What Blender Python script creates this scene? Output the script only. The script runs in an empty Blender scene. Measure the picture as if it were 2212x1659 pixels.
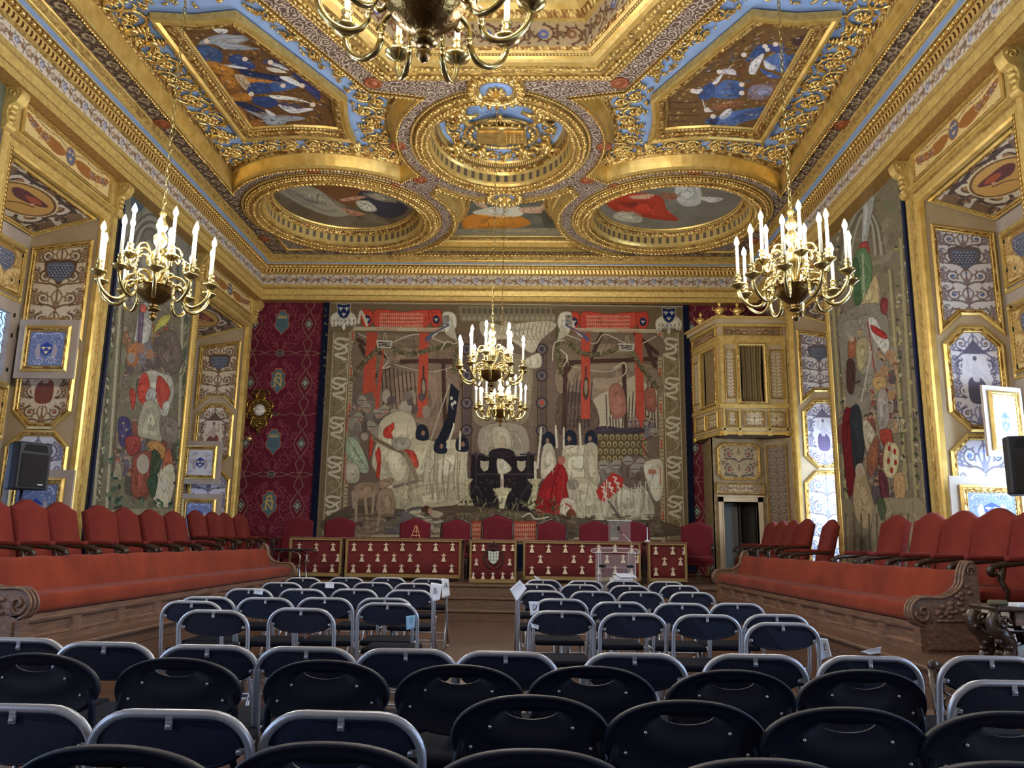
import bpy, bmesh, math, random
import numpy as np
from mathutils import Vector, Matrix
PI = math.pi
random.seed(7); RNG = np.random.default_rng(7)
SC = bpy.context.scene
COL = SC.collection

# ------------------------------------------------------------------ camera
W, H, F = 2212., 1659., 1722.
YAW, PITCH, ROLL = 0.0261, 0.19298, -0.01483
CAMZ = 1.235
def _rot():
    cy, sy, cp, sp, cr, sr = math.cos(YAW), math.sin(YAW), math.cos(PITCH), math.sin(PITCH), math.cos(ROLL), math.sin(ROLL)
    Rz = np.array([[cy, -sy, 0], [sy, cy, 0], [0, 0, 1]]); Rx = np.array([[1, 0, 0], [0, cp, -sp], [0, sp, cp]])
    Ry = np.array([[cr, 0, sr], [0, 1, 0], [-sr, 0, cr]]); return Rz @ Rx @ Ry
RM = _rot(); CAM = np.array([0, 0, CAMZ])
cd = bpy.data.cameras.new('camera'); cam = bpy.data.objects.new('camera', cd); COL.objects.link(cam)
cd.sensor_width = 36; cd.lens = F / W * 36; cd.clip_start = 0.05; cd.clip_end = 100
mm = Matrix.Identity(4)
for i in range(3):
    mm[i][0] = RM[i, 0]; mm[i][1] = RM[i, 2]; mm[i][2] = -RM[i, 1]; mm[i][3] = CAM[i]
cam.matrix_world = mm; SC.camera = cam
def at(ax, val, x, y):
    """point where the sight line through photo position x,y meets the plane axis=val"""
    r = RM @ np.array([(x - W / 2) / F, 1, (H / 2 - y) / F]); t = (val - CAM[ax]) / r[ax]; return CAM + t * r
def pr(X):
    v = RM.T @ (np.array(X, float) - CAM); return W / 2 + F * v[0] / v[1], H / 2 - F * v[2] / v[1]

# ------------------------------------------------------------------ light, world, exposure
SC.view_settings.view_transform = 'Standard'; SC.view_settings.look = 'None'
SC.view_settings.exposure = 1.45; SC.view_settings.gamma = 1.0
SC.view_settings.use_curve_mapping = False
wd = bpy.data.worlds.new('daylight'); SC.world = wd; wd.use_nodes = True
wb = wd.node_tree.nodes['Background']; wb.inputs[0].default_value = (0.55, 0.72, 1, 1); wb.inputs[1].default_value = 2.2
SC.cycles.use_denoising = True
SC.cycles.max_bounces = 7; SC.cycles.diffuse_bounces = 4; SC.cycles.glossy_bounces = 3
SC.cycles.transmission_bounces = 6; SC.cycles.transparent_max_bounces = 6
SC.cycles.sample_clamp_indirect = 4.0; SC.cycles.caustics_reflective = False; SC.cycles.caustics_refractive = False
XL, XR, YF, YB = -6.42, 5.25, 17.5, -3.6       # wall planes
AX = -0.55                                     # axis of the room
BAYS_L = [(14.55, 17.18), (8.87, 11.06), (3.0, 5.3), (-2.6, -0.3)]
BAYS_R = [(13.86, 15.82), (8.1, 10.3), (2.4, 4.6), (-3.2, -1.0)]
DL, DR = 1.05, 0.98
# ------------------------------------------------------------------ object helpers
def tag(o, label=None, cat=None, group=None, kind=None):
    if label: o['label'] = label
    if cat: o['category'] = cat
    if group: o['group'] = group
    if kind: o['kind'] = kind
    return o
def empty(name, loc=(0, 0, 0), rz=0.0):
    o = bpy.data.objects.new(name, None); COL.objects.link(o); o.location = loc; o.rotation_euler = (0, 0, rz)
    o.empty_display_size = 0.1; return o
class MB:
    """collects shapes and links them as one mesh"""
    def __init__(s): s.v = []; s.f = []; s.m = []; s.sm = []; s.uv = []
    def add(s, vs, fs, mi=0, smooth=False, uvs=None):
        b = len(s.v); s.v.extend([tuple(map(float, p)) for p in vs])
        for k, f in enumerate(fs):
            s.f.append([b + i for i in f]); s.m.append(mi if isinstance(mi, int) else mi[k]); s.sm.append(smooth)
            s.uv.extend(uvs[k] if uvs else [(0, 0)] * len(f))
        return s
    def box(s, c, d, mi=0, rz=0, rx=0, ry=0):
        M = Matrix.Rotation(rz, 3, 'Z') @ Matrix.Rotation(ry, 3, 'Y') @ Matrix.Rotation(rx, 3, 'X')
        vs = [Vector(c) + M @ Vector((sx * d[0] / 2, sy * d[1] / 2, sz * d[2] / 2)) for sx in (-1, 1) for sy in (-1, 1) for sz in (-1, 1)]
        return s.add(vs, [(0, 1, 3, 2), (4, 6, 7, 5), (0, 4, 5, 1), (2, 3, 7, 6), (0, 2, 6, 4), (1, 5, 7, 3)], mi)
    def bx(s, x0, x1, y0, y1, z0, z1, mi=0):
        return s.box(((x0 + x1) / 2, (y0 + y1) / 2, (z0 + z1) / 2), (abs(x1 - x0), abs(y1 - y0), abs(z1 - z0)), mi)
    def rbox(s, c, d, r=.02, mi=0, rz=0, rx=0, n=3):
        """box with rounded edges"""
        M = Matrix.Rotation(rz, 3, 'Z') @ Matrix.Rotation(rx, 3, 'X')
        r = min(r, min(d) / 2.01); vs = []; fs = []
        lev = []
        for k in range(n + 1): a = PI / 2 * k / n; lev.append((r * (1 - math.sin(a)) if False else r * (1 - math.sin(a)), -d[2] / 2 + r * (1 - math.cos(a))))
        prof = [(r, -d[2] / 2)] + [(r - r * math.sin(PI / 2 * k / n), -d[2] / 2 + r - r * math.cos(PI / 2 * k / n)) for k in range(1, n + 1)]
        prof = prof + [(i, -z) for i, z in reversed(prof)]
        ring = []
        for inset, z in prof:
            rr = max(r - inset, 0.0001); hx, hy = d[0] / 2 - r, d[1] / 2 - r; row = []
            for q, (sx, sy) in enumerate(((1, 1), (-1, 1), (-1, -1), (1, -1))):
                for k in range(n + 1):
                    a = PI / 2 * (q + k / n); row.append(Vector((sx * hx + rr * math.cos(a), sy * hy + rr * math.sin(a), z)))
            ring.append(row)
        N = len(ring[0])
        for row in ring: vs += [Vector(c) + M @ p for p in row]
        for i in range(len(ring) - 1):
            for j in range(N): fs.append((i * N + j, i * N + (j + 1) % N, (i + 1) * N + (j + 1) % N, (i + 1) * N + j))
        fs.append(tuple(range(N))[::-1]); fs.append(tuple((len(ring) - 1) * N + j for j in range(N)))
        return s.add(vs, fs, mi, True)
    def tube(s, pts, r, n=8, closed=False, mi=0, caps=True, flat=None):
        P = [Vector(p) for p in pts]; N = len(P); rr = r if hasattr(r, '__len__') else [r] * N; vs = []; prev = None
        for i in range(N):
            if closed: t = P[(i + 1) % N] - P[i - 1]
            else: t = P[min(i + 1, N - 1)] - P[max(i - 1, 0)]
            t.normalize()
            if prev is None:
                a = Vector((0, 0, 1)) if abs(t.z) < .9 else Vector((1, 0, 0)); u = t.cross(a).normalized()
            else:
                u = prev - t * prev.dot(t); u.normalize()
            prev = u; w = t.cross(u)
            for k in range(n):
                a = 2 * PI * k / n; q = u * math.cos(a) * rr[i] + w * math.sin(a) * rr[i]
                if flat is not None: q = Vector((q.x, q.y, q.z * flat))
                vs.append(P[i] + q)
        fs = []
        for i in range(N if closed else N - 1):
            j = (i + 1) % N
            for k in range(n): fs.append((i * n + k, i * n + (k + 1) % n, j * n + (k + 1) % n, j * n + k))
        if not closed and caps: fs.append(tuple(range(n))[::-1]); fs.append(tuple((N - 1) * n + k for k in range(n)))
        return s.add(vs, fs, mi, True)
    def loft(s, rings, mi=0):
        n = len(rings[0]); s.add([p for R_ in rings for p in R_], [(r * n + i, r * n + (i + 1) % n, (r + 1) * n + (i + 1) % n, (r + 1) * n + i) for r in range(len(rings) - 1) for i in range(n)], mi, True)
        s.add(rings[0], [tuple(range(n))], mi); return s.add(rings[-1], [tuple(range(n))[::-1]], mi)
    def lathe(s, prof, c=(0, 0, 0), n=16, mi=0, axis='Z', flute=0, fn=0):
        vs = []; fs = []
        for r, z in prof:
            for k in range(n):
                a = 2 * PI * k / n; q = r * (1 + flute * math.cos(a * fn)) if fn else r
                if axis == 'Z': vs.append((c[0] + q * math.cos(a), c[1] + q * math.sin(a), c[2] + z))
                elif axis == 'Y': vs.append((c[0] + q * math.cos(a), c[1] + z, c[2] + q * math.sin(a)))
                else: vs.append((c[0] + z, c[1] + q * math.cos(a), c[2] + q * math.sin(a)))
        for i in range(len(prof) - 1):
            for k in range(n): fs.append((i * n + k, i * n + (k + 1) % n, (i + 1) * n + (k + 1) % n, (i + 1) * n + k))
        fs.append(tuple(range(n))[::-1]); fs.append(tuple((len(prof) - 1) * n + k for k in range(n)))
        return s.add(vs, fs, mi, True)
    def ell(s, c, r, n=8, mi=0, rz=0):
        M = Matrix.Rotation(rz, 3, 'Z'); vs = []; fs = []; m = max(4, n // 2)
        for i in range(m + 1):
            t = PI * i / m
            for k in range(n):
                a = 2 * PI * k / n; vs.append(Vector(c) + M @ Vector((r[0] * math.sin(t) * math.cos(a), r[1] * math.sin(t) * math.sin(a), r[2] * math.cos(t))))
        for i in range(m):
            for k in range(n): fs.append((i * n + k, (i + 1) * n + k, (i + 1) * n + (k + 1) % n, i * n + (k + 1) % n))
        return s.add(vs, fs, mi, True)
    def prism(s, pts, fn, t0, t1, mi=0):
        """2D outline pts; fn(a,b,t) -> 3D; thickness t0..t1"""
        n = len(pts); vs = [fn(a, b, t0) for a, b in pts] + [fn(a, b, t1) for a, b in pts]
        fs = [tuple(range(n)), tuple(range(2 * n - 1, n - 1, -1))] + [(i, i + n, (i + 1) % n + n, (i + 1) % n) for i in range(n)]
        return s.add(vs, fs, mi)
    def build(s, name, mats, parent=None):
        me = bpy.data.meshes.new(name); me.from_pydata(s.v, [], s.f)
        mats = mats if isinstance(mats, (list, tuple)) else [mats]
        for m in mats: me.materials.append(m)
        me.polygons.foreach_set('material_index', s.m); me.polygons.foreach_set('use_smooth', s.sm)
        uv = me.uv_layers.new(name='UVMap'); uv.data.foreach_set('uv', np.array(s.uv, 'f').ravel())
        me.update(); o = bpy.data.objects.new(name, me); COL.objects.link(o)
        if parent: o.parent = parent
        return o
def copy_tree(o, parent=None):
    c = o.copy(); COL.objects.link(c); c.parent = parent
    for ch in list(o.children): copy_tree(ch, c)
    return c
def arc(cx, cy, rx, ry, a0, a1, n): return [(cx + rx * math.cos(a0 + (a1 - a0) * i / n), cy + ry * math.sin(a0 + (a1 - a0) * i / n)) for i in range(n + 1)]
def smooth(pts, n=6, closed=False):
    P = [np.array(p, float) for p in pts]; N = len(P); out = []
    for i in range(N if closed else N - 1):
        g = (lambda k: P[k % N]) if closed else (lambda k: P[min(max(k, 0), N - 1)])
        a, b, c, d = g(i - 1), g(i), g(i + 1), g(i + 2)
        for k in range(n):
            t = k / n; out.append(tuple(.5 * (2 * b + (c - a) * t + (2 * a - 5 * b + 4 * c - d) * t * t + (3 * b - a - 3 * c + d) * t ** 3)))
    if not closed: out.append(tuple(P[-1]))
    return out
def area2(p): return sum(p[i][0] * p[(i + 1) % len(p)][1] - p[(i + 1) % len(p)][0] * p[i][1] for i in range(len(p))) / 2
def offset(path, d, closed=True):
    """inset a CCW outline (d>0 goes inwards / to the left)"""
    n = len(path); out = []
    for i in range(n):
        p = np.array(path[i], float)
        a = np.array(path[i - 1], float) if (closed or i > 0) else None; b = np.array(path[(i + 1) % n], float) if (closed or i < n - 1) else None
        ns = []
        for u, v in ((a, p), (p, b)):
            if u is None or v is None: continue
            e = v - u; L = np.hypot(*e)
            if L > 1e-9: ns.append(np.array([-e[1], e[0]]) / L)
        if len(ns) == 2:
            m = ns[0] + ns[1]; L = np.hypot(*m); m = m / (L + 1e-9); k = max(m @ ns[0], .35); m = m / k
        else: m = ns[0]
        out.append(tuple(p + m * d))
    return out
def sweep(mb, path, prof, mats, closed=True, frame=None, smooth_from=None):
    """path: 2D outline (CCW = inset inwards). prof [(inset, height)], mats per profile segment. frame(a,b,h)->3D"""
    frame = frame or (lambda a, b, h: (a, b, h)); rows = [offset(path, d, closed) for d, z in prof]; n = len(path)
    us = [0]
    for i in range(n): us.append(us[-1] + math.dist(path[i], path[(i + 1) % n]))
    vv = [0]
    for k in range(len(prof) - 1): vv.append(vv[-1] + math.dist(prof[k], prof[k + 1]))
    vs = [frame(p[0], p[1], prof[k][1]) for k in range(len(prof)) for p in rows[k]]; fs = []; ms = []; uvs = []
    for k in range(len(prof) - 1):
        for i in range(n if closed else n - 1):
            j = (i + 1) % n; fs.append((k * n + i, k * n + j, (k + 1) * n + j, (k + 1) * n + i)); ms.append(mats[k])
            v0, v1 = 0., 1.
            uvs.append([(us[i], v0), (us[i + 1], v0), (us[i + 1], v1), (us[i], v1)])
    mb.add(vs, fs, ms, False, uvs); return mb

# ------------------------------------------------------------------ materials
def newmat(name):
    m = bpy.data.materials.new(name); m.use_nodes = True; return m, m.node_tree, m.node_tree.nodes['Principled BSDF']
def srgb(c): return tuple((x / 255 / 12.92 if x / 255 <= .04045 else ((x / 255 + .055) / 1.055) ** 2.4) for x in c)
def mat(name, rgb, rough=.5, metal=0., bump=None, var=None, **kw):
    """plain procedural surface; bump=(scale,strength[,stretch]), var=(rgb2, scale, stretch) noise mix of a second colour"""
    m, t, b = newmat(name); N, L = t.nodes, t.links
    b.inputs['Base Color'].default_value = (*srgb(rgb), 1); b.inputs['Roughness'].default_value = rough; b.inputs['Metallic'].default_value = metal
    for k, v in kw.items(): b.inputs[k.replace('_', ' ')].default_value = v
    def co(st):
        tc = N.new('ShaderNodeTexCoord'); mp = N.new('ShaderNodeMapping'); L.new(tc.outputs['Object'], mp.inputs[0]); mp.inputs['Scale'].default_value = st; return mp.outputs[0]
    if var:
        n = N.new('ShaderNodeTexNoise'); n.inputs['Scale'].default_value = var[1]; n.inputs['Detail'].default_value = 5
        L.new(co(var[2] if len(var) > 2 else (1, 1, 1)), n.inputs['Vector'])
        r = N.new('ShaderNodeValToRGB'); r.color_ramp.elements[0].position = .35; r.color_ramp.elements[1].position = .68
        r.color_ramp.elements[0].color = (*srgb(rgb), 1); r.color_ramp.elements[1].color = (*srgb(var[0]), 1)
        L.new(n.outputs[0], r.inputs[0]); L.new(r.outputs[0], b.inputs['Base Color'])
    if bump:
        n = N.new('ShaderNodeTexNoise'); n.inputs['Scale'].default_value = bump[0]; n.inputs['Detail'].default_value = 4
        L.new(co(bump[2] if len(bump) > 2 else (1, 1, 1)), n.inputs['Vector'])
        q = N.new('ShaderNodeBump'); q.inputs['Strength'].default_value = bump[1]; q.inputs['Distance'].default_value = .02
        L.new(n.outputs[0], q.inputs['Height']); L.new(q.outputs[0], b.inputs['Normal'])
    return m
GOLD, GDARK = (230, 199, 122), (141, 99, 47)
def goldrun(name, kind, pitch, strength=1., dist=.02, light=GOLD, dark=GDARK, metal=.65, rough=.38):
    """gilded moulding carved along its run: bead / egg / leaf / rope / dentil, driven by the run length in UV"""
    m, t, b = newmat(name); N, L = t.nodes, t.links
    uv = N.new('ShaderNodeUVMap'); sp = N.new('ShaderNodeSeparateXYZ'); L.new(uv.outputs[0], sp.inputs[0])
    def M(op, a, c=None):
        q = N.new('ShaderNodeMath'); q.operation = op
        for i, x in enumerate((a, c)):
            if x is None: continue
            if isinstance(x, (int, float)): q.inputs[i].default_value = x
            else: L.new(x, q.inputs[i])
        return q.outputs[0]
    u, v = sp.outputs[0], sp.outputs[1]
    vs = M('SINE', M('MULTIPLY', v, PI))
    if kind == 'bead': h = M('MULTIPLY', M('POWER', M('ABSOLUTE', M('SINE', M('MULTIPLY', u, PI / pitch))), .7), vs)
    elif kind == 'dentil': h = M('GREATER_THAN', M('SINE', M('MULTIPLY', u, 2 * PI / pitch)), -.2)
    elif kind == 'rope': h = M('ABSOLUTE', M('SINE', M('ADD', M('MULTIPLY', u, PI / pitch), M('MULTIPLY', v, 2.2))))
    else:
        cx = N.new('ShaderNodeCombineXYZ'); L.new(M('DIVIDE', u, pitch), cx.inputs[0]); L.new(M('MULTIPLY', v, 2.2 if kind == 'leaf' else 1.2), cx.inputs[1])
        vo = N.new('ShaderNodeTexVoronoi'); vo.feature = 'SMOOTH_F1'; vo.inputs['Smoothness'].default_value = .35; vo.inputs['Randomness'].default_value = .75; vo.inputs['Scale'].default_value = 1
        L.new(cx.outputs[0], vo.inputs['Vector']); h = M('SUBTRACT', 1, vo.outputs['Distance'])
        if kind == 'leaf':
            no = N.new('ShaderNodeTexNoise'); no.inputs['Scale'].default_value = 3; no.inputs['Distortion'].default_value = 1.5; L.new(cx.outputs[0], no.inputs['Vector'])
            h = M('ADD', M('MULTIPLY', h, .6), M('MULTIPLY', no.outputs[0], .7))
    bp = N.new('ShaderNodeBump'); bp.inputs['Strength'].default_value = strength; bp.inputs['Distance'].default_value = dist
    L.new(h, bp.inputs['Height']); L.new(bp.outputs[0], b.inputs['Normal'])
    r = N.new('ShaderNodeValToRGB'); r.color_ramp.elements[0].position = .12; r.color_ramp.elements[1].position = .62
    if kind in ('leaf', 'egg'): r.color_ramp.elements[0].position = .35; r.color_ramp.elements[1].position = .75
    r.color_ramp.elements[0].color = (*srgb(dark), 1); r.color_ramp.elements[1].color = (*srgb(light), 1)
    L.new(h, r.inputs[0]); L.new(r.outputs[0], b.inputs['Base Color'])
    b.inputs['Metallic'].default_value = metal; b.inputs['Roughness'].default_value = rough
    return m
def attrmat(name, rough=.85, metal=0., spec=.3, bump=0, bscale=300):
    m, t, b = newmat(name); a = t.nodes.new('ShaderNodeAttribute'); a.attribute_name = 'paint'; t.links.new(a.outputs['Color'], b.inputs['Base Color'])
    b.inputs['Roughness'].default_value = rough; b.inputs['Metallic'].default_value = metal; b.inputs['Specular IOR Level'].default_value = spec
    if bump:
        tc = t.nodes.new('ShaderNodeTexCoord'); n = t.nodes.new('ShaderNodeTexNoise'); n.inputs['Scale'].default_value = bscale; t.links.new(tc.outputs['Object'], n.inputs['Vector'])
        q = t.nodes.new('ShaderNodeBump'); q.inputs['Strength'].default_value = bump; q.inputs['Distance'].default_value = .005
        t.links.new(n.outputs[0], q.inputs['Height']); t.links.new(q.outputs[0], b.inputs['Normal'])
    return m
M = {}
M['gold'] = mat('gilding', GOLD, .36, .65, bump=(9, .15), var=((200, 164, 84), 5))
M['goldflat'] = mat('worn_gilding', (210, 184, 112), .45, .4, bump=(30, .2), var=((184, 152, 84), 14))
M['goldbrown'] = mat('brown_gilding', (180, 144, 82), .45, .4, bump=(25, .3), var=((148, 110, 58), 20))
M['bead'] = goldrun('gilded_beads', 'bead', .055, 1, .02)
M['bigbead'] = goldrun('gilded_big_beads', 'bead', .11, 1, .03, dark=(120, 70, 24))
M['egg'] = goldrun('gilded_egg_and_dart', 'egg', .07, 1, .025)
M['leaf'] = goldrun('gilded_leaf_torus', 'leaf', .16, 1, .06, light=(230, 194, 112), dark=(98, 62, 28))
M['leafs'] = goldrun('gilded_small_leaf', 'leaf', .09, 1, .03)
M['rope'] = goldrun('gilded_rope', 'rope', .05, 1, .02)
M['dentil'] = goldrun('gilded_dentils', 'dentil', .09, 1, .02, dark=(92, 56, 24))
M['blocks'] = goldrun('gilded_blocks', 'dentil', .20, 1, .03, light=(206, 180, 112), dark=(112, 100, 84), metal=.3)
M['blue'] = mat('blue_ground', (150, 178, 226), .7, 0, var=((134, 164, 214), 3))
M['relief'] = mat('gilded_relief', (242, 212, 136), .24, .8, var=((210, 166, 92), 8))
M['paint'] = attrmat('painted_surface', .8)
M['paintg'] = attrmat('painted_panel', .55, spec=.4)
M['textile'] = attrmat('woven_wool', .95, spec=.05, bump=.4, bscale=180)
M['wall'] = mat('painted_boiserie', (178, 156, 124), .6, 0, var=((164, 142, 108), 3))
M['pale'] = mat('pale_boiserie', (170, 156, 144), .6, 0, var=((158, 144, 130), 4))
M['oak'] = mat('oak_boiserie', (104, 76, 58), .5, 0, bump=(18, .25, (1, 8, 1)), var=((78, 55, 42), 7, (1, 7, 7)))
M['oakl'] = mat('bench_oak', (122, 90, 70), .5, 0, bump=(20, .25, (1, .3, 3)), var=((88, 62, 48), 9, (3, .4, 3)))
M['darkwood'] = mat('dark_carved_wood', (56, 39, 30), .35, 0, bump=(14, .5), var=((44, 28, 20), 9))
M['velvet'] = mat('orange_velvet', (128, 53, 33), .95, 0, bump=(6, .2), var=((106, 41, 28), 2.2), Sheen_Weight=.06, Specular_IOR_Level=.1)
M['velvet_red'] = mat('red_velvet', (114, 47, 38), .95, 0, bump=(8, .15), var=((96, 33, 31), 2.5), Sheen_Weight=.03, Specular_IOR_Level=.1)
M['velvet_dark'] = mat('crimson_velvet', (96, 32, 42), .95, 0, var=((86, 27, 36), 2.5), Sheen_Weight=.05, Specular_IOR_Level=.1)
M['navy'] = mat('navy_cloth', (24, 30, 62), .9)
M['black'] = mat('black_void', (12, 12, 14), .9)
M['chairpad'] = mat('black_vinyl_pad', (15, 21, 42), .6, 0, bump=(260, .12), Specular_IOR_Level=.35)
M['seatpad'] = mat('seat_fabric', (15, 17, 27), .9, 0, bump=(260, .2), Specular_IOR_Level=.1)
M['plastic'] = mat('black_moulded_plastic', (10, 14, 30), .58, 0, bump=(160, .05), Specular_IOR_Level=.22)
M['silver'] = mat('silver_painted_tube', (168, 170, 178), .38, .55)
M['chrome'] = mat('chrome', (210, 212, 216), .15, 1)
M['steel'] = mat('steel_rivet', (190, 192, 196), .3, .9)
M['paper'] = mat('white_paper', (216, 220, 232), .8)
M['ink'] = mat('black_ink', (30, 30, 40), .8)
M['brass'] = mat('polished_brass', (204, 186, 124), .2, .95, var=((164, 144, 88), 20))
M['ormolu'] = mat('ormolu', (190, 156, 84), .25, .95, var=((110, 84, 40), 24))
M['brassd'] = mat('tarnished_brass', (128, 102, 60), .26, .95, bump=(60, .2))
M['candle'] = mat('candle_sleeve', (236, 222, 184), .5, 0, Subsurface_Weight=0.0)
M['speaker'] = mat('speaker_shell', (18, 20, 30), .55, 0, bump=(300, .2))
M['grille'] = mat('speaker_grille', (14, 14, 18), .6, 0, bump=(400, .6))
M['curtain'] = mat('olive_curtain', (116, 96, 62), .95)
M['clothred'] = mat('red_table_cloth', (106, 33, 34), .9, 0, bump=(40, .1), var=((92, 27, 29), 2))
M['fringe'] = mat('gold_fringe', (156, 132, 84), .8, .1, bump=(120, .6, (6, 1, 1)))
M['silverthread'] = mat('silver_thread', (206, 190, 168), .45, .4)
def emit(name, rgb, s):
    m, t, b = newmat(name); b.inputs['Base Color'].default_value = (*rgb, 1); b.inputs['Emission Color'].default_value = (*rgb, 1); b.inputs['Emission Strength'].default_value = s; return m
M['bulb'] = emit('lit_bulb', (1, .93, .82), 330)
M['glassday'] = emit('window_glass_daylight', (.40, .58, 1), .42); M['glassbright'] = emit('window_glass_bright', (.55, .74, 1), 9); M['glassnear'] = emit('window_glass_sky', (.45, .66, 1), 11)
def glassmat(name, tint=(1, 1, 1), alpha=.12, rough=.03):
    m, t, b = newmat(name); b.inputs['Base Color'].default_value = (*tint, 1); b.inputs['Roughness'].default_value = rough
    b.inputs['Alpha'].default_value = alpha; b.inputs['Specular IOR Level'].default_value = 1.0; return m
M['plexi'] = glassmat('clear_acrylic', (.85, .9, 1), .07)
# ------------------------------------------------------------------ painter: patterns woven or painted into flat surfaces
class Cv:
    """drawing board in arbitrary drawing units; x0,y0 = origin, s = cells per unit"""
    def __init__(s, x0, y0, x1, y1, res, col):
        s.x0, s.y0, s.s = x0, y0, res; s.w, s.h = int((x1 - x0) * res) + 1, int((y1 - y0) * res) + 1
        s.a = np.empty((s.h, s.w, 3), 'f'); s.a[:] = col
    def _box(s, xs, ys, pad=0):
        i0 = max(0, int((min(xs) - pad - s.x0) * s.s)); i1 = min(s.w, int((max(xs) + pad - s.x0) * s.s) + 2)
        j0 = max(0, int((min(ys) - pad - s.y0) * s.s)); j1 = min(s.h, int((max(ys) + pad - s.y0) * s.s) + 2)
        if i1 <= i0 or j1 <= j0: return None
        X, Y = np.meshgrid((np.arange(i0, i1)) / s.s + s.x0, (np.arange(j0, j1)) / s.s + s.y0); return slice(j0, j1), slice(i0, i1), X, Y
    def poly(s, pts, col, k=1.):
        b = s._box([p[0] for p in pts], [p[1] for p in pts])
        if b is None: return s
        J, I, X, Y = b; ins = np.zeros(X.shape, bool); n = len(pts)
        for i in range(n):
            (xa, ya), (xb, yb) = pts[i], pts[(i + 1) % n]
            if ya == yb: continue
            ins ^= ((ya > Y) != (yb > Y)) & (X < (xb - xa) * (Y - ya) / (yb - ya) + xa)
        A = s.a[J, I]; A[ins] = A[ins] * (1 - k) + np.array(col, 'f') * k; return s
    def rect(s, x0, y0, x1, y1, col, k=1.): return s.poly([(x0, y0), (x1, y0), (x1, y1), (x0, y1)], col, k)
    def blob(s, pts, col, k=1.): return s.poly(smooth(pts, 5, True), col, k)
    def ell(s, cx, cy, rx, ry, col, k=1., rot=0.):
        R = max(rx, ry); b = s._box((cx - R, cx + R), (cy - R, cy + R))
        if b is None: return s
        J, I, X, Y = b; c, q = math.cos(rot), math.sin(rot); u = (X - cx) * c + (Y - cy) * q; v = -(X - cx) * q + (Y - cy) * c
        ins = (u / rx) ** 2 + (v / ry) ** 2 < 1; A = s.a[J, I]; A[ins] = A[ins] * (1 - k) + np.array(col, 'f') * k; return s
    def ring(s, cx, cy, rx, ry, w, col):
        for t in arc(cx, cy, rx, ry, 0, 2 * PI, 28)[:-1]: pass
        return s.line(arc(cx, cy, rx, ry, 0, 2 * PI, 28), w, col)
    def line(s, pts, w, col, w2=None, k=1.):
        n = len(pts) - 1
        for i in range(n):
            (xa, ya), (xb, yb) = pts[i], pts[i + 1]; ww = w if w2 is None else w + (w2 - w) * i / max(n - 1, 1)
            b = s._box((xa, xb), (ya, yb), ww)
            if b is None: continue
            J, I, X, Y = b; dx, dy = xb - xa, yb - ya; L = dx * dx + dy * dy + 1e-12
            t = np.clip(((X - xa) * dx + (Y - ya) * dy) / L, 0, 1); ins = (X - xa - t * dx) ** 2 + (Y - ya - t * dy) ** 2 < ww * ww / 4
            A = s.a[J, I]; A[ins] = A[ins] * (1 - k) + np.array(col, 'f') * k
        return s
    def curve(s, pts, w, col, w2=None): return s.line(smooth(pts, 6), w, col, w2)
    def scroll(s, cx, cy, r, a0, turn, w, col, leaf=None, core=None, turns=1.6):
        """spiral leaf scroll, outside radius r"""
        pts = []; n = int(22 * turns)
        for i in range(n + 1):
            t = i / n; q = r * (1 - .86 * t); a = a0 + turn * 2 * PI * turns * t; pts.append((cx + q * math.cos(a), cy + q * math.sin(a)))
        s.line(pts, w, col, w * .55)
        if leaf is not None:
            for i in range(0, int(n * .62), 3):
                t = i / n; q = r * (1 - .86 * t); a = a0 + turn * 2 * PI * turns * t; L = r * .34
                p = (cx + q * math.cos(a), cy + q * math.sin(a)); e = (p[0] + L * math.cos(a + turn * .6), p[1] + L * math.sin(a + turn * .6))
                s.line([p, e], w * .9, leaf, w * .2)
        if core is not None: s.ell(cx, cy, r * .26, r * .26, core)
        return s
    def fleur(s, cx, cy, h, col):
        w = h * .5
        s.poly([(cx, cy - h / 2), (cx + w * .22, cy - h * .1), (cx + w * .1, cy + h / 2), (cx - w * .1, cy + h / 2), (cx - w * .22, cy - h * .1)], col)
        s.line([(cx - w * .8, cy - h * .05), (cx - w * .62, cy - h * .22), (cx - w * .35, cy), (cx, cy + h * .18)], h * .13, col); s.line([(cx + w * .8, cy - h * .05), (cx + w * .62, cy - h * .22), (cx + w * .35, cy), (cx, cy + h * .18)], h * .13, col)
        return s.line([(cx - w * .5, cy + h * .18), (cx + w * .5, cy + h * .18)], h * .09, col)
    def shield(s, cx, cy, w, h, col, edge=None):
        p = [(cx - w / 2, cy - h / 2), (cx, cy - h * .42), (cx + w / 2, cy - h / 2), (cx + w * .46, cy + h * .1), (cx + w * .28, cy + h * .36), (cx, cy + h / 2), (cx - w * .28, cy + h * .36), (cx - w * .46, cy + h * .1)]
        s.poly(p, col)
        if edge is not None: s.line(p + p[:1], w * .06, edge)
        return s
    def grain(s, amt=.06, cell=1, streak=False):
        n = RNG.normal(0, 1, (s.h // cell + 1, s.w // cell + 1 if not streak else 1)); n = np.repeat(n, cell, 0)[:s.h]
        n = np.repeat(n, cell if not streak else s.w, 1)[:, :s.w]; s.a *= (1 + amt * n)[..., None]; return s
    def blotch(s, cols, n, r, k=.5, box=None):
        x0, y0, x1, y1 = box or (s.x0, s.y0, s.x0 + s.w / s.s, s.y0 + s.h / s.s)
        for i in range(n):
            q = r * random.uniform(.4, 1.3); s.ell(random.uniform(x0, x1), random.uniform(y0, y1), q, q * random.uniform(.3, 1), random.choice(cols), k, random.uniform(0, PI))
        return s
    def mirror_x(s): s.a[:, s.w // 2:] = s.a[:, :s.w - s.w // 2][:, ::-1]; return s
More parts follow.
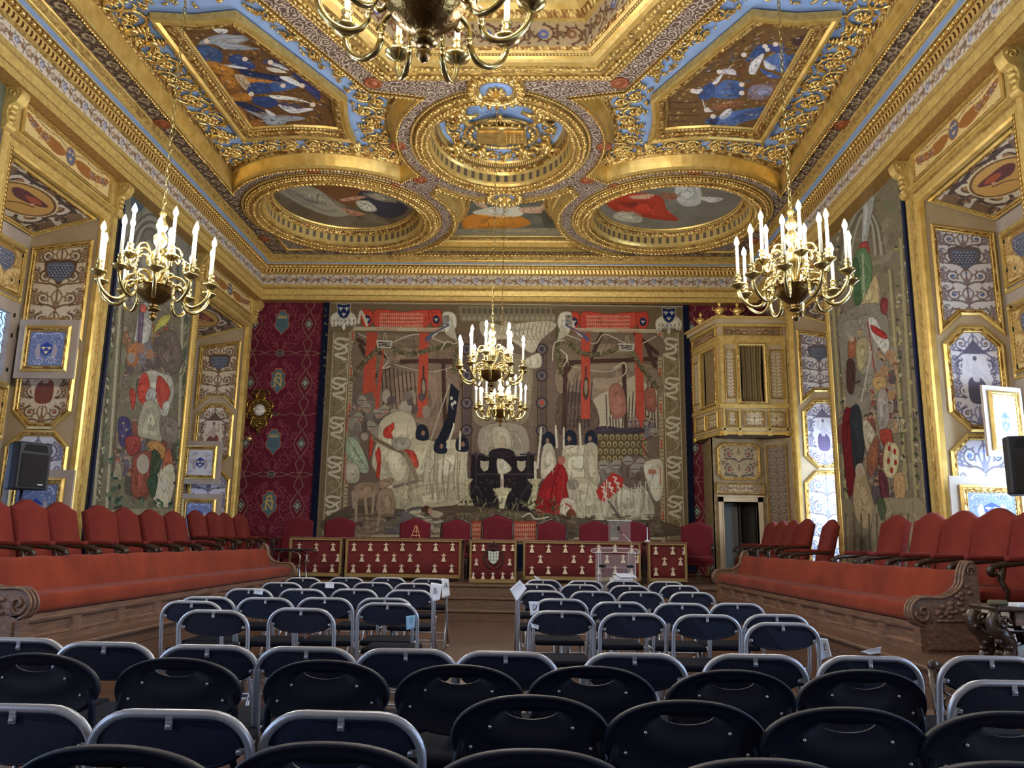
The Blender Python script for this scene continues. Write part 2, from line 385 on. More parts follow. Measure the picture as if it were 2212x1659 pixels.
    def get(s, X, Y, tile=False):
        i = (X - s.x0) * s.s; j = (Y - s.y0) * s.s
        if tile: i = i % (s.w - 1); j = j % (s.h - 1)
        i = np.clip(i, 0, s.w - 1.001); j = np.clip(j, 0, s.h - 1.001); i0 = i.astype(int); j0 = j.astype(int); fi = (i - i0)[..., None]; fj = (j - j0)[..., None]
        i1 = np.minimum(i0 + 1, s.w - 1); j1 = np.minimum(j0 + 1, s.h - 1); a = s.a
        return (a[j0, i0] * (1 - fi) + a[j0, i1] * fi) * (1 - fj) + (a[j1, i0] * (1 - fi) + a[j1, i1] * fi) * fj
def painted(name, P0, U, V, nu, nv, colfn, m, parent=None, mask=None, flip=False, surf=None):
    """sheet P0 + a U + b V (a,b in 0..1) whose woven/painted colours come from colfn(a, b, XYZ)"""
    a, b = np.meshgrid(np.linspace(0, 1, nu + 1), np.linspace(0, 1, nv + 1)); a = a.ravel(); b = b.ravel()
    P = surf(a, b) if surf else np.array(P0, float)[None] + a[:, None] * np.array(U, float) + b[:, None] * np.array(V, float)
    c = colfn(a, b, P) / 255.; c = np.clip(c, 0, 1); c = np.where(c <= .04045, c / 12.92, ((c + .055) / 1.055) ** 2.4)
    I = np.arange(nu * nv); i = I % nu; j = I // nu; k = j * (nu + 1) + i
    f = np.stack([k, k + 1, k + nu + 2, k + nu + 1], 1)
    if flip: f = f[:, ::-1]
    if mask is not None: f = f[mask((i + .5) / nu, (j + .5) / nv)]
    me = bpy.data.meshes.new(name); n = len(f); me.vertices.add(len(P)); me.vertices.foreach_set('co', P.astype('f').ravel())
    me.loops.add(4 * n); me.loops.foreach_set('vertex_index', f.astype('i').ravel()); me.polygons.add(n)
    me.polygons.foreach_set('loop_start', np.arange(0, 4 * n, 4, dtype='i')); me.update(calc_edges=True)
    at_ = me.color_attributes.new('paint', 'BYTE_COLOR', 'POINT'); rgba = np.ones((len(P), 4), 'f'); rgba[:, :3] = c; at_.data.foreach_set('color', rgba.ravel())
    me.materials.append(m); o = bpy.data.objects.new(name, me); COL.objects.link(o)
    if parent: o.parent = parent
    return o
def inpoly(poly):
    def f(X, Y):
        ins = np.zeros(X.shape, bool); n = len(poly)
        for i in range(n):
            (xa, ya), (xb, yb) = poly[i], poly[(i + 1) % n]
            if ya == yb: continue
            ins ^= ((ya > Y) != (yb > Y)) & (X < (xb - xa) * (Y - ya) / (yb - ya) + xa)
        return ins
    return f
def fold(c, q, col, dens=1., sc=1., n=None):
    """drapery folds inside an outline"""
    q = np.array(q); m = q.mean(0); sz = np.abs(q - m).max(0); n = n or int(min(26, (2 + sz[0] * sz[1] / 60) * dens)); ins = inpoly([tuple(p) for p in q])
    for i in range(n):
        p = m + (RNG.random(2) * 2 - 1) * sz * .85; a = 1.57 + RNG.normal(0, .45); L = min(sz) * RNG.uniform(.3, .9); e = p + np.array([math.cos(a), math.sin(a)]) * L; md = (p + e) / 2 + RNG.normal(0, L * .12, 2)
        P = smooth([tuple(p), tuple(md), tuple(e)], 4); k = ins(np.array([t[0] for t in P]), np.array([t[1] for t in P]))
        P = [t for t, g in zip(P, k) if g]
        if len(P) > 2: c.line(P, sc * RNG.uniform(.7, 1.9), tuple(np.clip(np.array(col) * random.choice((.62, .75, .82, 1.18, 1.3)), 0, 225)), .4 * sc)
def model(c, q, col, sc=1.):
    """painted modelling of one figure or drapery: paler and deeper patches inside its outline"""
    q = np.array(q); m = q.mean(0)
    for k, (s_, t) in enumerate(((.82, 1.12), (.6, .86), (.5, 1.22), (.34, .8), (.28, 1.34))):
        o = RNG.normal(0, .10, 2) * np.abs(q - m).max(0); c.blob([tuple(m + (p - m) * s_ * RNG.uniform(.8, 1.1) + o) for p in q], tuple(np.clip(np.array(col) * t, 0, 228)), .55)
def photo_xy(P):
    V = (P - CAM) @ RM; return W / 2 + F * V[:, 0] / V[:, 1], H / 2 - F * V[:, 2] / V[:, 1]

# ornament boards ------------------------------------------------------------
def frieze_board(dark, light, c1, c2, per=1.0, h=.26, ground=None):
    """rinceau with alternating roundels, tiled along x"""
    c = Cv(0, 0, per, h, 260, ground or light); m = h / 2
    pts = [(per * t / 40, m + h * .26 * math.sin(2 * PI * t / 40 * 2)) for t in range(-4, 45)]; c.line(pts, h * .09, dark)
    for k in range(4):
        x = per * (k + .5) / 4; col = c1 if k % 2 else c2; sg = 1 if k % 2 else -1
        for dx in (-per, 0, per):
            c.ell(x + dx, m, h * .40, h * .42, light); c.scroll(x + dx, m, h * .40, PI / 2 * sg, sg, h * .08, dark, dark, col, 1.2)
            c.ell(x + dx, m, h * .17, h * .19, col); c.ell(x + dx, m, h * .07, h * .08, light)
            c.fleur(x + per / 8 + dx, m, h * .62, (128, 100, 74)); c.ell(x + per / 8 + dx, m + h * .36, h * .06, h * .06, (120, 84, 56)); c.ell(x + per / 8 + dx, m - h * .36, h * .06, h * .06, dark)
    return c.grain(.05)
FR = frieze_board((118, 96, 84), (206, 192, 172), (124, 132, 168), (160, 128, 98))
def guilloche_board(per=.30, h=.30):
    c = Cv(0, 0, per, h, 420, (104, 84, 68)); m = h / 2
    for dx in (-per, 0, per):
        c.ring(per / 2 + dx, m, per * .36, h * .36, .026, (40, 32, 30)); c.scroll(per / 2 + dx, m, per * .31, 0, 1, .024, (196, 178, 146), (176, 156, 124), (90, 70, 52), 1.4)
        for q in (-1, 1): c.ell(dx, m + q * h * .3, h * .09, h * .07, (176, 156, 126)); c.line([(dx, m - h * .3), (dx, m + h * .3)], .014, (40, 32, 30)); c.ell(dx + per * .5, m + q * h * .43, h * .12, .012, (166, 148, 120))
    return c.grain(.06)
GU = guilloche_board()
def arabesque(w, h, ground, dark, mid, acc, top='shield', figure=None, res=240):
    """mirrored grotesque ornament on a pale ground; y down"""
    c = Cv(0, 0, w, h, res, ground); m = w / 2; u = w / 2; lw = w * .036
    def pair(y, x, r, a, t, **k):
        for sg in (-1, 1): c.scroll(m + sg * x, y, r, a if sg > 0 else PI - a, t * sg, lw, dark, mid, acc, **k)
    n = max(2, int(round(h / (w * .44)))); step = h / n
    for k in range(n):
        y = step * (k + .5); pair(y, u * .50, u * .27, (-.5 if k % 2 else .5) * PI, 1 if k % 2 else -1)
        for sg in (-1, 1):
            c.curve([(m, y + step * .5), (m + sg * u * .28, y + step * .34), (m + sg * u * .78, y + step * .28), (m + sg * u * .86, y - step * .05), (m + sg * u * .62, y - step * .30)], lw * 1.1, dark, lw * .5)
            for q in range(5): a = y + step * (.3 - q * .14); c.line([(m + sg * u * .82, a), (m + sg * u * .95, a - step * .06)], lw * 1.3, mid, lw * .3)
            c.scroll(m + sg * u * .84, y - step * .38, u * .11, 0, sg, lw * .7, dark, None, acc, 1)
            c.curve([(m, y + step * .45), (m + sg * u * .12, y + step * .2), (m + sg * u * .2, y - step * .1), (m + sg * u * .05, y - step * .34)], lw * .9, mid)
        c.line([(m, y - step * .5), (m, y + step * .5)], lw * .8, dark)
        for q in range(4): c.ell(m, y - step * .4 + q * step * .25, u * .055, step * .045, acc if q % 2 else mid)
        c.blob([(m, y + step * .1), (m + u * .13, y + step * .28), (m + u * .05, y + step * .46), (m, y + step * .5), (m - u * .05, y + step * .46), (m - u * .13, y + step * .28)], mid)
    if top == 'shield':
        cy = h * .30; c.blob([(m - u * .62, cy - u * .34), (m - u * .3, cy - u * .5), (m, cy - u * .44), (m + u * .3, cy - u * .5), (m + u * .62, cy - u * .34), (m + u * .52, cy + u * .2), (m + u * .2, cy + u * .42), (m, cy + u * .62), (m - u * .2, cy + u * .42), (m - u * .52, cy + u * .2)], dark)
        c.blob([(m - u * .50, cy - u * .28), (m, cy - u * .36), (m + u * .5, cy - u * .28), (m + u * .44, cy + u * .16), (m, cy + u * .5), (m - u * .44, cy + u * .16)], (92, 98, 116))
        for r in range(5):
            for q in range(-3, 4):
                x = m + (q + (r % 2) * .5) * u * .13; y = cy - u * .22 + r * u * .11
                if abs(x - m) < u * .42: c.line([(x, y), (x, y + u * .06)], u * .035, (190, 192, 200)); c.line([(x, y + u * .06), (x, y + u * .09)], u * .05, (44, 44, 56))
    if figure:
        cy = h * .5; skin, robe = figure
        c.ell(m, cy, u * .6, h * .30, ground)
        for q in range(9): a = (q - 4) / 4; c.line([(m, cy - h * .40), (m + a * u * .42, cy - h * .27)], lw * 1.4, dark)
        c.curve([(m - u * .8, cy - h * .2), (m - u * .4, cy - h * .28), (m, cy - h * .27), (m + u * .4, cy - h * .28), (m + u * .8, cy - h * .2)], lw, dark)
        for sg in (-1, 1):
            for q in range(5): c.ring(m + sg * u * .74, cy - h * .2 + q * h * .06, u * .05, h * .022, lw * .7, dark)
        c.blob([(m - u * .3, cy + h * .25), (m - u * .36, cy + h * .05), (m - u * .12, cy - h * .02), (m + u * .18, cy), (m + u * .4, cy + h * .1), (m + u * .3, cy + h * .26)], robe)
        c.blob([(m - u * .13, cy + h * .02), (m - u * .15, cy - h * .12), (m, cy - h * .15), (m + u * .13, cy - h * .11), (m + u * .12, cy + h * .03)], skin); c.ell(m + u * .0, cy - h * .19, u * .075, h * .04, skin); c.ell(m, cy - h * .215, u * .085, h * .025, dark)
        c.curve([(m - u * .12, cy - h * .1), (m - u * .32, cy - h * .08), (m - u * .3, cy - h * .2)], lw * 1.6, skin); c.curve([(m + u * .12, cy - h * .1), (m + u * .3, cy - h * .02), (m + u * .42, cy)], lw * 1.6, skin)
        for q in range(5): c.line([(m - u * .2 + q * u * .11, cy + h * .04), (m - u * .28 + q * u * .14, cy + h * .24)], lw * .5, dark)
    return c.grain(.05)
def shutter_board(ground, dark, w=.62, h=.78):
    c = Cv(0, 0, w, h, 330, ground); m = w / 2
    for sg in (-1, 1):
        c.scroll(m + sg * w * .24, h * .2, w * .12, 0, sg, .013, dark, (210, 214, 226)); c.scroll(m + sg * w * .33, h * .45, w * .1, 1, -sg, .012, dark, (210, 214, 226))
        c.curve([(m + sg * .02, h * .1), (m + sg * w * .3, h * .06), (m + sg * w * .42, h * .2)], .014, (214, 216, 228)); c.blob([(m + sg * w * .2, h * .35), (m + sg * w * .3, h * .5), (m + sg * w * .27, h * .74), (m + sg * w * .16, h * .74)], (170, 160, 168))
        c.scroll(m + sg * w * .17, h * .84, w * .13, PI, sg, .013, (200, 196, 204), (222, 220, 226)); c.scroll(m + sg * w * .38, h * .86, w * .07, 0, sg, .01, dark, (214, 214, 226))
    c.poly([(m, h * .3), (m + w * .17, h * .42), (m + w * .16, h * .6), (m, h * .72), (m - w * .16, h * .6), (m - w * .17, h * .42)], (40, 66, 150))
    for dx, y in ((-.08, .48), (.08, .48), (0, .6)): c.fleur(m + dx * w, h * y, h * .12, (240, 224, 160))
    return c.grain(.05)
# ------------------------------------------------------------------ ceiling
ZC = 7.48
def mir(p): return [(2 * AX - x, y) for x, y in p][::-1]
CLx, CLy, R1 = -3.77, 14.8, 2.12
def eang(cx, cy, rx, ry, p): return math.atan2((p[1] - cy) / ry, (p[0] - cx) / rx)
a0 = math.atan2(13.70 - CLy, -5.59 - CLx); a1 = math.atan2(13.20 - CLy, -2.38 - CLx)
if a0 > 0: a0 -= 2 * PI
arcL = arc(CLx, CLy, R1, R1, a0, a1, 22)
RCx, RCy, RA, RB = AX, 11.95, 1.66, 1.95
b0 = eang(RCx, RCy, RA, RB, (-2.03, 12.92)); b1 = eang(RCx, RCy, RA, RB, (-1.68, 10.36))
if b1 < 0: b1 += 2 * PI
arcC = arc(RCx, RCy, RA, RB, b0, b1, 18)
SPL = arcL + arcC + [(-2.37, 10.29), (-3.2, 8.5), (-3.9, 7.0), (-3.9, 4.5), (-3.05, 2.4), (-5.59, 2.4)]
SPL = SPL if area2(SPL) > 0 else SPL[::-1]; SPR = mir(SPL)
SPR = SPR if area2(SPR) > 0 else SPR[::-1]
OCT = [(1.02, 9.93), (-2.12, 9.93), (-3.5, 7.0), (-3.5, 4.5), (-2.12, 1.6), (1.02, 1.6), (2.4, 4.5), (2.4, 7.0)]
OCT = OCT if area2(OCT) > 0 else OCT[::-1]
CIL = arc(CLx, CLy, 1.86, 1.86, 0, 2 * PI, 72)[:-1]; CIR = mir(CIL); CIR = CIR if area2(CIR) > 0 else CIR[::-1]
CIC = arc(RCx, RCy - .03, 1.40, 1.66, 0, 2 * PI, 72)[:-1]
t0 = math.asin((16.86 - CLy) / 2.13); t1 = math.asin((13.72 - CLy) / 2.13)
arcT = arc(CLx, CLy, 2.13, 2.13, t0, t1, 20)
k0 = eang(RCx, RCy, 1.68, 1.98, (-1.75, 13.33)); k1 = PI - k0
arcK = arc(RCx, RCy, 1.68, 1.98, k0 if k0 > 0 else k0 + 2 * PI, PI - (k0 if k0 > 0 else k0 + 2 * PI), 16)
TRA = arcT + arcK + [(2 * AX - x, y) for x, y in arcT][::-1]
TRA = TRA if area2(TRA) > 0 else TRA[::-1]
# soffit sheet with its coffer openings
CX0, CX1, CY0, CY1 = XL + .54, XR - .54, YB + .54, YF - .54
bm = bmesh.new()
def loop(pts, z=ZC):
    vs = [bm.verts.new((x, y, z)) for x, y in pts]; return [bm.edges.new((vs[i], vs[(i + 1) % len(vs)])) for i in range(len(vs))]
E_ = loop([(CX0, CY0), (CX1, CY0), (CX1, CY1), (CX0, CY1)])
for p in (SPL, SPR, OCT, CIL, CIR, CIC, TRA): E_ += loop(p)
bmesh.ops.triangle_fill(bm, use_beauty=True, use_dissolve=False, edges=E_)
me = bpy.data.meshes.new('ceiling'); bm.to_mesh(me); bm.free(); CEIL = bpy.data.objects.new('ceiling', me); COL.objects.link(CEIL); tag(CEIL, kind='structure')
def grotesque():
    m, t, b = newmat('grotesque_soffit'); N, L = t.nodes, t.links; tc = N.new('ShaderNodeTexCoord')
    v = N.new('ShaderNodeTexVoronoi'); v.inputs['Scale'].default_value = 7.5; v.inputs['Randomness'].default_value = .5
    dn = N.new('ShaderNodeTexNoise'); dn.inputs['Scale'].default_value = 9; L.new(tc.outputs['Object'], dn.inputs['Vector']); va = N.new('ShaderNodeVectorMath'); va.operation = 'MULTIPLY_ADD'; va.inputs[1].default_value = (.10, .10, 0); L.new(dn.outputs['Color'], va.inputs[0]); L.new(tc.outputs['Object'], va.inputs[2]); L.new(va.outputs[0], v.inputs['Vector'])
    q = N.new('ShaderNodeMath'); q.operation = 'MULTIPLY'; q.inputs[1].default_value = 22; L.new(v.outputs['Distance'], q.inputs[0])
    s_ = N.new('ShaderNodeMath'); s_.operation = 'SINE'; n = N.new('ShaderNodeTexNoise'); n.inputs['Scale'].default_value = 14; n.inputs['Distortion'].default_value = 2; L.new(tc.outputs['Object'], n.inputs['Vector'])
    ad = N.new('ShaderNodeMath'); ad.operation = 'MULTIPLY_ADD'; ad.inputs[1].default_value = 5; L.new(n.outputs[0], ad.inputs[0]); L.new(q.outputs[0], ad.inputs[2]); L.new(ad.outputs[0], s_.inputs[0])
    r = N.new('ShaderNodeValToRGB'); L.new(s_.outputs[0], r.inputs[0]); e = r.color_ramp.elements; e[0].position = .0; e[0].color = (*srgb((84, 64, 52)), 1); e[1].position = .9; e[1].color = (*srgb((188, 172, 150)), 1)
    k = e.new(.3); k.color = (*srgb((142, 108, 76)), 1); k = e.new(.55); k.color = (*srgb((170, 156, 150)), 1)
    L.new(r.outputs[0], b.inputs['Base Color']); b.inputs['Roughness'].default_value = .7; return m
M['grot'] = grotesque(); me.materials.append(M['grot'])
def ceilframe(z): return lambda a, b, h: (a, b, z + h)
MATS = ['gold', 'bead', 'leaf', 'egg', 'goldflat', 'goldbrown', 'bigbead', 'leafs', 'rope', 'dentil', 'blocks', 'blue', 'grot']
ML = [M[k] for k in MATS]; mi = MATS.index
def moulding(name, path, prof, z, parent=CEIL, closed=True, frame=None, flip=False):
    """prof: [(inset, height, material of the next strip)]"""
    mb = MB(); sweep(mb, path, [(a, b) for a, b, *_ in prof], [mi(p[2]) for p in prof[:-1]], closed, frame or ceilframe(z)); return mb.build(name, ML, parent)
# spandrel recesses: bead, cove, bead, blue ground with gilded scrollwork, frame with painting
SPROF = [(-.02, 0, 'bead'), (-.02, -.03, 'bead'), (.04, -.03, 'goldflat'), (.05, .02, 'gold'), (.09, .12, 'gold'), (.12, .2, 'goldflat'), (.15, .2, 'egg'), (.2, .25, 'gold'), (.22, .26, 'gold')]
for p in (SPL, SPR):
    moulding('coffer_moulding', p, SPROF, ZC)
    mb = MB(); q = offset(p, .2); mb.add([(x, y, ZC + .26) for x, y in q], [tuple(range(len(q)))[::-1]]); mb.build('blue_ground', M['blue'], CEIL)
def spiral(mb, c, r, a0, turn, z, tr=.02, turns=1.5, parentdir=None):
    n = int(12 * turns); P = []; R_ = []
    for i in range(n + 1):
        t = i / n; q = r * (1 - .82 * t); a = a0 + turn * 2 * PI * turns * t; P.append((c[0] + q * math.cos(a), c[1] + q * math.sin(a), z - .012 - .02 * math.sin(PI * t))); R_.append(tr * (1.1 - .6 * t))
    mb.tube(P, R_, 5)
    for i in range(0, int(n * .72), 2):
        t = i / n; q = r * (1 - .82 * t); a = a0 + turn * 2 * PI * turns * t; a2 = a + turn * .5
        e = Vector((c[0] + (q + r * .18) * math.cos(a2), c[1] + (q + r * .18) * math.sin(a2), z - .02)); mb.ell(e, (r * .20, r * .075, .022), 6, 0, a2 - turn * .35)
    for k in range(6): a = k * PI / 3; mb.ell((c[0] + .055 * r / .2 * math.cos(a), c[1] + .055 * r / .2 * math.sin(a), z - .03), (r * .2, r * .1, .03), 6, 0, a)
    mb.ell((c[0], c[1], z - .05), (r * .15,) * 2 + (.03,), 6)
def rinceau(mb, path, wid, z, closed=True, inside=None):
    """running acanthus scrolls along a path with cartouches"""
    us = [0]; n = len(path); seq = list(path) + ([path[0]] if closed else [])
    for i in range(len(seq) - 1): us.append(us[-1] + math.dist(seq[i], seq[i + 1]))
    Ltot = us[-1]; k = max(2, int(round(Ltot / (wid * 1.02)))); st = Ltot / k; seq = np.array(seq)
    def pt(u):
        u = u % Ltot if closed else min(max(u, 0), Ltot - 1e-4); x = np.interp(u, us, seq[:, 0]); y = np.interp(u, us, seq[:, 1])
        v = min(u + .05, Ltot); w_ = max(u - .05, 0); d = np.array([np.interp(v, us, seq[:, 0]) - np.interp(w_, us, seq[:, 0]), np.interp(v, us, seq[:, 1]) - np.interp(w_, us, seq[:, 1])]); d /= np.hypot(*d) + 1e-9
        return np.array([x, y]), d
    for i in range(k):
        p, d = pt((i + .5) * st); nn = np.array([-d[1], d[0]]); sg = 1 if i % 2 else -1; a = math.atan2(d[1], d[0])
        if i % 5 == 2:
            for s2 in (-1, 1):
                for q in range(4): e = p + nn * s2 * wid * (.1 + .1 * q); mb.ell((e[0], e[1], z - .03), (wid * (.20 - .035 * q), wid * .05, .035), 7, 0, a)
            mb.ell((p[0], p[1], z - .05), (wid * .12, wid * .2, .05), 8, 0, a)
            for s2 in (-1, 1): e = p + d * s2 * wid * .3; spiral(mb, e, wid * .17, a, s2, z, .016, 1.0)
            continue
        c = p + nn * sg * wid * .05; spiral(mb, c, wid * .40, a + PI * (sg < 0), -sg, z, .026)
        for s2 in (-1, 1):
            e = p - nn * sg * wid * .42 + d * s2 * st * .42; spiral(mb, e, wid * .11, a + s2, s2 * sg, z, .012, .9)
        for q in range(7):
            t = random.uniform(-.55, .55); e = p + nn * random.choice((-1, 1)) * wid * random.uniform(.38, .52) + d * t * st; mb.ell((e[0], e[1], z - .015), (wid * .1, wid * .03, .02), 5, 0, a + random.uniform(-1.2, 1.2))
# painting frames on the blue ground (outline traced at the frame's lower edge)
ZP = 7.60
fr = [at(2, ZP, x, y)[:2] for x, y in ((525, 308), (585, 303), (643, 300), (705, 303), (770, 311), (758, 285), (751, 254), (750, 220), (508, 37), (415, 46), (322, 41))]
fr = [tuple(p) for p in fr]; fr = fr if area2(fr) > 0 else fr[::-1]
frR = mir(fr); frR = frR if area2(frR) > 0 else frR[::-1]
FPROF = [(-.0, .1, 'goldflat'), (0, 0, 'gold'), (.05, -.01, 'gold'), (.10, .04, 'goldflat'), (.11, 0, 'egg'), (.18, .0, 'egg'), (.2, .05, 'bead'), (.23, .09, 'gold'), (.25, .12, 'gold')]
def paint_left():
    c = Cv(300, 20, 800, 400, 2.0, (96, 66, 36)); S = .22904
    def T(p): return [(300 + x * S, 20 + y * S) for x, y in p]
    for i in range(420): x, y = random.uniform(350, 2000), random.uniform(150, 1150); c.ell(300 + x * S, 20 + y * S, random.uniform(1, 7), random.uniform(1, 3), random.choice([(132, 92, 44), (60, 40, 26), (150, 108, 56), (44, 34, 34)]), .8, .6)
    b1, b2, b3, g1, w1, o1, br = (28, 40, 74), (44, 62, 106), (62, 86, 136), (138, 142, 150), (206, 206, 206), (160, 108, 44), (112, 74, 34)
    P = [([(560, 330), (640, 270), (780, 235), (900, 245), (1040, 250), (1020, 300), (900, 310), (820, 300), (1000, 350), (1140, 372), (960, 385), (800, 370), (700, 330)], g1), ([(700, 180), (830, 190), (820, 225), (740, 220)], w1),
        ([(500, 370), (640, 340), (780, 400), (770, 500), (640, 500), (540, 440)], (52, 74, 112)), ([(840, 460), (940, 425), (1040, 480), (1100, 540), (1040, 570), (900, 530)], b2), ([(800, 520), (1000, 545), (1010, 565), (850, 545)], w1),
        ([(1190, 470), (1300, 480), (1400, 560), (1300, 560), (1200, 510)], (60, 60, 84)), ([(1230, 495), (1340, 520), (1420, 580), (1350, 560), (1240, 520)], w1), ([(1200, 550), (1310, 560), (1400, 600), (1260, 590)], (200, 190, 170)),
        ([(580, 500), (700, 490), (880, 560), (890, 620), (760, 620), (620, 560)], o1), ([(660, 590), (800, 620), (940, 700), (960, 800), (800, 800), (700, 700)], br), ([(760, 640), (900, 640), (940, 740), (820, 760)], o1),
        ([(900, 620), (1010, 630), (1060, 730), (1000, 760)], (166, 146, 120)), ([(1000, 630), (1220, 650), (1300, 690), (1060, 690)], (176, 116, 48)), ([(930, 560), (1150, 600), (1400, 640), (1320, 680), (1060, 650)], b1),
        ([(1050, 700), (1250, 700), (1270, 780), (1060, 800), (1020, 760)], b2), ([(1250, 690), (1460, 700), (1480, 740), (1280, 780)], b3), ([(1320, 640), (1420, 640), (1560, 730), (1480, 720)], w1), ([(1450, 600), (1600, 640), (1700, 780), (1700, 860), (1560, 740)], (52, 54, 96)),
        ([(1060, 830), (1260, 830), (1310, 900), (1200, 930), (1080, 880)], b2), ([(850, 860), (1000, 880), (1180, 960), (1060, 960)], (34, 40, 70)), ([(800, 830), (1000, 790), (1070, 850), (950, 870)], o1), ([(1230, 810), (1460, 830), (1660, 900), (1500, 860), (1300, 850)], (210, 204, 190)),
        ([(1300, 900), (1440, 880), (1560, 940), (1400, 960)], (70, 60, 74)), ([(1310, 900), (1400, 920), (1500, 960), (1600, 930), (1640, 950), (1440, 980)], w1), ([(990, 940), (1150, 990), (1300, 1010), (1500, 1010), (1560, 1040), (1300, 1060), (1160, 1030)], g1), ([(1190, 940), (1290, 1000), (1240, 1010)], w1), ([(1180, 1030), (1380, 1040), (1360, 1090), (1220, 1090)], g1),
        ([(860, 880), (1000, 980), (1040, 1090), (960, 1050)], (150, 100, 60)), ([(1050, 1050), (1180, 1050), (1160, 1110), (1040, 1110)], (140, 92, 44))]
    for p, col in P: c.blob(T(p), col)
    for p, col in P:
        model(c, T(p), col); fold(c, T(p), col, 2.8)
    for k in range(230):
        x, y = random.uniform(480, 1700), random.uniform(200, 1080); a = random.uniform(-.3, .9); L = random.uniform(10, 46); Ld = [(x, y), (x + L * math.cos(a), y + L * math.sin(a) * .6)]; c.line(T(Ld), random.uniform(.8, 2.2), random.choice([(176, 172, 168), (54, 78, 128), (30, 38, 66), (160, 112, 56), (60, 42, 28), (120, 124, 134)]), .4)
    for x, y in ((1000, 470), (640, 300), (1240, 500), (1540, 720), (1060, 800), (1640, 900), (1360, 720)): c.ell(300 + x * S, 20 + y * S, 6, 5, (214, 196, 176))
    return c.grain(.06)
def paint_right():
    c = Cv(1380, 20, 1880, 400, 2.0, (104, 76, 42)); S = .22904
    def T(p): return [(1380 + x * S, 20 + y * S) for x, y in p]
    for i in range(520): x, y = random.uniform(120, 1800), random.uniform(100, 1250); c.ell(1380 + x * S, 20 + y * S, random.uniform(1, 6), random.uniform(.8, 2.5), random.choice([(138, 104, 58), (58, 44, 28), (160, 128, 76), (84, 58, 32), (176, 146, 90)]), .8, -.5)
    for q in range(5): c.line(T([(260, 880 + q * 60), (560, 880 + q * 60)]), 1.2, (40, 30, 22)); c.line(T([(620 + q * 120, 600 - q * 60), (900 + q * 90, 560 - q * 70)]), 1.3, (36, 34, 26))
    b2, b3, w1 = (54, 74, 118), (76, 100, 148), (206, 204, 208)
    P = [([(1180, 700), (1300, 620), (1340, 880), (1180, 900)], (112, 78, 42)), ([(1060, 700), (1320, 700), (1250, 850), (1020, 850)], (104, 68, 40)), ([(1075, 715), (1300, 712), (1240, 838), (1040, 838)], (130, 132, 158)),
        ([(1380, 640), (1500, 560), (1600, 480), (1500, 700), (1380, 760)], (140, 104, 60)), ([(1440, 280), (1700, 220), (1640, 330), (1480, 340)], (66, 42, 40)),
        ([(1010, 500), (1150, 440), (1210, 400), (1230, 340), (1130, 340), (1080, 400)], b2), ([(1180, 480), (1340, 400), (1420, 440), (1550, 420), (1500, 560), (1350, 600), (1260, 560)], b3), ([(1370, 450), (1540, 430), (1500, 560), (1400, 560)], b2), ([(1140, 560), (1280, 620), (1340, 640), (1230, 650)], (60, 88, 150)), ([(1180, 480), (1250, 520), (1320, 570), (1200, 560)], w1), ([(1060, 500), (1180, 420), (1100, 600), (1040, 600)], w1),
        ([(1210, 330), (1300, 350), (1360, 320), (1370, 400), (1250, 400)], (56, 66, 120)), ([(1180, 340), (1240, 380), (1200, 400)], w1), ([(560, 820), (620, 720), (700, 700), (720, 780), (640, 860)], b2), ([(740, 720), (820, 670), (960, 690), (980, 800), (900, 840), (740, 840), (680, 800)], b3), ([(860, 690), (970, 740), (960, 830), (870, 800)], b2), ([(690, 700), (750, 640), (800, 600), (740, 700)], w1), ([(480, 770), (600, 750), (560, 800)], w1), ([(600, 840), (640, 960), (700, 960), (620, 930)], w1),
        ([(740, 580), (880, 560), (920, 620), (780, 600)], (190, 184, 190)), ([(640, 1050), (760, 1010), (900, 960), (1100, 930), (1260, 920), (1200, 1000), (1000, 1060), (860, 1110), (740, 1110), (650, 1090)], b3), ([(820, 1060), (1000, 960), (1190, 930), (1000, 1040)], b2), ([(760, 1010), (850, 930), (880, 980), (800, 1040)], w1), ([(640, 1060), (700, 1010), (760, 1040), (700, 1100)], (40, 44, 76)), ([(1100, 1060), (1260, 1060), (1160, 1140)], (90, 46, 30)), ([(700, 900), (980, 860), (960, 910), (720, 960)], (128, 84, 54)), ([(960, 520), (1010, 520), (960, 640), (910, 640)], (96, 60, 34))]
    for p, col in P: c.blob(T(p), col)
    for p, col in P:
        model(c, T(p), col); fold(c, T(p), col, 2.8)
    for k in range(230):
        x, y = random.uniform(480, 1560), random.uniform(260, 1120); a = random.uniform(-1.2, .2); L = random.uniform(10, 46); Ld = [(x, y), (x + L * math.cos(a), y + L * math.sin(a) * .6)]; c.line(T(Ld), random.uniform(.8, 2.2), random.choice([(186, 182, 180), (74, 98, 148), (50, 66, 106), (160, 122, 70), (58, 44, 30), (92, 66, 40)]), .4)
    for x, y in ((990, 430), (1190, 350), (510, 770), (700, 1010), (640, 950), (1290, 330), (760, 590), (970, 710), (970, 790), (1540, 430)): c.ell(1380 + x * S, 20 + y * S, 6, 5, (216, 204, 194))
    return c.grain(.06)
for p, cvf, nm in ((fr, paint_left, 'L'), (frR, paint_right, 'R')):
    moulding('painting_frame', p, FPROF, ZP)
    q = offset(p, .2); xs = [a for a, b in q]; ys = [b for a, b in q]; x0, x1, y0, y1 = min(xs), max(xs), min(ys), max(ys); cv = cvf()
    msk = inpoly([((x - x0) / (x1 - x0), (y - y0) / (y1 - y0)) for x, y in q])
    painted('ceiling_painting', (x0, y0, ZP + .125), (x1 - x0, 0, 0), (0, y1 - y0, 0), 200, 300, lambda a, b, P, cv=cv: cv.get(*photo_xy(P)), M['paintg'], CEIL, msk)
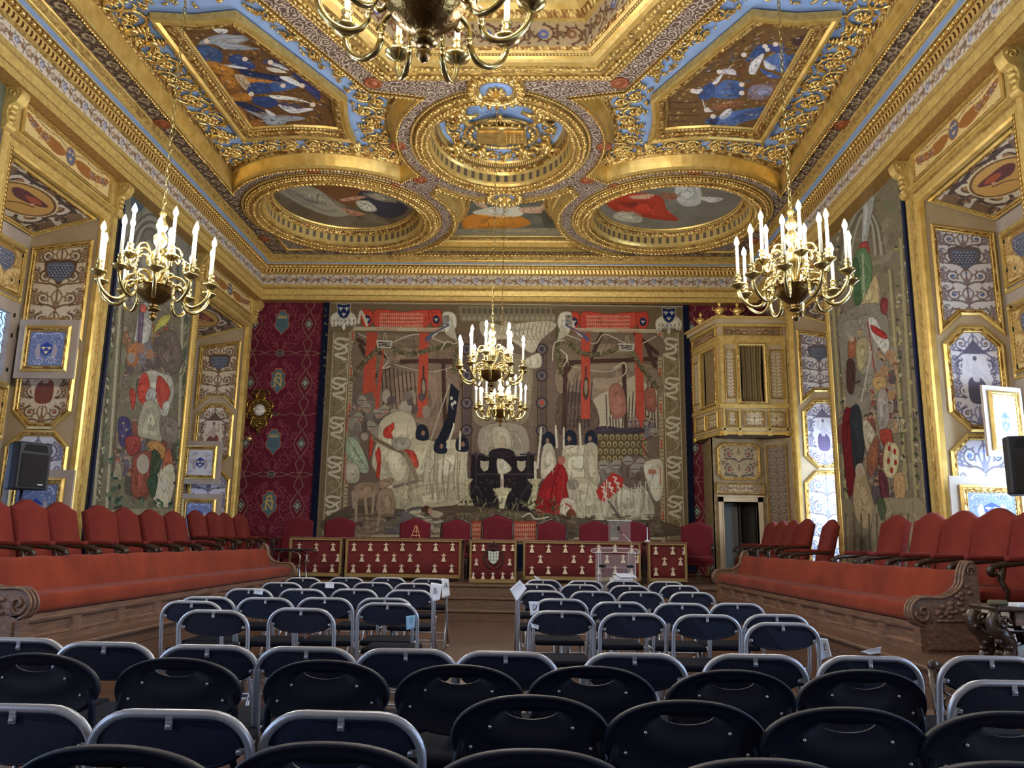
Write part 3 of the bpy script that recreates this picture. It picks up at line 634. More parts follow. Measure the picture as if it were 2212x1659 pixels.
def leafrun(name, path, w, z, pitch=.085, rows=3, s_=1., closed=True):
    """carved leaves standing proud of a torus"""
    seq = np.array(list(path) + [path[0]]); us = np.r_[0, np.cumsum(np.hypot(*np.diff(seq, axis=0).T))]; L = us[-1]; n = int(L / pitch); mb = MB()
    for i in range(n):
        for r in range(rows):
            u = (i + .5 * (r % 2)) * pitch; p = np.array([np.interp(u, us, seq[:, 0]), np.interp(u, us, seq[:, 1])]); q = np.array([np.interp(min(u + .03, L), us, seq[:, 0]), np.interp(min(u + .03, L), us, seq[:, 1])]) - p; q /= np.hypot(*q) + 1e-9; nn = np.array([-q[1], q[0]])
            t = (r + .5) / rows; e = p + nn * w * t; mb.ell((e[0], e[1], z[0] - z[1] * math.sin(PI * t)), (.050 * s_, .026 * s_, .028), 6, 0, math.atan2(q[1], q[0]) + random.uniform(-.9, .9))
    return mb.build(name, M['relief'], CEIL)
for p, w in ((CIL, .30), (CIR, .30), (CIC, .26), (OCT, .32), (TRA, .13)): leafrun('carved_leaf_band', p, w, (ZC - .02, .09 if w > .2 else .04), rows=3 if w > .2 else 1)
for p in (SPL, SPR, CIL, CIR): leafrun('bead_row', offset(p, -.01), .03, (ZC - .03, .01), .06, 1, .55)
# gilded scrollwork on the blue
for side in (0, 1):
    F_ = fr; out = SPL
    def chan(pts): return pts
    inner = offset(F_, -.42)
    inner = [p for p in inner]
    loopL = [(x, y) for x, y in inner]
    mb = MB(); rinceau(mb, loopL, .55, ZC + .25)
    bot = offset(arc(CLx, CLy, R1, R1, a0 + .12, a1 - .1, 22), 0, False)
    rinceau(mb, arc(CLx, CLy, R1 + .52, R1 + .42, a0 + .25, a1 - .05, 20), .36, ZC + .25, False)
    rinceau(mb, [(-5.13, 8.2), (-5.13, 13.3)], .50, ZC + .25, False)
    rinceau(mb, [(-3.62, 8.35), (-2.68, 10.35)], .40, ZC + .25, False); rinceau(mb, [(-2.58, 10.6), (-2.60, 11.4), (-2.66, 12.0), (-2.62, 12.75)], .46, ZC + .25, False)
    rinceau(mb, [(-5.1, 7.6), (-4.3, 8.0), (-3.75, 7.6)], .7, ZC + .25, False)
    rinceau(mb, [(-4.8, 3.0), (-4.8, 7.4)], .8, ZC + .25, False)
    # keep only what lies inside the recess
    ok = inpoly(offset(SPL, .19)); okf = inpoly(offset(F_, -.04))
    V = np.array(mb.v); good = ok(V[:, 0], V[:, 1]) & ~okf(V[:, 0], V[:, 1])
    nb = MB(); fs = [f for f in mb.f if all(good[i] for i in f)]
    vv = [(2 * AX - x, y, z) for x, y, z in mb.v] if side else mb.v
    nb.add(vv, fs, 0, True); nb.build('gilded_scrollwork', M['relief'], CEIL)
# round coffers
def drum(center, r, prof, ctop, name, n=72, ry=None):
    pass
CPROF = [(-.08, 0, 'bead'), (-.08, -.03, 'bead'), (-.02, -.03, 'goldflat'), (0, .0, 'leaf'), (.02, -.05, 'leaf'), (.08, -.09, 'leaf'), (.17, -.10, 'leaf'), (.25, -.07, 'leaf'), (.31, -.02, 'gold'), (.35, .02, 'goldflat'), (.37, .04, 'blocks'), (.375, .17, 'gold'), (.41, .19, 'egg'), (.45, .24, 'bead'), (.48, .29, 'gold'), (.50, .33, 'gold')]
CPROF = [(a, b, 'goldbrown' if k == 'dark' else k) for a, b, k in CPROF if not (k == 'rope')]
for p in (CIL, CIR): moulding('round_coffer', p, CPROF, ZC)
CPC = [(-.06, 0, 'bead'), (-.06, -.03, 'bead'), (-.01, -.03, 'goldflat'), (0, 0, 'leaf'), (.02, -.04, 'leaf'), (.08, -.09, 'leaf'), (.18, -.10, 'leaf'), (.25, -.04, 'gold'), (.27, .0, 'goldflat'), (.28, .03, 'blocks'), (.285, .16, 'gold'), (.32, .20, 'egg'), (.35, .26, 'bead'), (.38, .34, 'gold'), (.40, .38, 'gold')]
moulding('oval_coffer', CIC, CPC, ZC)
def cloudpaint(kind):
    c = Cv(0, 0, 1, 1, 260, (96, 84, 66) if kind == 'L' else (108, 104, 92))
    c.blotch([(120, 112, 92), (78, 72, 60), (140, 132, 110), (92, 70, 46)], 60, .16, .4)
    if kind == 'L':
        c.blob([(.30, .0), (.62, .02), (.72, .35), (.55, .6), (.4, .4)], (112, 70, 36), .9)
        P = [([(.06, .30), (.2, .22), (.36, .3), (.42, .55), (.5, .72), (.36, .78), (.22, .66)], (150, 144, 124)), ([(.12, .30), (.26, .4), (.40, .6), (.2, .55)], (120, 116, 104)), ([(.62, .38), (.78, .3), (.86, .45), (.94, .62), (.8, .8), (.68, .72)], (44, 46, 62)), ([(.58, .5), (.68, .5), (.7, .66), (.6, .66)], (184, 182, 160)), ([(.66, .36), (.84, .36), (.88, .52), (.74, .5)], (150, 140, 116)), ([(.44, .62), (.6, .72), (.5, .76)], (176, 122, 96)), ([(.48, .46), (.66, .4), (.66, .44), (.5, .5)], (182, 134, 106)), ([(.64, .30), (.76, .26), (.8, .34)], (186, 140, 112))]
    elif kind == 'R':
        c.blob([(0, .3), (.5, .2), (1, .1), (1, .8), (.5, 1), (.1, .9)], (120, 118, 106), .6)
        P = [([(.04, .42), (.22, .34), (.42, .4), (.5, .62), (.62, .82), (.44, .8), (.28, .72), (.1, .62)], (160, 52, 34)), ([(.1, .48), (.3, .5), (.24, .62)], (116, 36, 26)), ([(.2, .62), (.32, .7), (.34, .86), (.2, .84), (.12, .74)], (168, 164, 142)), ([(.2, .38), (.36, .36), (.34, .44), (.22, .44)], (198, 160, 128)), ([(.5, .14), (.64, .2), (.72, .5), (.62, .56), (.52, .4)], (180, 180, 172)), ([(.68, .4), (.86, .42), (.8, .5)], (188, 182, 168)), ([(.4, .34), (.56, .36), (.5, .46)], (140, 92, 70)), ([(.66, .1), (.8, .12), (.76, .2)], (190, 130, 60))]
    else:
        c.a[:] = (92, 94, 84); c.blotch([(110, 112, 100), (74, 78, 70), (124, 122, 104)], 40, .2, .4)
        P = [([(.12, .62), (.3, .5), (.55, .52), (.7, .75), (.5, .88), (.12, .92)], (190, 122, 44)), ([(.2, .5), (.4, .36), (.6, .36), (.62, .56), (.4, .6)], (206, 200, 176)), ([(.6, .4), (.8, .36), (.86, .2), (.92, .3), (.84, .48), (.64, .5)], (196, 160, 134)), ([(.26, .36), (.2, .16), (.24, .12), (.34, .38)], (196, 160, 134)), ([(.44, .3), (.54, .3), (.54, .4), (.44, .4)], (196, 160, 134)), ([(.8, .4), (.96, .3), (.98, .9), (.84, .9)], (70, 74, 66)), ([(0, .9), (1, .86), (1, 1), (0, 1)], (140, 132, 106))]
    for p, col in P: c.blob(p, col)
    for p, col in P:
        model(c, p, col); fold(c, p, col, 1, .007, 20)
    return c.grain(.05)
for kind, cx in (('L', CLx), ('R', 2 * AX - CLx)):
    cv = cloudpaint(kind); rr = 1.38
    painted('round_painting', (cx - rr, CLy - rr, ZC + .32), (2 * rr, 0, 0), (0, 2 * rr, 0), 260, 260, lambda a, b, P, cv=cv: cv.get(a, b), M['paintg'], CEIL, lambda a, b: (a - .5) ** 2 + (b - .5) ** 2 < .248)
TPROF = [(0, 0, 'leafs'), (.02, -.04, 'leafs'), (.11, -.05, 'leafs'), (.15, 0, 'goldflat'), (.17, .1, 'rope'), (.19, .14, 'gold'), (.22, .24, 'goldflat'), (.26, .27, 'egg'), (.32, .31, 'bead'), (.35, .35, 'gold'), (.37, .37, 'gold')]
moulding('lobed_coffer', TRA, TPROF, ZC)
cv = cloudpaint('T'); q = offset(TRA, .34)
painted('lobed_painting', (-2.3, 13.6, ZC + .36), (3.5, 0, 0), (0, 3.3, 0), 260, 220, lambda a, b, P, cv=cv: cv.get((P[:, 0] + 1.75) / 2.4, (P[:, 1] - 14.3) / 2.25), M['paintg'], CEIL, inpoly([((x + 2.3) / 3.5, (y - 13.6) / 3.3) for x, y in q]))
# octagonal great coffer
OPROF = [(-.06, 0, 'bead'), (-.06, -.03, 'bead'), (0, -.03, 'goldflat'), (.02, .0, 'leaf'), (.05, -.05, 'leaf'), (.13, -.09, 'leaf'), (.24, -.10, 'leaf'), (.32, -.05, 'gold'), (.36, -.02, 'goldflat'), (.40, .0, 'gold'), (.44, .02, 'bead'), (.48, .035, 'goldflat'), (.52, .05, 'egg'), (.56, .08, 'gold')]
OP2 = [(.58, .42, 'gold'), (.62, .45, 'egg'), (.70, .52, 'gold'), (.78, .56, 'goldflat'), (.84, .62, 'bead'), (.90, .66, 'gold'), (.92, .72, 'gold')]
moulding('great_coffer', OCT, OPROF, ZC); moulding('great_coffer', OCT, OP2, ZC)
q = offset(OCT, .90); mb = MB(); mb.add([(x, y, ZC + .72) for x, y in q], [tuple(range(len(q)))[::-1]]); mb.build('great_painting', mat('dark_painting', (60, 46, 40), .6, 0, var=((110, 84, 60), 1.2)), CEIL)
FRB = frieze_board((112, 74, 56), (206, 182, 140), (110, 120, 176), (150, 104, 72), per=1.5, h=.40)
r1, r2 = offset(OCT, .56), offset(OCT, .58)
for i in range(len(OCT)):
    j = (i + 1) % len(OCT); A, B = np.array(r1[i]), np.array(r1[j]); C_, D_ = np.array(r2[i]), np.array(r2[j]); L = np.hypot(*(B - A))
    def sf(a, b, A=A, B=B, C_=C_, D_=D_):
        lo = A[None] + a[:, None] * (B - A)[None]; hi = C_[None] + a[:, None] * (D_ - C_)[None]; xy = lo + b[:, None] * (hi - lo); return np.c_[xy, ZC + .08 + .34 * b]
    painted('coffer_frieze', 0, 0, 0, int(L * 60), 24, lambda a, b, P, L=L: FRB.get(a * L, b * .4, True), M['paint'], CEIL, surf=sf)
# crest relief on the oval
mb = MB(); q = offset(CIC, .38); mb.add([(x, y, ZC + .38) for x, y in q], [tuple(range(len(q)))[::-1]]); mb.build('blue_ground', M['blue'], CEIL)
zb = ZC + .38; cx, cy = AX, RCy - .02; mb = MB()
mb.prism([(cx - .40, cy - .05), (cx - .42, cy + .38), (cx - .1, cy + .42), (cx, cy + .5), (cx + .1, cy + .42), (cx + .42, cy + .38), (cx + .40, cy - .05), (cx, cy - .1)], lambda a, b, t: (a, b, zb - t), 0, .12)
for sg in (-1, 1): mb.box((cx + sg * .2, cy + .16, zb - .12), (.32, .34, .03))
for i in range(5):
    for j in range(5): mb.ell((cx + .08 + i * .065, cy + .03 + j * .065, zb - .14), (.018, .018, .02), 6)
for i in range(26): a = 2 * PI * i / 26; mb.ell((cx + .52 * math.cos(a), cy + .18 + .40 * math.sin(a), zb - .08), (.045, .03, .05), 6, 0, a)
mb.tube([(cx + .60 * math.cos(a), cy + .18 + .47 * math.sin(a), zb - .05) for a in np.linspace(0, 2 * PI, 40)[:-1]], .03, 6, True)
for k in range(-4, 5): mb.tube([(cx + k * .03, cy - .12, zb - .06), (cx + k * .075, cy - .3, zb - .12), (cx + k * .03, cy - .42, zb - .14)], .02, 5)
mb.tube([(cx - .34, cy - .12, zb - .1), (cx, cy - .16, zb - .13), (cx + .34, cy - .12, zb - .1)], .035, 6); mb.ell((cx, cy - .47, zb - .12), (.05, .06, .05), 8)
for sg in (-1, 1):
    for dx, dy, s_ in ((.62, -.45, 1.1), (.74, .62, 1.0), (.36, .74, .8)):      # child figures: torso, head, limbs, wing
        X, Y = cx + sg * dx, cy + dy
        mb.ell((X, Y, zb - .09), (.10 * s_, .15 * s_, .10), 10, 0, sg * .5); mb.ell((X - sg * .04, Y - .19 * s_, zb - .11), (.07 * s_,) * 2 + (.07,), 10)
        for q_ in ((-.2, -.08), (.2, -.02), (.14, .26), (-.12, .28)): mb.tube([(X, Y + q_[1] * .3, zb - .08), (X + q_[0] * .7 * s_, Y + q_[1] * .7 * s_, zb - .12), (X + q_[0] * 1.3 * s_, Y + q_[1] * s_, zb - .07)], [.05, .042, .03], 6)
    for k in range(5): mb.tube([(cx + sg * .5, cy - .6, zb - .04), (cx + sg * (.7 + .05 * k), cy - .75 + .1 * k, zb - .1), (cx + sg * (.86 + .03 * k), cy - .62 + .12 * k, zb - .03)], [.02, .03, .01], 5)
rinceau(mb, arc(cx, cy, .78, 1.02, 0, 2 * PI, 40)[:-1], .24, zb)
for i in range(17): a = 2 * PI * i / 17; mb.tube([(cx + .8 * math.cos(a), cy + 1.0 * math.sin(a), zb - .03), (cx + .88 * math.cos(a + .08), cy + 1.1 * math.sin(a + .08), zb - .06), (cx + .9 * math.cos(a + .2), cy + 1.16 * math.sin(a + .2), zb - .02)], [.03, .035, .01], 5)
mb.build('crest_relief', M['relief'], CEIL)
# rosettes that carry the chandelier chains, roundels
for x, y, s_ in ((AX, 10.18, 1), (AX, 13.72, .8)):
    mb = MB(); mb.lathe([(.42 * s_, 0), (.42 * s_, -.05), (.34 * s_, -.12), (.26 * s_, -.1), (.24 * s_, -.05)], (x, y, ZC), 28)
    for k in range(20): a = k * PI / 10; mb.ell((x + .36 * s_ * math.cos(a), y + .36 * s_ * math.sin(a), ZC - .1), (.07, .04, .05), 6, 0, a)
    mb.build('rosette', M['relief'], CEIL)
    mb = MB(); mb.lathe([(.235 * s_, -.06), (.235 * s_, -.065)], (x, y, ZC), 24); mb.build('rosette_ground', M['blue'], CEIL)
    mb = MB()
    for k in range(8): a = k * PI / 4; mb.ell((x + .07 * math.cos(a), y + .07 * math.sin(a), ZC - .10), (.08, .03, .05), 6, 0, a)
    mb.lathe([(.02, -.25), (.05, -.2), (.045, -.12), (.06, -.06)], (x, y, ZC), 12); mb.build('rosette_boss', M['relief'], CEIL)
mb = MB(); rp = [(-2.27, 10.08), (-2.03, 13.13), (-2.55, 13.40), (-5.76, 11.2), (-5.76, 16.0), (-3.85, 12.78), (-2.22, 11.9)]
for x, y in rp + [(2 * AX - x, y) for x, y in rp]: mb.lathe([(.13, 0), (.13, -.02), (.1, -.03), (.085, -.015), (.06, -.015), (.05, -.035), (.001, -.04)], (x, y, ZC), 20)
mb.build('soffit_roundel', mat('russet_roundel', (150, 84, 48), .5, .3), CEIL)
for sg in (0, 1):     # small triangular coffers in the far corners
    p = [(-5.5, 15.7), (-5.5, 16.68), (-4.7, 16.68)]; p = p if area2(p) > 0 else p[::-1]
    if sg: p = mir(p); p = p if area2(p) > 0 else p[::-1]
    moulding('corner_moulding', p, [(0, 0, 'egg'), (.0, -.03, 'egg'), (.06, -.03, 'gold'), (.07, 0, 'gold')], ZC)
# guilloche bands along the side walls and far wall (painted soffit strips)
def strip(name, A, B, wv, z, board, bw, bh, nper, m=None, parent=None, nv=20, dens=45, rise=0.):
    A, B, wv = np.array(A, float), np.array(B, float), np.array(wv, float); L = np.linalg.norm(B - A)
    return painted(name, A, B - A, wv, int(L * dens), nv, lambda a, b, P: board.get(a * L, b * bh, True), m or M['paint'], parent or CEIL)
for X0 in (XL + .545, XR - .545 - .27): strip('guilloche_band', (X0, 2.0, ZC - .004), (X0, 16.9, ZC - .004), (.27, 0, 0), 0, GU, .3, .3, 1)
strip('guilloche_band', (XL + .8, 16.70, ZC - .004), (XR - .8, 16.70, ZC - .004), (0, .25, 0), 0, GU, .3, .3, 1)

# ------------------------------------------------------------------ cornice along all four walls
ROOM = [(XL, YB), (XR, YB), (XR, YF), (XL, YF)]
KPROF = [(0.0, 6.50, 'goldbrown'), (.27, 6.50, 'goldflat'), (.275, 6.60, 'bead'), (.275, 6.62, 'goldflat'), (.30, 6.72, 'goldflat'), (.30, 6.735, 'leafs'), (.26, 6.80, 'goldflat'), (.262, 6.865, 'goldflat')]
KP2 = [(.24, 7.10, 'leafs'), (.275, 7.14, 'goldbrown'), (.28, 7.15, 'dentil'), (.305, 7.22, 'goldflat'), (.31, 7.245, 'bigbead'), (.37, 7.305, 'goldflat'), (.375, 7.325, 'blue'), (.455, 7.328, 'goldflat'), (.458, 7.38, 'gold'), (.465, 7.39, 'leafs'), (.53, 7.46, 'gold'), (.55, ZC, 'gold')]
moulding('trim_6', ROOM, [(.235, 6.85, 'goldbrown'), (.215, 7.12, 'goldbrown')], 0, None)['kind'] = 'structure'; TR = moulding('trim_1', ROOM, KPROF, 0, None); tag(TR, kind='structure'); moulding('cornice_moulding', ROOM, KP2, 0, TR)
mb = MB()
for (ax_, ay_), (bx_, by_) in (((XL + .345, 3.), (XL + .345, YF - .345)), ((XL + .345, YF - .345), (XR - .345, YF - .345)), ((XR - .345, YF - .345), (XR - .345, 3.))):
    n = int(math.dist((ax_, ay_), (bx_, by_)) / .105)
    for k in range(n): mb.ell((ax_ + (bx_ - ax_) * k / n, ay_ + (by_ - ay_) * k / n, 7.275), (.034, .034, .034), 6)
mb.build('pearl_row', M['relief'], TR)
d = .262
for A, B, n_ in (((XL + d, 2.0), (XL + d, YF - d), 0), ((XL + d, YF - d), (XR - d, YF - d), 1), ((XR - d, YF - d), (XR - d, 2.0), 2)):
    L = math.dist(A, B); inw = {0: (-.02, 0), 1: (0, .02), 2: (.02, 0)}[n_]
    painted('cornice_frieze', (A[0], A[1], 6.865), (B[0] - A[0], B[1] - A[1], 0), (-inw[0] * -1, -inw[1] * -1, .235), int(L * 60), 22, lambda a, b, P, L=L: FR.get(a * L, (1 - b) * .26, True), M['paint'], TR)
# ------------------------------------------------------------------ floor, dais, platforms
def parquet():
    m, t, b = newmat('parquet'); N, L = t.nodes, t.links; tc = N.new('ShaderNodeTexCoord'); mp = N.new('ShaderNodeMapping'); L.new(tc.outputs['Object'], mp.inputs[0])
    br = N.new('ShaderNodeTexBrick'); br.offset = .37; br.inputs['Scale'].default_value = 1; br.inputs['Brick Width'].default_value = .9; br.inputs['Row Height'].default_value = .09; br.inputs['Mortar Size'].default_value = .0025
    br.inputs['Color1'].default_value = (*srgb((106, 76, 60)), 1); br.inputs['Color2'].default_value = (*srgb((82, 57, 45)), 1); br.inputs['Mortar'].default_value = (*srgb((60, 38, 26)), 1); L.new(mp.outputs[0], br.inputs['Vector'])
    n = N.new('ShaderNodeTexNoise'); n.inputs['Scale'].default_value = 6; n.inputs['Detail'].default_value = 5; mp2 = N.new('ShaderNodeMapping'); mp2.inputs['Scale'].default_value = (1, 14, 1); L.new(tc.outputs['Object'], mp2.inputs[0]); L.new(mp2.outputs[0], n.inputs['Vector'])
    x = N.new('ShaderNodeMix'); x.data_type = 'RGBA'; x.blend_type = 'MULTIPLY'; x.inputs[0].default_value = .55; L.new(br.outputs['Color'], x.inputs[6]); r = N.new('ShaderNodeValToRGB'); r.color_ramp.elements[0].color = (.55, .5, .45, 1); r.color_ramp.elements[0].position = .3; r.color_ramp.elements[1].position = .7; L.new(n.outputs[0], r.inputs[0]); L.new(r.outputs[0], x.inputs[7])
    L.new(x.outputs[2], b.inputs['Base Color']); b.inputs['Roughness'].default_value = .36; return m
M['parquet'] = parquet()
mb = MB(); mb.bx(XL - 1.3, XR + 1.3, YB - .2, YF + .3, -.1, 0); tag(mb.build('floor', M['parquet']), kind='structure')
DZ = .5
PXL, PXR, PZ = -3.76, 2.98, .36
mb = MB()   # dais with two lower steps, rounded nosings
for y, z, xa, xb in ((12.62, DZ / 3, PXL, PXR), (13.0, DZ * 2 / 3, PXL, PXR), (13.46, DZ, XL, XR)):
    mb.bx(xa + .01, xb - .01, y + .03, YF, 0, z - .03); mb.rbox(((xa + xb) / 2, (y + YF) / 2, z - .018), (xb - xa - .01, YF - y, .036), .012)
tag(mb.build('trim_2', M['oak']), kind='structure')
mb = MB()
for x0, x1, ed in ((XL, PXL, 1), (PXR, XR, -1)):
    y0 = 5.3 if ed > 0 else 5.5
    mb.bx(x0, x1, y0, 13.46, 0, PZ - .04); mb.rbox(((x0 + x1) / 2 + ed * .015, (y0 - .02 + 13.47) / 2, PZ - .02), (x1 - x0 + .05, 13.49 - y0, .04), .015)
    xe = x1 if ed > 0 else x0; mb.bx(xe, xe + ed * .05, y0, 12.6, 0, .22); mb.bx(xe, xe + ed * .03, y0, 12.6, .225, .25)
tag(mb.build('trim_3', M['oak']), kind='structure')

# ------------------------------------------------------------------ walls with window bays
def wall_side(name, xw, sg, bays, dep):
    """sg=+1 left wall (room towards +x), -1 right wall"""
    mb = MB(); out = xw - sg * .3; ys = [YB]
    edges = sorted([v for b in bays for v in b]); segs = []; prev = YB
    for a, b in sorted(bays): segs.append((prev, a)); prev = b
    segs.append((prev, YF))
    for a, b in segs: mb.bx(xw, xw - sg * (dep + .1), a, b, 0, 7.1)
    for a, b in bays: mb.bx(xw, xw - sg * (dep + .1), a, b, 5.86, 7.1)
    W_ = mb.build(name, M['wall']); tag(W_, kind='structure'); return W_
WL = wall_side('wall_left', XL, 1, BAYS_L, DL); WR = wall_side('wall_right', XR, -1, BAYS_R, DR)
mb = MB(); mb.bx(XL - 1.2, XR + 1.2, YB - .15, YB, 0, 7.1); tag(mb.build('wall_back', M['wall']), kind='structure')
mb = MB(); mb.bx(XL - 1.2, XR + 1.2, YF, YF + .15, 0, 7.1); WF = mb.build('wall_far', M['oak']); tag(WF, kind='structure')
def panel(parent, P0, U, V, outline, board, prof_w=.07, m='paintg', nrm=None, res=110, frame=True, inset=.02, nm='painted_panel', mats=('egg', 'gold', 'bead')):
    """ornament panel: outline in local (u right, v up) metres on the plane P0+U+V; board drawn in metres, y down"""
    P0, U, V = np.array(P0, float), np.array(U, float), np.array(V, float); Nn = np.array(nrm, float)
    o = outline if area2(outline) > 0 else outline[::-1]
    f3 = lambda a, b, h: tuple(P0 + U * a + V * b + Nn * h)
    xs = [p[0] for p in o]; ys = [p[1] for p in o]; x0, x1, y0, y1 = min(xs), max(xs), min(ys), max(ys); bw, bh = (board.w - 1) / board.s, (board.h - 1) / board.s
    pn = painted(nm, P0 + U * x0 + V * y0 + Nn * .012, U * (x1 - x0), V * (y1 - y0), int((x1 - x0) * res), int((y1 - y0) * res), lambda a, b, P: board.get(a * bw, (1 - b) * bh), M[m], parent, inpoly([((x - x0) / (x1 - x0), (y - y0) / (y1 - y0)) for x, y in o]))
    if frame:
        w = prof_w; mb = MB()
        sweep(mb, o, [(-w, .01), (-w, .03), (-w * .62, .05), (-w * .5, .03), (-w * .1, .035), (0, .025), (.012, .012)], [mi('gold'), mi('gold'), mi('goldflat'), mi(mats[0]), mi('gold'), mi('bead')], True, f3); mb.build('panel_frame', ML, parent)
    return pn
PALE, DK, MD, AC = (202, 186, 158), (92, 66, 48), (134, 104, 76), (160, 122, 84)
AB1 = arabesque(.62, 1.15, PALE, DK, MD, (112, 92, 84)); AB2 = arabesque(.62, 1.2, PALE, DK, MD, (150, 84, 60), top=None, figure=((176, 150, 128), (124, 62, 50)))
AB3 = arabesque(.62, 1.2, (206, 200, 204), (92, 88, 108), (132, 128, 150), (140, 120, 112), top=None, figure=((196, 190, 196), (84, 82, 96)))
AB4 = arabesque(.62, 1.3, (200, 196, 196), (96, 84, 84), (126, 110, 112), (88, 104, 152)); AB5 = arabesque(.62, 1.2, (204, 202, 212), (110, 96, 100), (126, 124, 150), (110, 136, 196), top=None)
AB6 = arabesque(.62, 1.2, (206, 200, 204), (104, 96, 112), (132, 126, 150), (130, 110, 120), top=None, figure=((186, 178, 186), (96, 78, 116)))
def ovalboard():
    c = arabesque(1.6, .75, (196, 184, 164), (74, 62, 58), (116, 92, 72), (150, 112, 76), top=None); c.ell(.8, .37, .50, .30, (104, 78, 52)); c.ell(.8, .37, .45, .26, (186, 146, 84)); c.ring(.8, .37, .5, .3, .02, (210, 190, 150))
    c.blob([(.5, .42), (.7, .34), (1.0, .4), (1.1, .5), (.8, .52), (.55, .5)], (96, 58, 60)); c.blob([(.72, .44), (.9, .4), (1.02, .46), (.86, .5)], (160, 84, 62)); c.curve([(.56, .28), (.7, .2), (.84, .3), (1.02, .36)], .02, (92, 70, 44)); c.ell(.95, .38, .03, .03, (190, 150, 120)); return c.grain(.05)
OV = ovalboard()
def friezepanel():
    c = Cv(0, 0, 2.0, .42, 240, (204, 178, 118)); 
    for sg in (-1, 1):
        c.blob([(1 + sg * .1, .22), (1 + sg * .3, .12), (1 + sg * .62, .14), (1 + sg * .95, .06), (1 + sg * .9, .2), (1 + sg * .6, .3), (1 + sg * .3, .36)], (142, 92, 46)); c.scroll(1 + sg * .82, .17, .09, 0, sg, .018, (88, 76, 74), (180, 168, 150), (110, 110, 130)); c.scroll(1 + sg * .56, .22, .09, 2, -sg, .018, (96, 72, 52), (190, 176, 150), (120, 116, 132)); c.scroll(1 + sg * .66, .33, .05, 0, sg, .012, (160, 120, 60))
        c.curve([(1 + sg * .12, .1), (1 + sg * .3, .05), (1 + sg * .55, .07), (1 + sg * .8, .03)], .02, (92, 80, 74))
    c.ell(1, .2, .12, .17, (150, 104, 52)); c.ell(1, .2, .10, .15, (86, 92, 116))
    for dx, y in ((-.04, .14), (.04, .14), (0, .25)): c.fleur(1 + dx, y, .08, (210, 180, 110))
    return c.grain(.05)
FP = friezepanel(); SH1 = shutter_board((112, 126, 168), (66, 76, 122)); SH2 = shutter_board((204, 204, 214), (60, 68, 100))
def rect(x0, x1, y0, y1, cut=0, which='tb'):
    if not cut: return [(x0, y0), (x1, y0), (x1, y1), (x0, y1)]
    p = []
    p += [(x0, y0 + cut), (x0 + cut, y0), (x1 - cut, y0), (x1, y0 + cut)] if 'b' in which else [(x0, y0), (x1, y0)]
    p += [(x1, y1 - cut), (x1 - cut, y1), (x0 + cut, y1), (x0, y1 - cut)] if 't' in which else [(x1, y1), (x0, y1)]
    return p
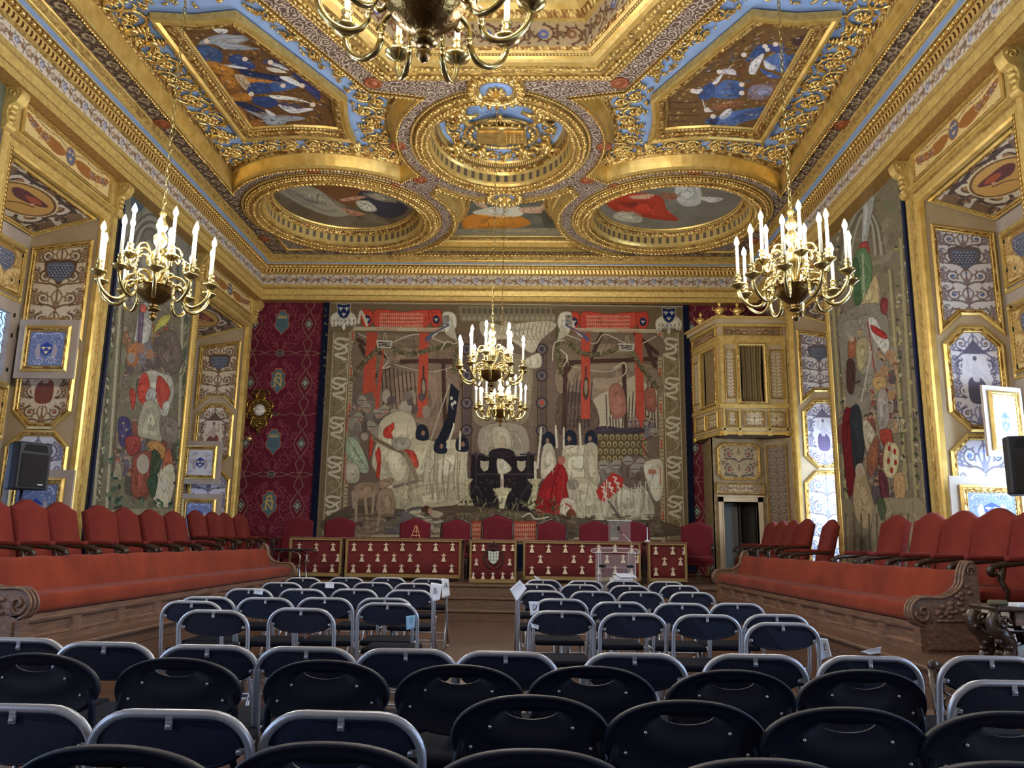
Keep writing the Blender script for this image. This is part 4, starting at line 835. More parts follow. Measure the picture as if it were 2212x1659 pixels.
def winbay(n, xw, sg, y0, y1, dep, wname, boards, detail=True):
    """everything inside one window bay: reveal panels on its far side, coffered soffit, window wall with leaded lights"""
    xo = xw - sg * dep; zi, zo = 5.56, 5.86
    root = MB(); root.bx(xo - sg * .02, xo - sg * .1, y0, y1, 0, zi); root.bx(xo - sg * .02, xw, y0, y1, -.01, .36 if detail else .3)
    Wd = None
    # window wall split around the lights
    z0, z1, z2, z3 = (1.25, 2.42, 3.40, 4.32) if sg > 0 or not detail else (1.25, 3.18, 3.19, 3.2); a, b = y0 + .22, y1 - .22
    mb = MB(); x_a, x_b = xo, xo - sg * .1
    for (ya, yb, za, zb_) in ((y0, y1, .3, z0), (y0, a, z0, zi + .1), (b, y1, z0, zi + .1), (a, b, z1, z2), (a, b, z3, zi + .1), ((a + b) / 2 - .05, (a + b) / 2 + .05, z0, z3)): mb.bx(x_a, x_b, ya, yb, za, zb_)
    Wd = mb.build('window_%d' % n, M['pale']); tag(Wd, kind='structure')
    g = MB(); g.add([(x_b + sg * .02, a, z0), (x_b + sg * .02, b, z0), (x_b + sg * .02, b, z3), (x_b + sg * .02, a, z3)], [(0, 1, 2, 3)]); g.build('pane', M['glassnear'] if not detail else (M['glassday'] if sg > 0 else M['glassbright']), Wd)
    g = MB(); st = .19; k = 0       # leaded lattice of hexagons
    yy = a
    while yy < b:
        zz = z0
        while zz < z3:
            oo = (k % 2) * st * .5; P = [(x_b + sg * .03, yy + dx * st, zz + dz * st + oo) for dx, dz in ((0, .3), (.3, 0), (.7, 0), (1, .3), (.7, .62), (.3, .62))]
            g.tube(P, .006, 4, True); g.tube([P[4], (P[4][0], P[4][1], zz + st + oo)], .006, 4, caps=False); zz += st
        yy += st; k += 1
    g.build('leading', mat('lead_came_%d' % n, (50, 52, 60), .6), Wd)
    # splayed soffit
    mb = MB(); mb.add([(xw, y0, zo), (xw, y1, zo), (xo, y1, zi), (xo, y0, zi)], [(0, 1, 2, 3)]); mb.build('bay_soffit', M['goldflat'], Wd)
    if not detail: return Wd
    sl = math.hypot(dep, zo - zi); V = np.array([-sg * dep, 0, zi - zo]) / sl; L = y1 - y0; Nn = np.cross([0, 1, 0], V); Nn = Nn if Nn[2] < 0 else -Nn
    panel(Wd, (xw, y0, zo), (0, 1, 0), V, rect(.28, L - .14, .14, sl - .1), OV, .07, nrm=Nn, res=90, nm='soffit_painting')
    # reveal at the far side, facing the camera: u runs from the wall face inward
    yr = y1 - .012; P0 = (xw, yr, 0); U = (-sg, 0, 0); VV = (0, 0, 1); nn = (0, -1, 0)
    mb = MB(); mb.add([(xw, yr, .3), (xo, yr, .3), (xo, yr, zi), (xw, yr, zo)], [(0, 1, 2, 3)]); mb.build('reveal', M['wall'], Wd)
    ua, ub = .16, dep - .12
    if boards:
        b1, b2, b3 = boards
        panel(Wd, P0, U, VV, [(ua, 4.12), (ua + .2, 4.3), (ub - .2, 4.3), (ub, 4.12), (ub, 5.32), (ua, 5.42)], b1, .075, nrm=nn)
        panel(Wd, P0, U, VV, rect(ua + .04, ub - .04, 2.76, 4.0, .2), b2, .085, nrm=nn)
        panel(Wd, P0, U, VV, [(ua, .9), (ub, .9), (ub, 2.4), (ub - .18, 2.58), (ua + .18, 2.58), (ua, 2.4)], b3, .075, nrm=nn)
    # gilt arris moulding round the opening, on the wall face
    f3 = lambda p, q, h: (xw + sg * h, p, q)
    o = [(y0 + .0, .36), (y1, .36), (y1, zo), (y0, zo)]
    mb = MB(); o2 = [(y1, .36), (y1, zo), (y0, zo), (y0, .36)]
    sweep(mb, o2, [(.04, -.03), (.03, .03), (0, .05), (-.02, .03), (-.10, .04), (-.13, .07), (-.2, .05), (-.22, .01)], [mi('gold'), mi('gold'), mi('bead'), mi('goldflat'), mi('leafs'), mi('goldflat'), mi('gold')], False, f3)
    mb.build('opening_moulding', ML, Wd)
    # frieze panel above with volute brackets
    yc0, yc1 = y0 + .10, y1 + .06
    mb = MB(); mb.bx(xw, xw + sg * .05, y0 - .12, y1 + .18, 6.06, 6.52); mb.bx(xw, xw + sg * .08, y0 - .16, y1 + .2, 6.04, 6.08); mb.build('frieze_block', M['goldflat'], Wd)
    panel(Wd, (xw + sg * .05, y0, 0), (0, 1, 0), (0, 0, 1), rect(.10, L - .06, 6.14, 6.46), FP, .045, nrm=(sg, 0, 0), res=80, nm='frieze_painting')
    for yk in (y0 - .2, y1 + .22):
        mb = MB(); prof = smooth([(.02, 6.5), (.22, 6.5), (.25, 6.42), (.2, 6.32), (.12, 6.26), (.1, 6.14), (.13, 6.04), (.09, 5.98), (.02, 5.98)], 4)
        mb.prism([(xw + sg * p, z) for p, z in prof], lambda p, q, t: (p, yk + t, q), -.08, .08)
        for s2 in (-1, 1): mb.tube([(xw + sg * (.15 + .06 * (1 - t) * math.cos(t * 10)), yk + s2 * .085, 6.42 + .06 * (1 - t) * math.sin(t * 10)) for t in np.linspace(0, .9, 18)], .012, 5)
        for q in range(4): mb.ell((xw + sg * (.13 - .01 * q), yk, 6.28 - .07 * q), (.05, .07, .035), 6)
        mb.build('volute_bracket', M['goldflat'], Wd)
    return Wd
B1 = winbay(1, XL, 1, *BAYS_L[1], DL, 'w', (AB1, AB2, AB5)); B2 = winbay(2, XL, 1, *BAYS_L[0], DL, 'w', (AB1, AB2, AB5))
B3 = winbay(3, XR, -1, *BAYS_R[1], DR, 'w', (AB4, AB3, AB5)); B4 = winbay(4, XR, -1, *BAYS_R[0], DR, 'w', (AB4, AB6, AB5))
for i, (bs, xw, sg, dp) in enumerate(((BAYS_L[2], XL, 1, DL), (BAYS_R[2], XR, -1, DR), (BAYS_L[3], XL, 1, DL), (BAYS_R[3], XR, -1, DR))): winbay(5 + i, xw, sg, *bs, dp, 'w', None, False)
# wooden panels and hinges on the window walls above and below the lights
for Wd, xo, sg, (y0, y1) in ((B1, XL - DL, 1, BAYS_L[1]), (B3, XR + DR, -1, BAYS_R[1])):
    L = y1 - y0
    for k in range(2):
        for za, zb_ in (((4.5, 5.35), (2.5, 3.32)) if sg > 0 else ((4.5, 5.35), (3.35, 4.35))):
            if zb_ - za < .2: continue
            panel(Wd, (xo + sg * .002, y0, 0), (0, 1, 0), (0, 0, 1), rect(.34 + k * L * .45, .34 + k * L * .45 + L * .32, za + .12, zb_ - .12), arabesque(.6, .5, (206, 178, 118), (150, 116, 66), (176, 140, 84), (70, 72, 58), top='shield'), .05, nrm=(sg, 0, 0), res=60)
            mb = MB(); f3 = lambda p, q, h: (xo + sg * h, y0 + p, q); sweep(mb, rect(.24 + k * L * .45, .44 + k * L * .45 + L * .32, za, zb_), [(0, 0), (0, .02), (.03, .03), (.05, .01)], [mi('goldflat')] * 3, True, f3); mb.build('panel_moulding', ML, Wd)
    mb = MB()
    for z in (1.6, 2.4, 3.0, 3.5, 4.0, 4.3, 4.8, 5.2): mb.lathe([(.008, -.03), (.011, -.027), (.011, .027), (.008, .03)], (xo + sg * .02, y1 - .17, z), 8)
    mb.build('hinge', M['black'], Wd)
def shutter(parent, y, xa, xb, z0, z1, board, ang=0.0, nm='shutter'):
    """open inner shutter, hinged at xa, swung into the room; built in its own frame then turned about the hinge"""
    w = abs(xb - xa); sg = 1 if xb > xa else -1; e = empty('tmp'); bpy.data.objects.remove(e)
    c, s_ = math.cos(ang), math.sin(ang); U = (sg * c, -s_, 0); nn = (-s_ * sg * 1.0, -c, 0)
    P0 = np.array((xa, y, 0.)); Un = np.array(U); Nn = np.array(nn); mb = MB()
    f = lambda a, b, t: tuple(P0 + Un * a + np.array((0, 0, 1.)) * b + Nn * t)
    mb.prism(rect(0, w, z0, z1), f, -.03, .004); o = mb.build(nm, M['pale'], parent)
    panel(o, P0, U, (0, 0, 1), rect(w * .20, w * .80, z0 + w * .20, z1 - w * .20), board, w * .09, nrm=nn, res=220, nm='shutter_painting'); return o
YS = 10.62
def shpx(parent, y, pts, board, ang=0.0):
    P = [at(1, y, *p) for p in pts]; shutter(parent, y, P[0][0], P[1][0], P[1][2], P[0][2], board, ang)
shpx(B1, YS, [(45, 690), (158, 818)], SH1); shpx(B1, YS, [(12, 1014), (142, 1180)], SH1)
shpx(B2, 16.7, [(392, 952), (474, 1046)], SH2); shpx(B2, 16.7, [(387, 1066), (472, 1160)], SH1)
P = [at(1, 9.7, 2212, 850), at(1, 9.7, 2070, 1032)]
shutter(B3, 10.1, XR + DR - .03, XR + DR - .65, 2.33, 3.22, SH2, .31); shpx(B3, 9.9, [(2222, 1030), (2062, 1170)], SH1)
TRW = {}
# pilaster strips in gold and pale wood either side of the wall tapestries
for xw, sg, yy in ((XL, 1, (11.3, 14.4, 8.7, 17.3)), (XR, -1, (13.75, 10.55, 7.9))):
    for y in yy:
        mb = MB(); mb.bx(xw, xw + sg * .03, y - .09, y + .09, .36, 6.0); tag(mb.build('trim_4', M['goldflat']), kind='structure')

# ------------------------------------------------------------------ far wall: crimson woven hanging
def damask():
    w, h = 1.24, 2.74; c = Cv(0, 0, w, h, 150, (90, 32, 46)); l, g = (124, 62, 72), (132, 110, 92)
    for sx in (0, w):
        for cy in (h * .25, h * .75):
            for sg in (-1, 1): c.curve([(sx, cy - h * .25), (sx + sg * .10, cy - h * .16), (sx + sg * .02, cy - h * .11), (sx + sg * .16, cy), (sx + sg * .02, cy + h * .11), (sx + sg * .1, cy + h * .16), (sx, cy + h * .25)], .014, g)
            c.poly([(sx, cy - .16), (sx + .10, cy), (sx, cy + .16), (sx - .10, cy)], g); c.poly([(sx, cy - .12), (sx + .075, cy), (sx, cy + .12), (sx - .075, cy)], (38, 42, 50))
            for a in range(4): c.ell(sx + .03 * math.cos(a * PI / 2), cy + .04 * math.sin(a * PI / 2), .022, .028, (150, 156, 146))
    for q, cy in enumerate((h * .25, h * .75)):
        x = w / 2
        for sg in (-1, 1):
            for r, dx, dy, t in ((.12, .26, -.32, 1), (.11, .33, .02, -1), (.13, .27, .34, 1), (.08, .46, -.16, -1), (.09, .47, .22, 1), (.07, .13, -.45, -1), (.07, .12, .5, 1)): c.scroll(x + sg * dx, cy + dy, r, t, t * sg, .02, l, l)
            c.curve([(x + sg * .1, cy - .5), (x + sg * .3, cy - .2), (x + sg * .22, cy + .1), (x + sg * .4, cy + .4), (x + sg * .2, cy + .6)], .016, l); c.curve([(x + sg * .02, cy + .34), (x + sg * .1, cy + .45), (x + sg * .05, cy + .62)], .02, l)
            c.curve([(x, cy - h * .25 + .0), (x + sg * .2, cy - h * .25 - .05), (x + sg * .5, cy - h * .25 + .05), (x + sg * .68, cy - h * .25)], .012, g); c.curve([(x, cy - h * .25 + .0), (x + sg * .2, cy - h * .25 + .05), (x + sg * .5, cy - h * .25 - .05), (x + sg * .68, cy - h * .25)], .012, g)
        c.ell(x, cy - h * .25, .09, .08, g); c.ell(x, cy - h * .25, .07, .06, (58, 54, 58)); c.line([(x - .04, cy - h * .25), (x + .04, cy - h * .25)], .03, (110, 104, 100))
        s_ = [(x - .15, cy - .2), (x - .08, cy - .24), (x - .07, cy - .3), (x + .07, cy - .3), (x + .08, cy - .24), (x + .15, cy - .2), (x + .13, cy - .06), (x + .17, cy), (x + .14, cy + .1), (x + .07, cy + .15), (x, cy + .25), (x - .07, cy + .15), (x - .14, cy + .1), (x - .17, cy), (x - .13, cy - .06)]
        c.poly([(x + (a - x) * 1.12, cy + (b - cy) * 1.1) for a, b in s_], (158, 92, 62)); c.poly(s_, (78, 100, 108))
        gd = (186, 152, 84)
        if q:   # monogram
            c.line([(x - .07, cy + .08), (x - .07, cy - .08), (x + .07, cy + .08), (x + .07, cy - .08)], .028, gd); c.line([(x - .11, cy + .08), (x - .03, cy + .08)], .018, gd); c.line([(x - .1, cy - .08), (x - .05, cy - .08)], .018, gd); c.line([(x + .03, cy - .08), (x + .1, cy - .08)], .018, gd)
            c.ell(x, cy - .17, .07, .06, gd); c.ell(x, cy - .16, .04, .035, (78, 100, 108)); c.line([(x - .08, cy - .11), (x + .08, cy - .11)], .022, gd)
        else:
            c.line([(x - .09, cy - .15), (x + .09, cy - .15)], .026, gd)
            for k in range(-2, 3): c.line([(x + k * .04, cy - .15), (x + k * .046, cy - .2)], .018, gd)
            for r in range(4):
                for k in range(-2, 3): c.line([(x + (k + r % 2 * .5) * .04, cy - .08 + r * .05), (x + (k + r % 2 * .5) * .04, cy - .055 + r * .05)], .012, (52, 58, 66))
    return c.grain(.05)
DM = damask()
hang = painted('wall_hanging', (XL + .005, YF - .02, DZ), (XR - XL - .01, 0, 0), (0, 0, 6.02), 1000, 520, lambda a, b, P: DM.get(P[:, 0] + 5.73 + .62, 6.685 - P[:, 2], True), M['textile'], None, lambda a, b: (a < .18) | (a > .82))
tag(hang, 'crimson woven wall hanging with blue shields and N monograms behind the great tapestry', 'wall hanging')
# ------------------------------------------------------------------ the great tapestry on the far wall
def crowd(c, x0, y0, x1, y1, n, cols, size=12):
    """a throng of small robed and helmeted figures"""
    for y in sorted(RNG.uniform(y0, y1, n)):
        x = RNG.uniform(x0, x1); s_ = size * RNG.uniform(.8, 1.25); col = random.choice(cols); w = s_ * .55
        p = [(x - w, y + s_ * 2.3), (x - w * .8, y + s_ * .5), (x - w * .3, y), (x + w * .3, y), (x + w * .9, y + s_ * .5), (x + w * 1.1, y + s_ * 2.3)]; c.blob(p, col); fold(c, p, col, 2); s2 = smooth(p, 4, True); c.line(s2 + s2[:1], .8, tuple(np.array(col) * .5))
        c.ell(x, y - s_ * .25, s_ * .28, s_ * .36, (168, 134, 108)); c.blob([(x - s_ * .34, y - s_ * .2), (x - s_ * .2, y - s_ * .7), (x + s_ * .25, y - s_ * .7), (x + s_ * .34, y - s_ * .25), (x, y - s_ * .4)], random.choice([(142, 136, 126), (86, 70, 60), (120, 112, 104), (150, 80, 64)]))
        a = RNG.normal(0, .8); c.line([(x + w * .4, y + s_ * .5), (x + w * 1.5 * math.cos(a), y + s_ * (.9 + .4 * a))], s_ * .2, tuple(np.array(col) * 1.15))
def great_tapestry():
    S = .40687; c = Cv(672, 640, 1502, 1190, 2.0, (20, 26, 50))
    def T(p): return [(640 + x * S, 600 + y * S) for x, y in p]
    def B(p, col, k=1.):
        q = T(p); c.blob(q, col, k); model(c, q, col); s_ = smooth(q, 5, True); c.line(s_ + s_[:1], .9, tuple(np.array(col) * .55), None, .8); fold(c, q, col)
    def Q(p, col, k=1.): c.poly(T(p), col, k)
    def Ln(p, w, col, w2=None): c.line(T(p), w * S, col, None if w2 is None else w2 * S)
    def Cu(p, w, col, w2=None): c.line(smooth(T(p), 6), w * S, col, None if w2 is None else w2 * S)
    def El(x, y, rx, ry, col, k=1., rot=0.): c.ell(640 + x * S, 600 + y * S, rx * S, ry * S, col, k, rot)
    tan, olive, beige, brn, dk, org = (128, 110, 82), (104, 92, 66), (164, 150, 118), (112, 92, 74), (58, 46, 42), (184, 74, 54)
    Q([(178, 130), (2052, 152), (2086, 1420), (104, 1410)], tan); Q([(184, 140), (2044, 160), (2078, 1410), (112, 1400)], (116, 98, 70)); Ln([(178, 130), (2052, 152)], 5, (196, 182, 150))
    for i in range(160): x = random.uniform(185, 300) - 40; y = random.uniform(150, 1380); El(x, y, 9, 5, random.choice([(138, 122, 92), (90, 80, 58)]), .7, 1)
    def border(xt, xb, w):
        Q([(xt, 290), (xt + w, 290), (xb + w, 1390), (xb, 1390)], (132, 116, 84))
        for k in range(60): t = k / 60; x = xt + (xb - xt) * t + random.uniform(8, w - 8); Cu([(x, 300 + t * 1080), (x + 14, 306 + t * 1080), (x + 4, 318 + t * 1080)], 4, random.choice([(88, 78, 56), (160, 146, 112)]))
        for k in range(5): t = (k + .35) / 5.2; x = xt + (xb - xt) * t + w / 2; y = 300 + t * 1090; Cu([(x + 34, y - 44), (x - 16, y - 50), (x - 30, y - 28), (x + 20, y - 8), (x + 24, y + 22), (x - 30, y + 36), (x + 24, y + 60)], 13, (196, 186, 160)); Cu([(x - 34, y - 6), (x - 10, y + 6), (x + 34, y - 22)], 10, (206, 196, 170)); Cu([(x + 4, y + 60), (x + 30, y + 100), (x - 20, y + 140)], 3, (190, 178, 150))
        Ln([(xt, 290), (xb, 1390)], 4, (190, 176, 142)); Ln([(xt + w, 290), (xb + w, 1390)], 4, (190, 176, 142))
    border(200, 140, 84); border(1944, 1976, 84)
    for a, b in (((300, 288), (252, 1388)), ((1928, 292), (1950, 1392))):
        Ln([a, b], 22, (168, 150, 116))
        for k in range(52):
            t = k / 52; x = a[0] + (b[0] - a[0]) * t; y = a[1] + (b[1] - a[1]) * t; Ln([(x - 6, y), (x + 6, y + random.uniform(-3, 3))], 3.4, (70, 52, 42) if k % 9 else org)
            if k % 9 in (0, 1): Ln([(x, y), (x, y + 16)], 8, org)
    Q([(312, 288), (1916, 296), (1938, 1375), (262, 1368)], (112, 94, 80))
    # tent canvas, timbers, sky
    B([(330, 300), (600, 296), (840, 310), (880, 440), (560, 450), (320, 520)], (124, 104, 84)); B([(500, 480), (860, 460), (860, 820), (460, 830), (440, 640)], (132, 110, 92), .8); B([(1400, 470), (1700, 450), (1900, 470), (1915, 640), (1560, 660), (1400, 620)], (136, 116, 96)); B([(1420, 300), (1900, 300), (1900, 430), (1420, 440)], (122, 104, 84)); Q([(1580, 640), (1790, 520), (1915, 600), (1915, 800), (1560, 800)], (176, 164, 136)); B([(1400, 620), (1560, 640), (1600, 800), (1400, 830)], (96, 78, 66))
    for p in ([(330, 330), (480, 420)], [(340, 360), (420, 520)], [(700, 440), (850, 450)], [(780, 450), (790, 800)], [(560, 445), (850, 440)], [(1430, 450), (1910, 430)], [(1430, 440), (1420, 820)], [(1740, 470), (1750, 830)], [(1620, 300), (1560, 440)], [(1420, 520), (1470, 450)], [(1860, 360), (1905, 470)], [(1800, 300), (1915, 400)]): Ln(p, 22, (76, 54, 46))
    Cu([(330, 296), (470, 350), (640, 300), (820, 360)], 6, (188, 176, 150)); Cu([(1430, 300), (1580, 350), (1640, 300), (1790, 360), (1910, 310)], 6, (188, 176, 150)); Cu([(520, 460), (700, 500), (840, 470)], 4, (190, 176, 150)); Cu([(1460, 470), (1640, 500), (1720, 470)], 4, (190, 176, 150))
    for x in range(450, 640, 22): Ln([(x, 470 + (x - 450) * .2), (x + 18, 720)], 5, (62, 44, 40))
    for x in range(1430, 1560, 20): Ln([(x + 20, 560 + random.uniform(-30, 30)), (x, 800)], 5, (58, 52, 62))
    for x in range(1650, 1915, 16): Ln([(x + random.uniform(-16, 16), random.uniform(540, 640)), (x, 800)], 6, random.choice([(58, 58, 80), (66, 44, 40), (84, 70, 60)]))
    B([(1660, 600), (1700, 560), (1740, 600), (1750, 720), (1680, 740)], (150, 100, 82)); B([(1850, 600), (1900, 590), (1910, 700), (1860, 700)], (146, 90, 74))
    for p in ([(375, 288), (430, 288), (418, 600), (350, 620)], [(655, 290), (704, 290), (694, 740), (640, 740)], [(1512, 296), (1560, 296), (1560, 750), (1512, 750)], [(1796, 296), (1836, 296), (1856, 940), (1806, 940)], [(458, 380), (466, 380), (430, 780), (404, 760)], [(388, 380), (402, 380), (430, 640), (412, 640)]): Q(p, org)
    for x in (676, 1538): El(x, 560, 13, 36, (74, 56, 50)); El(x, 600, 16, 50, (86, 66, 56)); Ln([(x, 470), (x, 520)], 8, (70, 54, 48)); El(x, 580, 9, 40, (150, 130, 108))
    # garlands
    for p in ([(500, 370), (600, 405), (720, 380), (840, 350)], [(300, 540), (340, 470), (400, 410), (440, 370)], [(1430, 340), (1520, 400), (1620, 405), (1710, 370)], [(1780, 380), (1830, 470), (1915, 580)], [(840, 280), (850, 360), (835, 500)], [(1385, 240), (1390, 380), (1400, 500)], [(960, 210), (1040, 190), (1120, 200), (1240, 180)]):
        s_ = smooth(T(p), 9); c.line(s_, 24 * S, (92, 84, 58))
        for q in s_:
            for k in range(3): c.ell(q[0] + random.uniform(-5, 5), q[1] + random.uniform(-5, 5), 3.4, 1.4, random.choice([(134, 124, 86), (76, 72, 50), (112, 104, 74)]), 1, random.uniform(0, 3))
    for p in ([(770, 380), (800, 340), (840, 350), (880, 330)], [(470, 400), (490, 440), (460, 480), (500, 470)], [(1360, 440), (1370, 350), (1420, 330)], [(1690, 480), (1740, 450), (1750, 500), (1720, 530)], [(1400, 380), (1440, 420), (1420, 470)]): Cu(p, 6, (196, 186, 160))
    for x, y in ((470, 352), (1756, 368)): Q([(x - 46, y - 22), (x + 40, y - 18), (x + 34, y + 22), (x - 40, y + 20)], (190, 182, 160)); Q([(x - 34, y - 12), (x + 30, y - 8), (x + 28, y + 14), (x - 32, y + 12)], (36, 36, 46)); Cu([(x - 10, y - 24), (x, y - 60), (x + 12, y - 24)], 5, (170, 156, 120))
    # top ledge with banners
    Q([(860, 150), (1370, 155), (1370, 235), (870, 230)], (134, 122, 96))
    for k in range(18): El(890 + k * 28, 175, 10, 16, (104, 94, 72)); El(890 + k * 28, 215, 10, 14, (156, 144, 114))
    for x0 in (0, 1098):
        dy = 12 if x0 else 0; B([(420 + x0, 170 + dy), (560 + x0, 180 + dy), (690 + x0, 170 + dy), (720 + x0, 190 + dy), (690 + x0, 262 + dy), (560 + x0, 268 + dy), (424 + x0, 262 + dy)], (196, 72, 54))
        for r in range(4):
            for k in range(22): x = 446 + x0 + k * 10.5; Ln([(x, 190 + r * 20 + dy + random.uniform(-3, 3)), (x + 2, 200 + r * 20 + dy)], 3.6, (218, 170, 142)); Ln([(x - 3, 193 + r * 20 + dy), (x + 5, 192 + r * 20 + dy)], 2, (218, 170, 142))
        for sx, m_ in ((370, 1), (735, -1)): B([(sx + x0 - 30, 180 + dy), (sx + x0 + 30, 172 + dy), (sx + x0 + 34, 240 + dy), (sx + x0 - 10, 262 + dy)], (192, 66, 50)); El(sx + x0 + 8, 222 + dy, 18, 22, (34, 40, 76)); c.fleur(640 + (sx + x0 + 8) * S, 600 + (222 + dy) * S, 10, (206, 200, 180))
        Cu([(330 + x0, 240 + dy), (345 + x0, 180 + dy), (375 + x0, 250 + dy)], 14, (204, 196, 172)); Ln([(312, 270), (820, 276)], 20, (188, 174, 140)) if not x0 else Ln([(1480, 276), (1926, 284)], 20, (188, 174, 140))
    for sg, x in ((1, 800), (-1, 1440)):
        B([(x - sg * 20, 185), (x + sg * 40, 190), (x + sg * 50, 260), (x, 300), (x - sg * 20, 250)], (206, 198, 176))
        for k in range(8): Ln([(x - sg * 20, 200 + k * 7), (x + sg * 10, 198 + k * 7)], 3.6, (44, 38, 40)); Cu([(x + sg * 10, 250), (x - sg * (30 + k * 10), 270 + k * 6), (x - sg * (60 + k * 7), 300 + k * 5)], 9, (84, 88, 120) if k > 3 else (192, 182, 158))
        for k in range(6): Cu([(x + sg * 30, 250), (x + sg * k * 10, 300 + k * 6)], 9, (186, 176, 150))
    for x, y in ((252, 178), (1978, 200)):
        B([(x - 70, y + 30), (x - 30, y), (x + 30, y), (x + 68, y + 34), (x + 60, y + 80), (x + 20, y + 70), (x, y + 104), (x - 20, y + 70), (x - 62, y + 84)], (206, 196, 172))
        for k in range(12): q = x - 52 + (k % 6) * 21; r = y + 46 + (k // 6) * 22; Ln([(q, r), (q, r + 10)], 4, (40, 34, 36))
        c.shield(640 + x * S, 600 + y * S, 72 * S, 84 * S, (24, 42, 96), (180, 166, 130))
        for dx, dy in ((-16, -14), (16, -14), (0, 16)): c.fleur(640 + (x + dx) * S, 600 + (y + dy) * S, 11, (212, 206, 186))
    # central monument
    Q([(862, 430), (938, 430), (930, 1180), (880, 1180)], (108, 90, 72)); Q([(1262, 330), (1338, 330), (1338, 1180), (1270, 1180)], (108, 90, 72))
    for x in (905, 1304):
        Ln([(x, 420), (x, 1150)], 30, (92, 78, 74)); Ln([(x - 22, 420), (x - 22, 1150)], 4, (52, 42, 40)); Ln([(x + 22, 420), (x + 22, 1150)], 4, (52, 42, 40))
        for y in (380, 520, 665, 810): El(x, y, 32, 32, (62, 50, 50)); El(x, y, 24, 24, (104, 96, 98)); c.shield(640 + x * S, 600 + y * S, 9, 11, (180, 70, 54) if (y == 665 and x > 1000) else (66, 60, 70))
    B([(950, 420), (1080, 400), (1240, 430), (1250, 640), (1200, 780), (960, 780), (940, 620)], (136, 122, 100)); B([(980, 230), (1120, 260), (1180, 240), (1340, 230), (1380, 260), (1300, 330), (1250, 400), (1130, 330), (1000, 320)], (186, 174, 148))
    for k in range(10): Cu([(1150 + k * 22, 240), (1140 + k * 22, 300), (1170 + k * 20, 330)], 4, (138, 122, 104))
    for k in range(60): El(random.uniform(950, 1250), random.uniform(430, 780), 9, 14, random.choice([(116, 102, 84), (154, 140, 114)]), .7, random.uniform(0, 3))
    B([(1210, 440), (1290, 400), (1300, 470), (1240, 480)], (186, 176, 152)); Q([(930, 940), (1265, 940), (1268, 1245), (925, 1245)], (40, 34, 38)); B([(990, 790), (1200, 785), (1235, 930), (1150, 945), (980, 930)], (154, 144, 124)); B([(1040, 800), (1120, 800), (1140, 900), (1060, 920)], (178, 168, 144)); El(1090, 890, 18, 44, (186, 166, 142))
    for x in (955, 1232): Ln([(x, 930), (x, 1120)], 14, (54, 46, 50)); Ln([(x - 40, 938), (x + 40, 938)], 10, (66, 58, 66)); Cu([(x, 1100), (x - 34, 1160)], 8, (62, 56, 60)); Cu([(x, 1100), (x + 34, 1160)], 8, (62, 56, 60)); c.shield(640 + (1000 if x < 1000 else 1195) * S, 600 + 1000 * S, 50 * S, 62 * S, (178, 168, 146), (40, 34, 36))
    Ln([(960, 1042), (1258, 1042)], 8, (70, 60, 62)); B([(1066, 965), (1100, 965), (1142, 1010), (1120, 1036), (1074, 1040)], (200, 192, 166)); B([(1030, 920), (1090, 905), (1150, 920), (1150, 955), (1035, 955)], (46, 40, 46))
    for k in range(40): c.fleur(640 + random.uniform(940, 1250) * S, 600 + random.uniform(1060, 1235) * S, 6, (84, 72, 66))
    B([(1045, 1120), (1140, 1118), (1120, 1160), (1104, 1240), (1124, 1244), (1060, 1246), (1082, 1240), (1072, 1160)], (196, 186, 148)); Ln([(1092, 1050), (1092, 1116)], 16, (210, 200, 176)); Ln([(1092, 1070), (1092, 1110)], 5, (140, 60, 50))
    for x in (900, 1268): B([(x - 40, 1070), (x + 36, 1068), (x + 16, 1100), (x + 20, 1150), (x + 40, 1220), (x - 44, 1220), (x - 22, 1150), (x - 14, 1100)], (176, 166, 130)); [El(x + dx, 1190, 6, 8, (60, 52, 44)) for dx in (-22, 0, 22)]; Ln([(x, 980), (x + 2, 1066)], 13, (198, 190, 164))
    crowd(c, 752, 878, 800, 905, 16, [(128, 116, 100), (150, 142, 124), (106, 92, 82)], 10); crowd(c, 1355, 905, 1420, 925, 12, [(96, 84, 76), (128, 100, 84), (110, 106, 110)], 9)
    # left crowd: helmets, white surcoat with red beasts, monks
    for i in range(46): x, y = random.uniform(290, 700), random.uniform(620, 900); El(x, y, random.uniform(16, 34), random.uniform(20, 38), random.choice([(142, 134, 118), (118, 108, 98), (166, 158, 138), (90, 80, 76)]), .9)
    for x, y in ((350, 650), (372, 690), (330, 740), (400, 790), (470, 700), (520, 720), (590, 730), (440, 720)): El(x, y, 24, 26, (150, 142, 124)); Ln([(x - 20, y), (x + 20, y + 2)], 4, (74, 64, 62)); El(x + 6, y + 16, 14, 10, (156, 118, 96))
    B([(450, 760), (540, 710), (620, 740), (640, 840), (600, 900), (640, 960), (620, 1200), (520, 1230), (440, 1060), (400, 980), (430, 860)], (184, 174, 146)); B([(600, 880), (700, 860), (760, 920), (700, 1180), (610, 1200)], (176, 166, 138)); B([(580, 1080), (640, 1060), (620, 1240), (530, 1240), (540, 1120)], (168, 158, 128))
    for p in ([(470, 800), (500, 780), (516, 770), (520, 800), (500, 820), (512, 850), (476, 850), (462, 830)], [(420, 930), (440, 900), (450, 960), (440, 1060), (424, 1050), (430, 980)], [(560, 920), (620, 920), (648, 980), (636, 1010), (590, 970)], [(270, 980), (330, 990), (320, 1080), (270, 1070)], [(390, 850), (410, 840), (400, 930), (386, 960)]): B(p, (186, 60, 44))
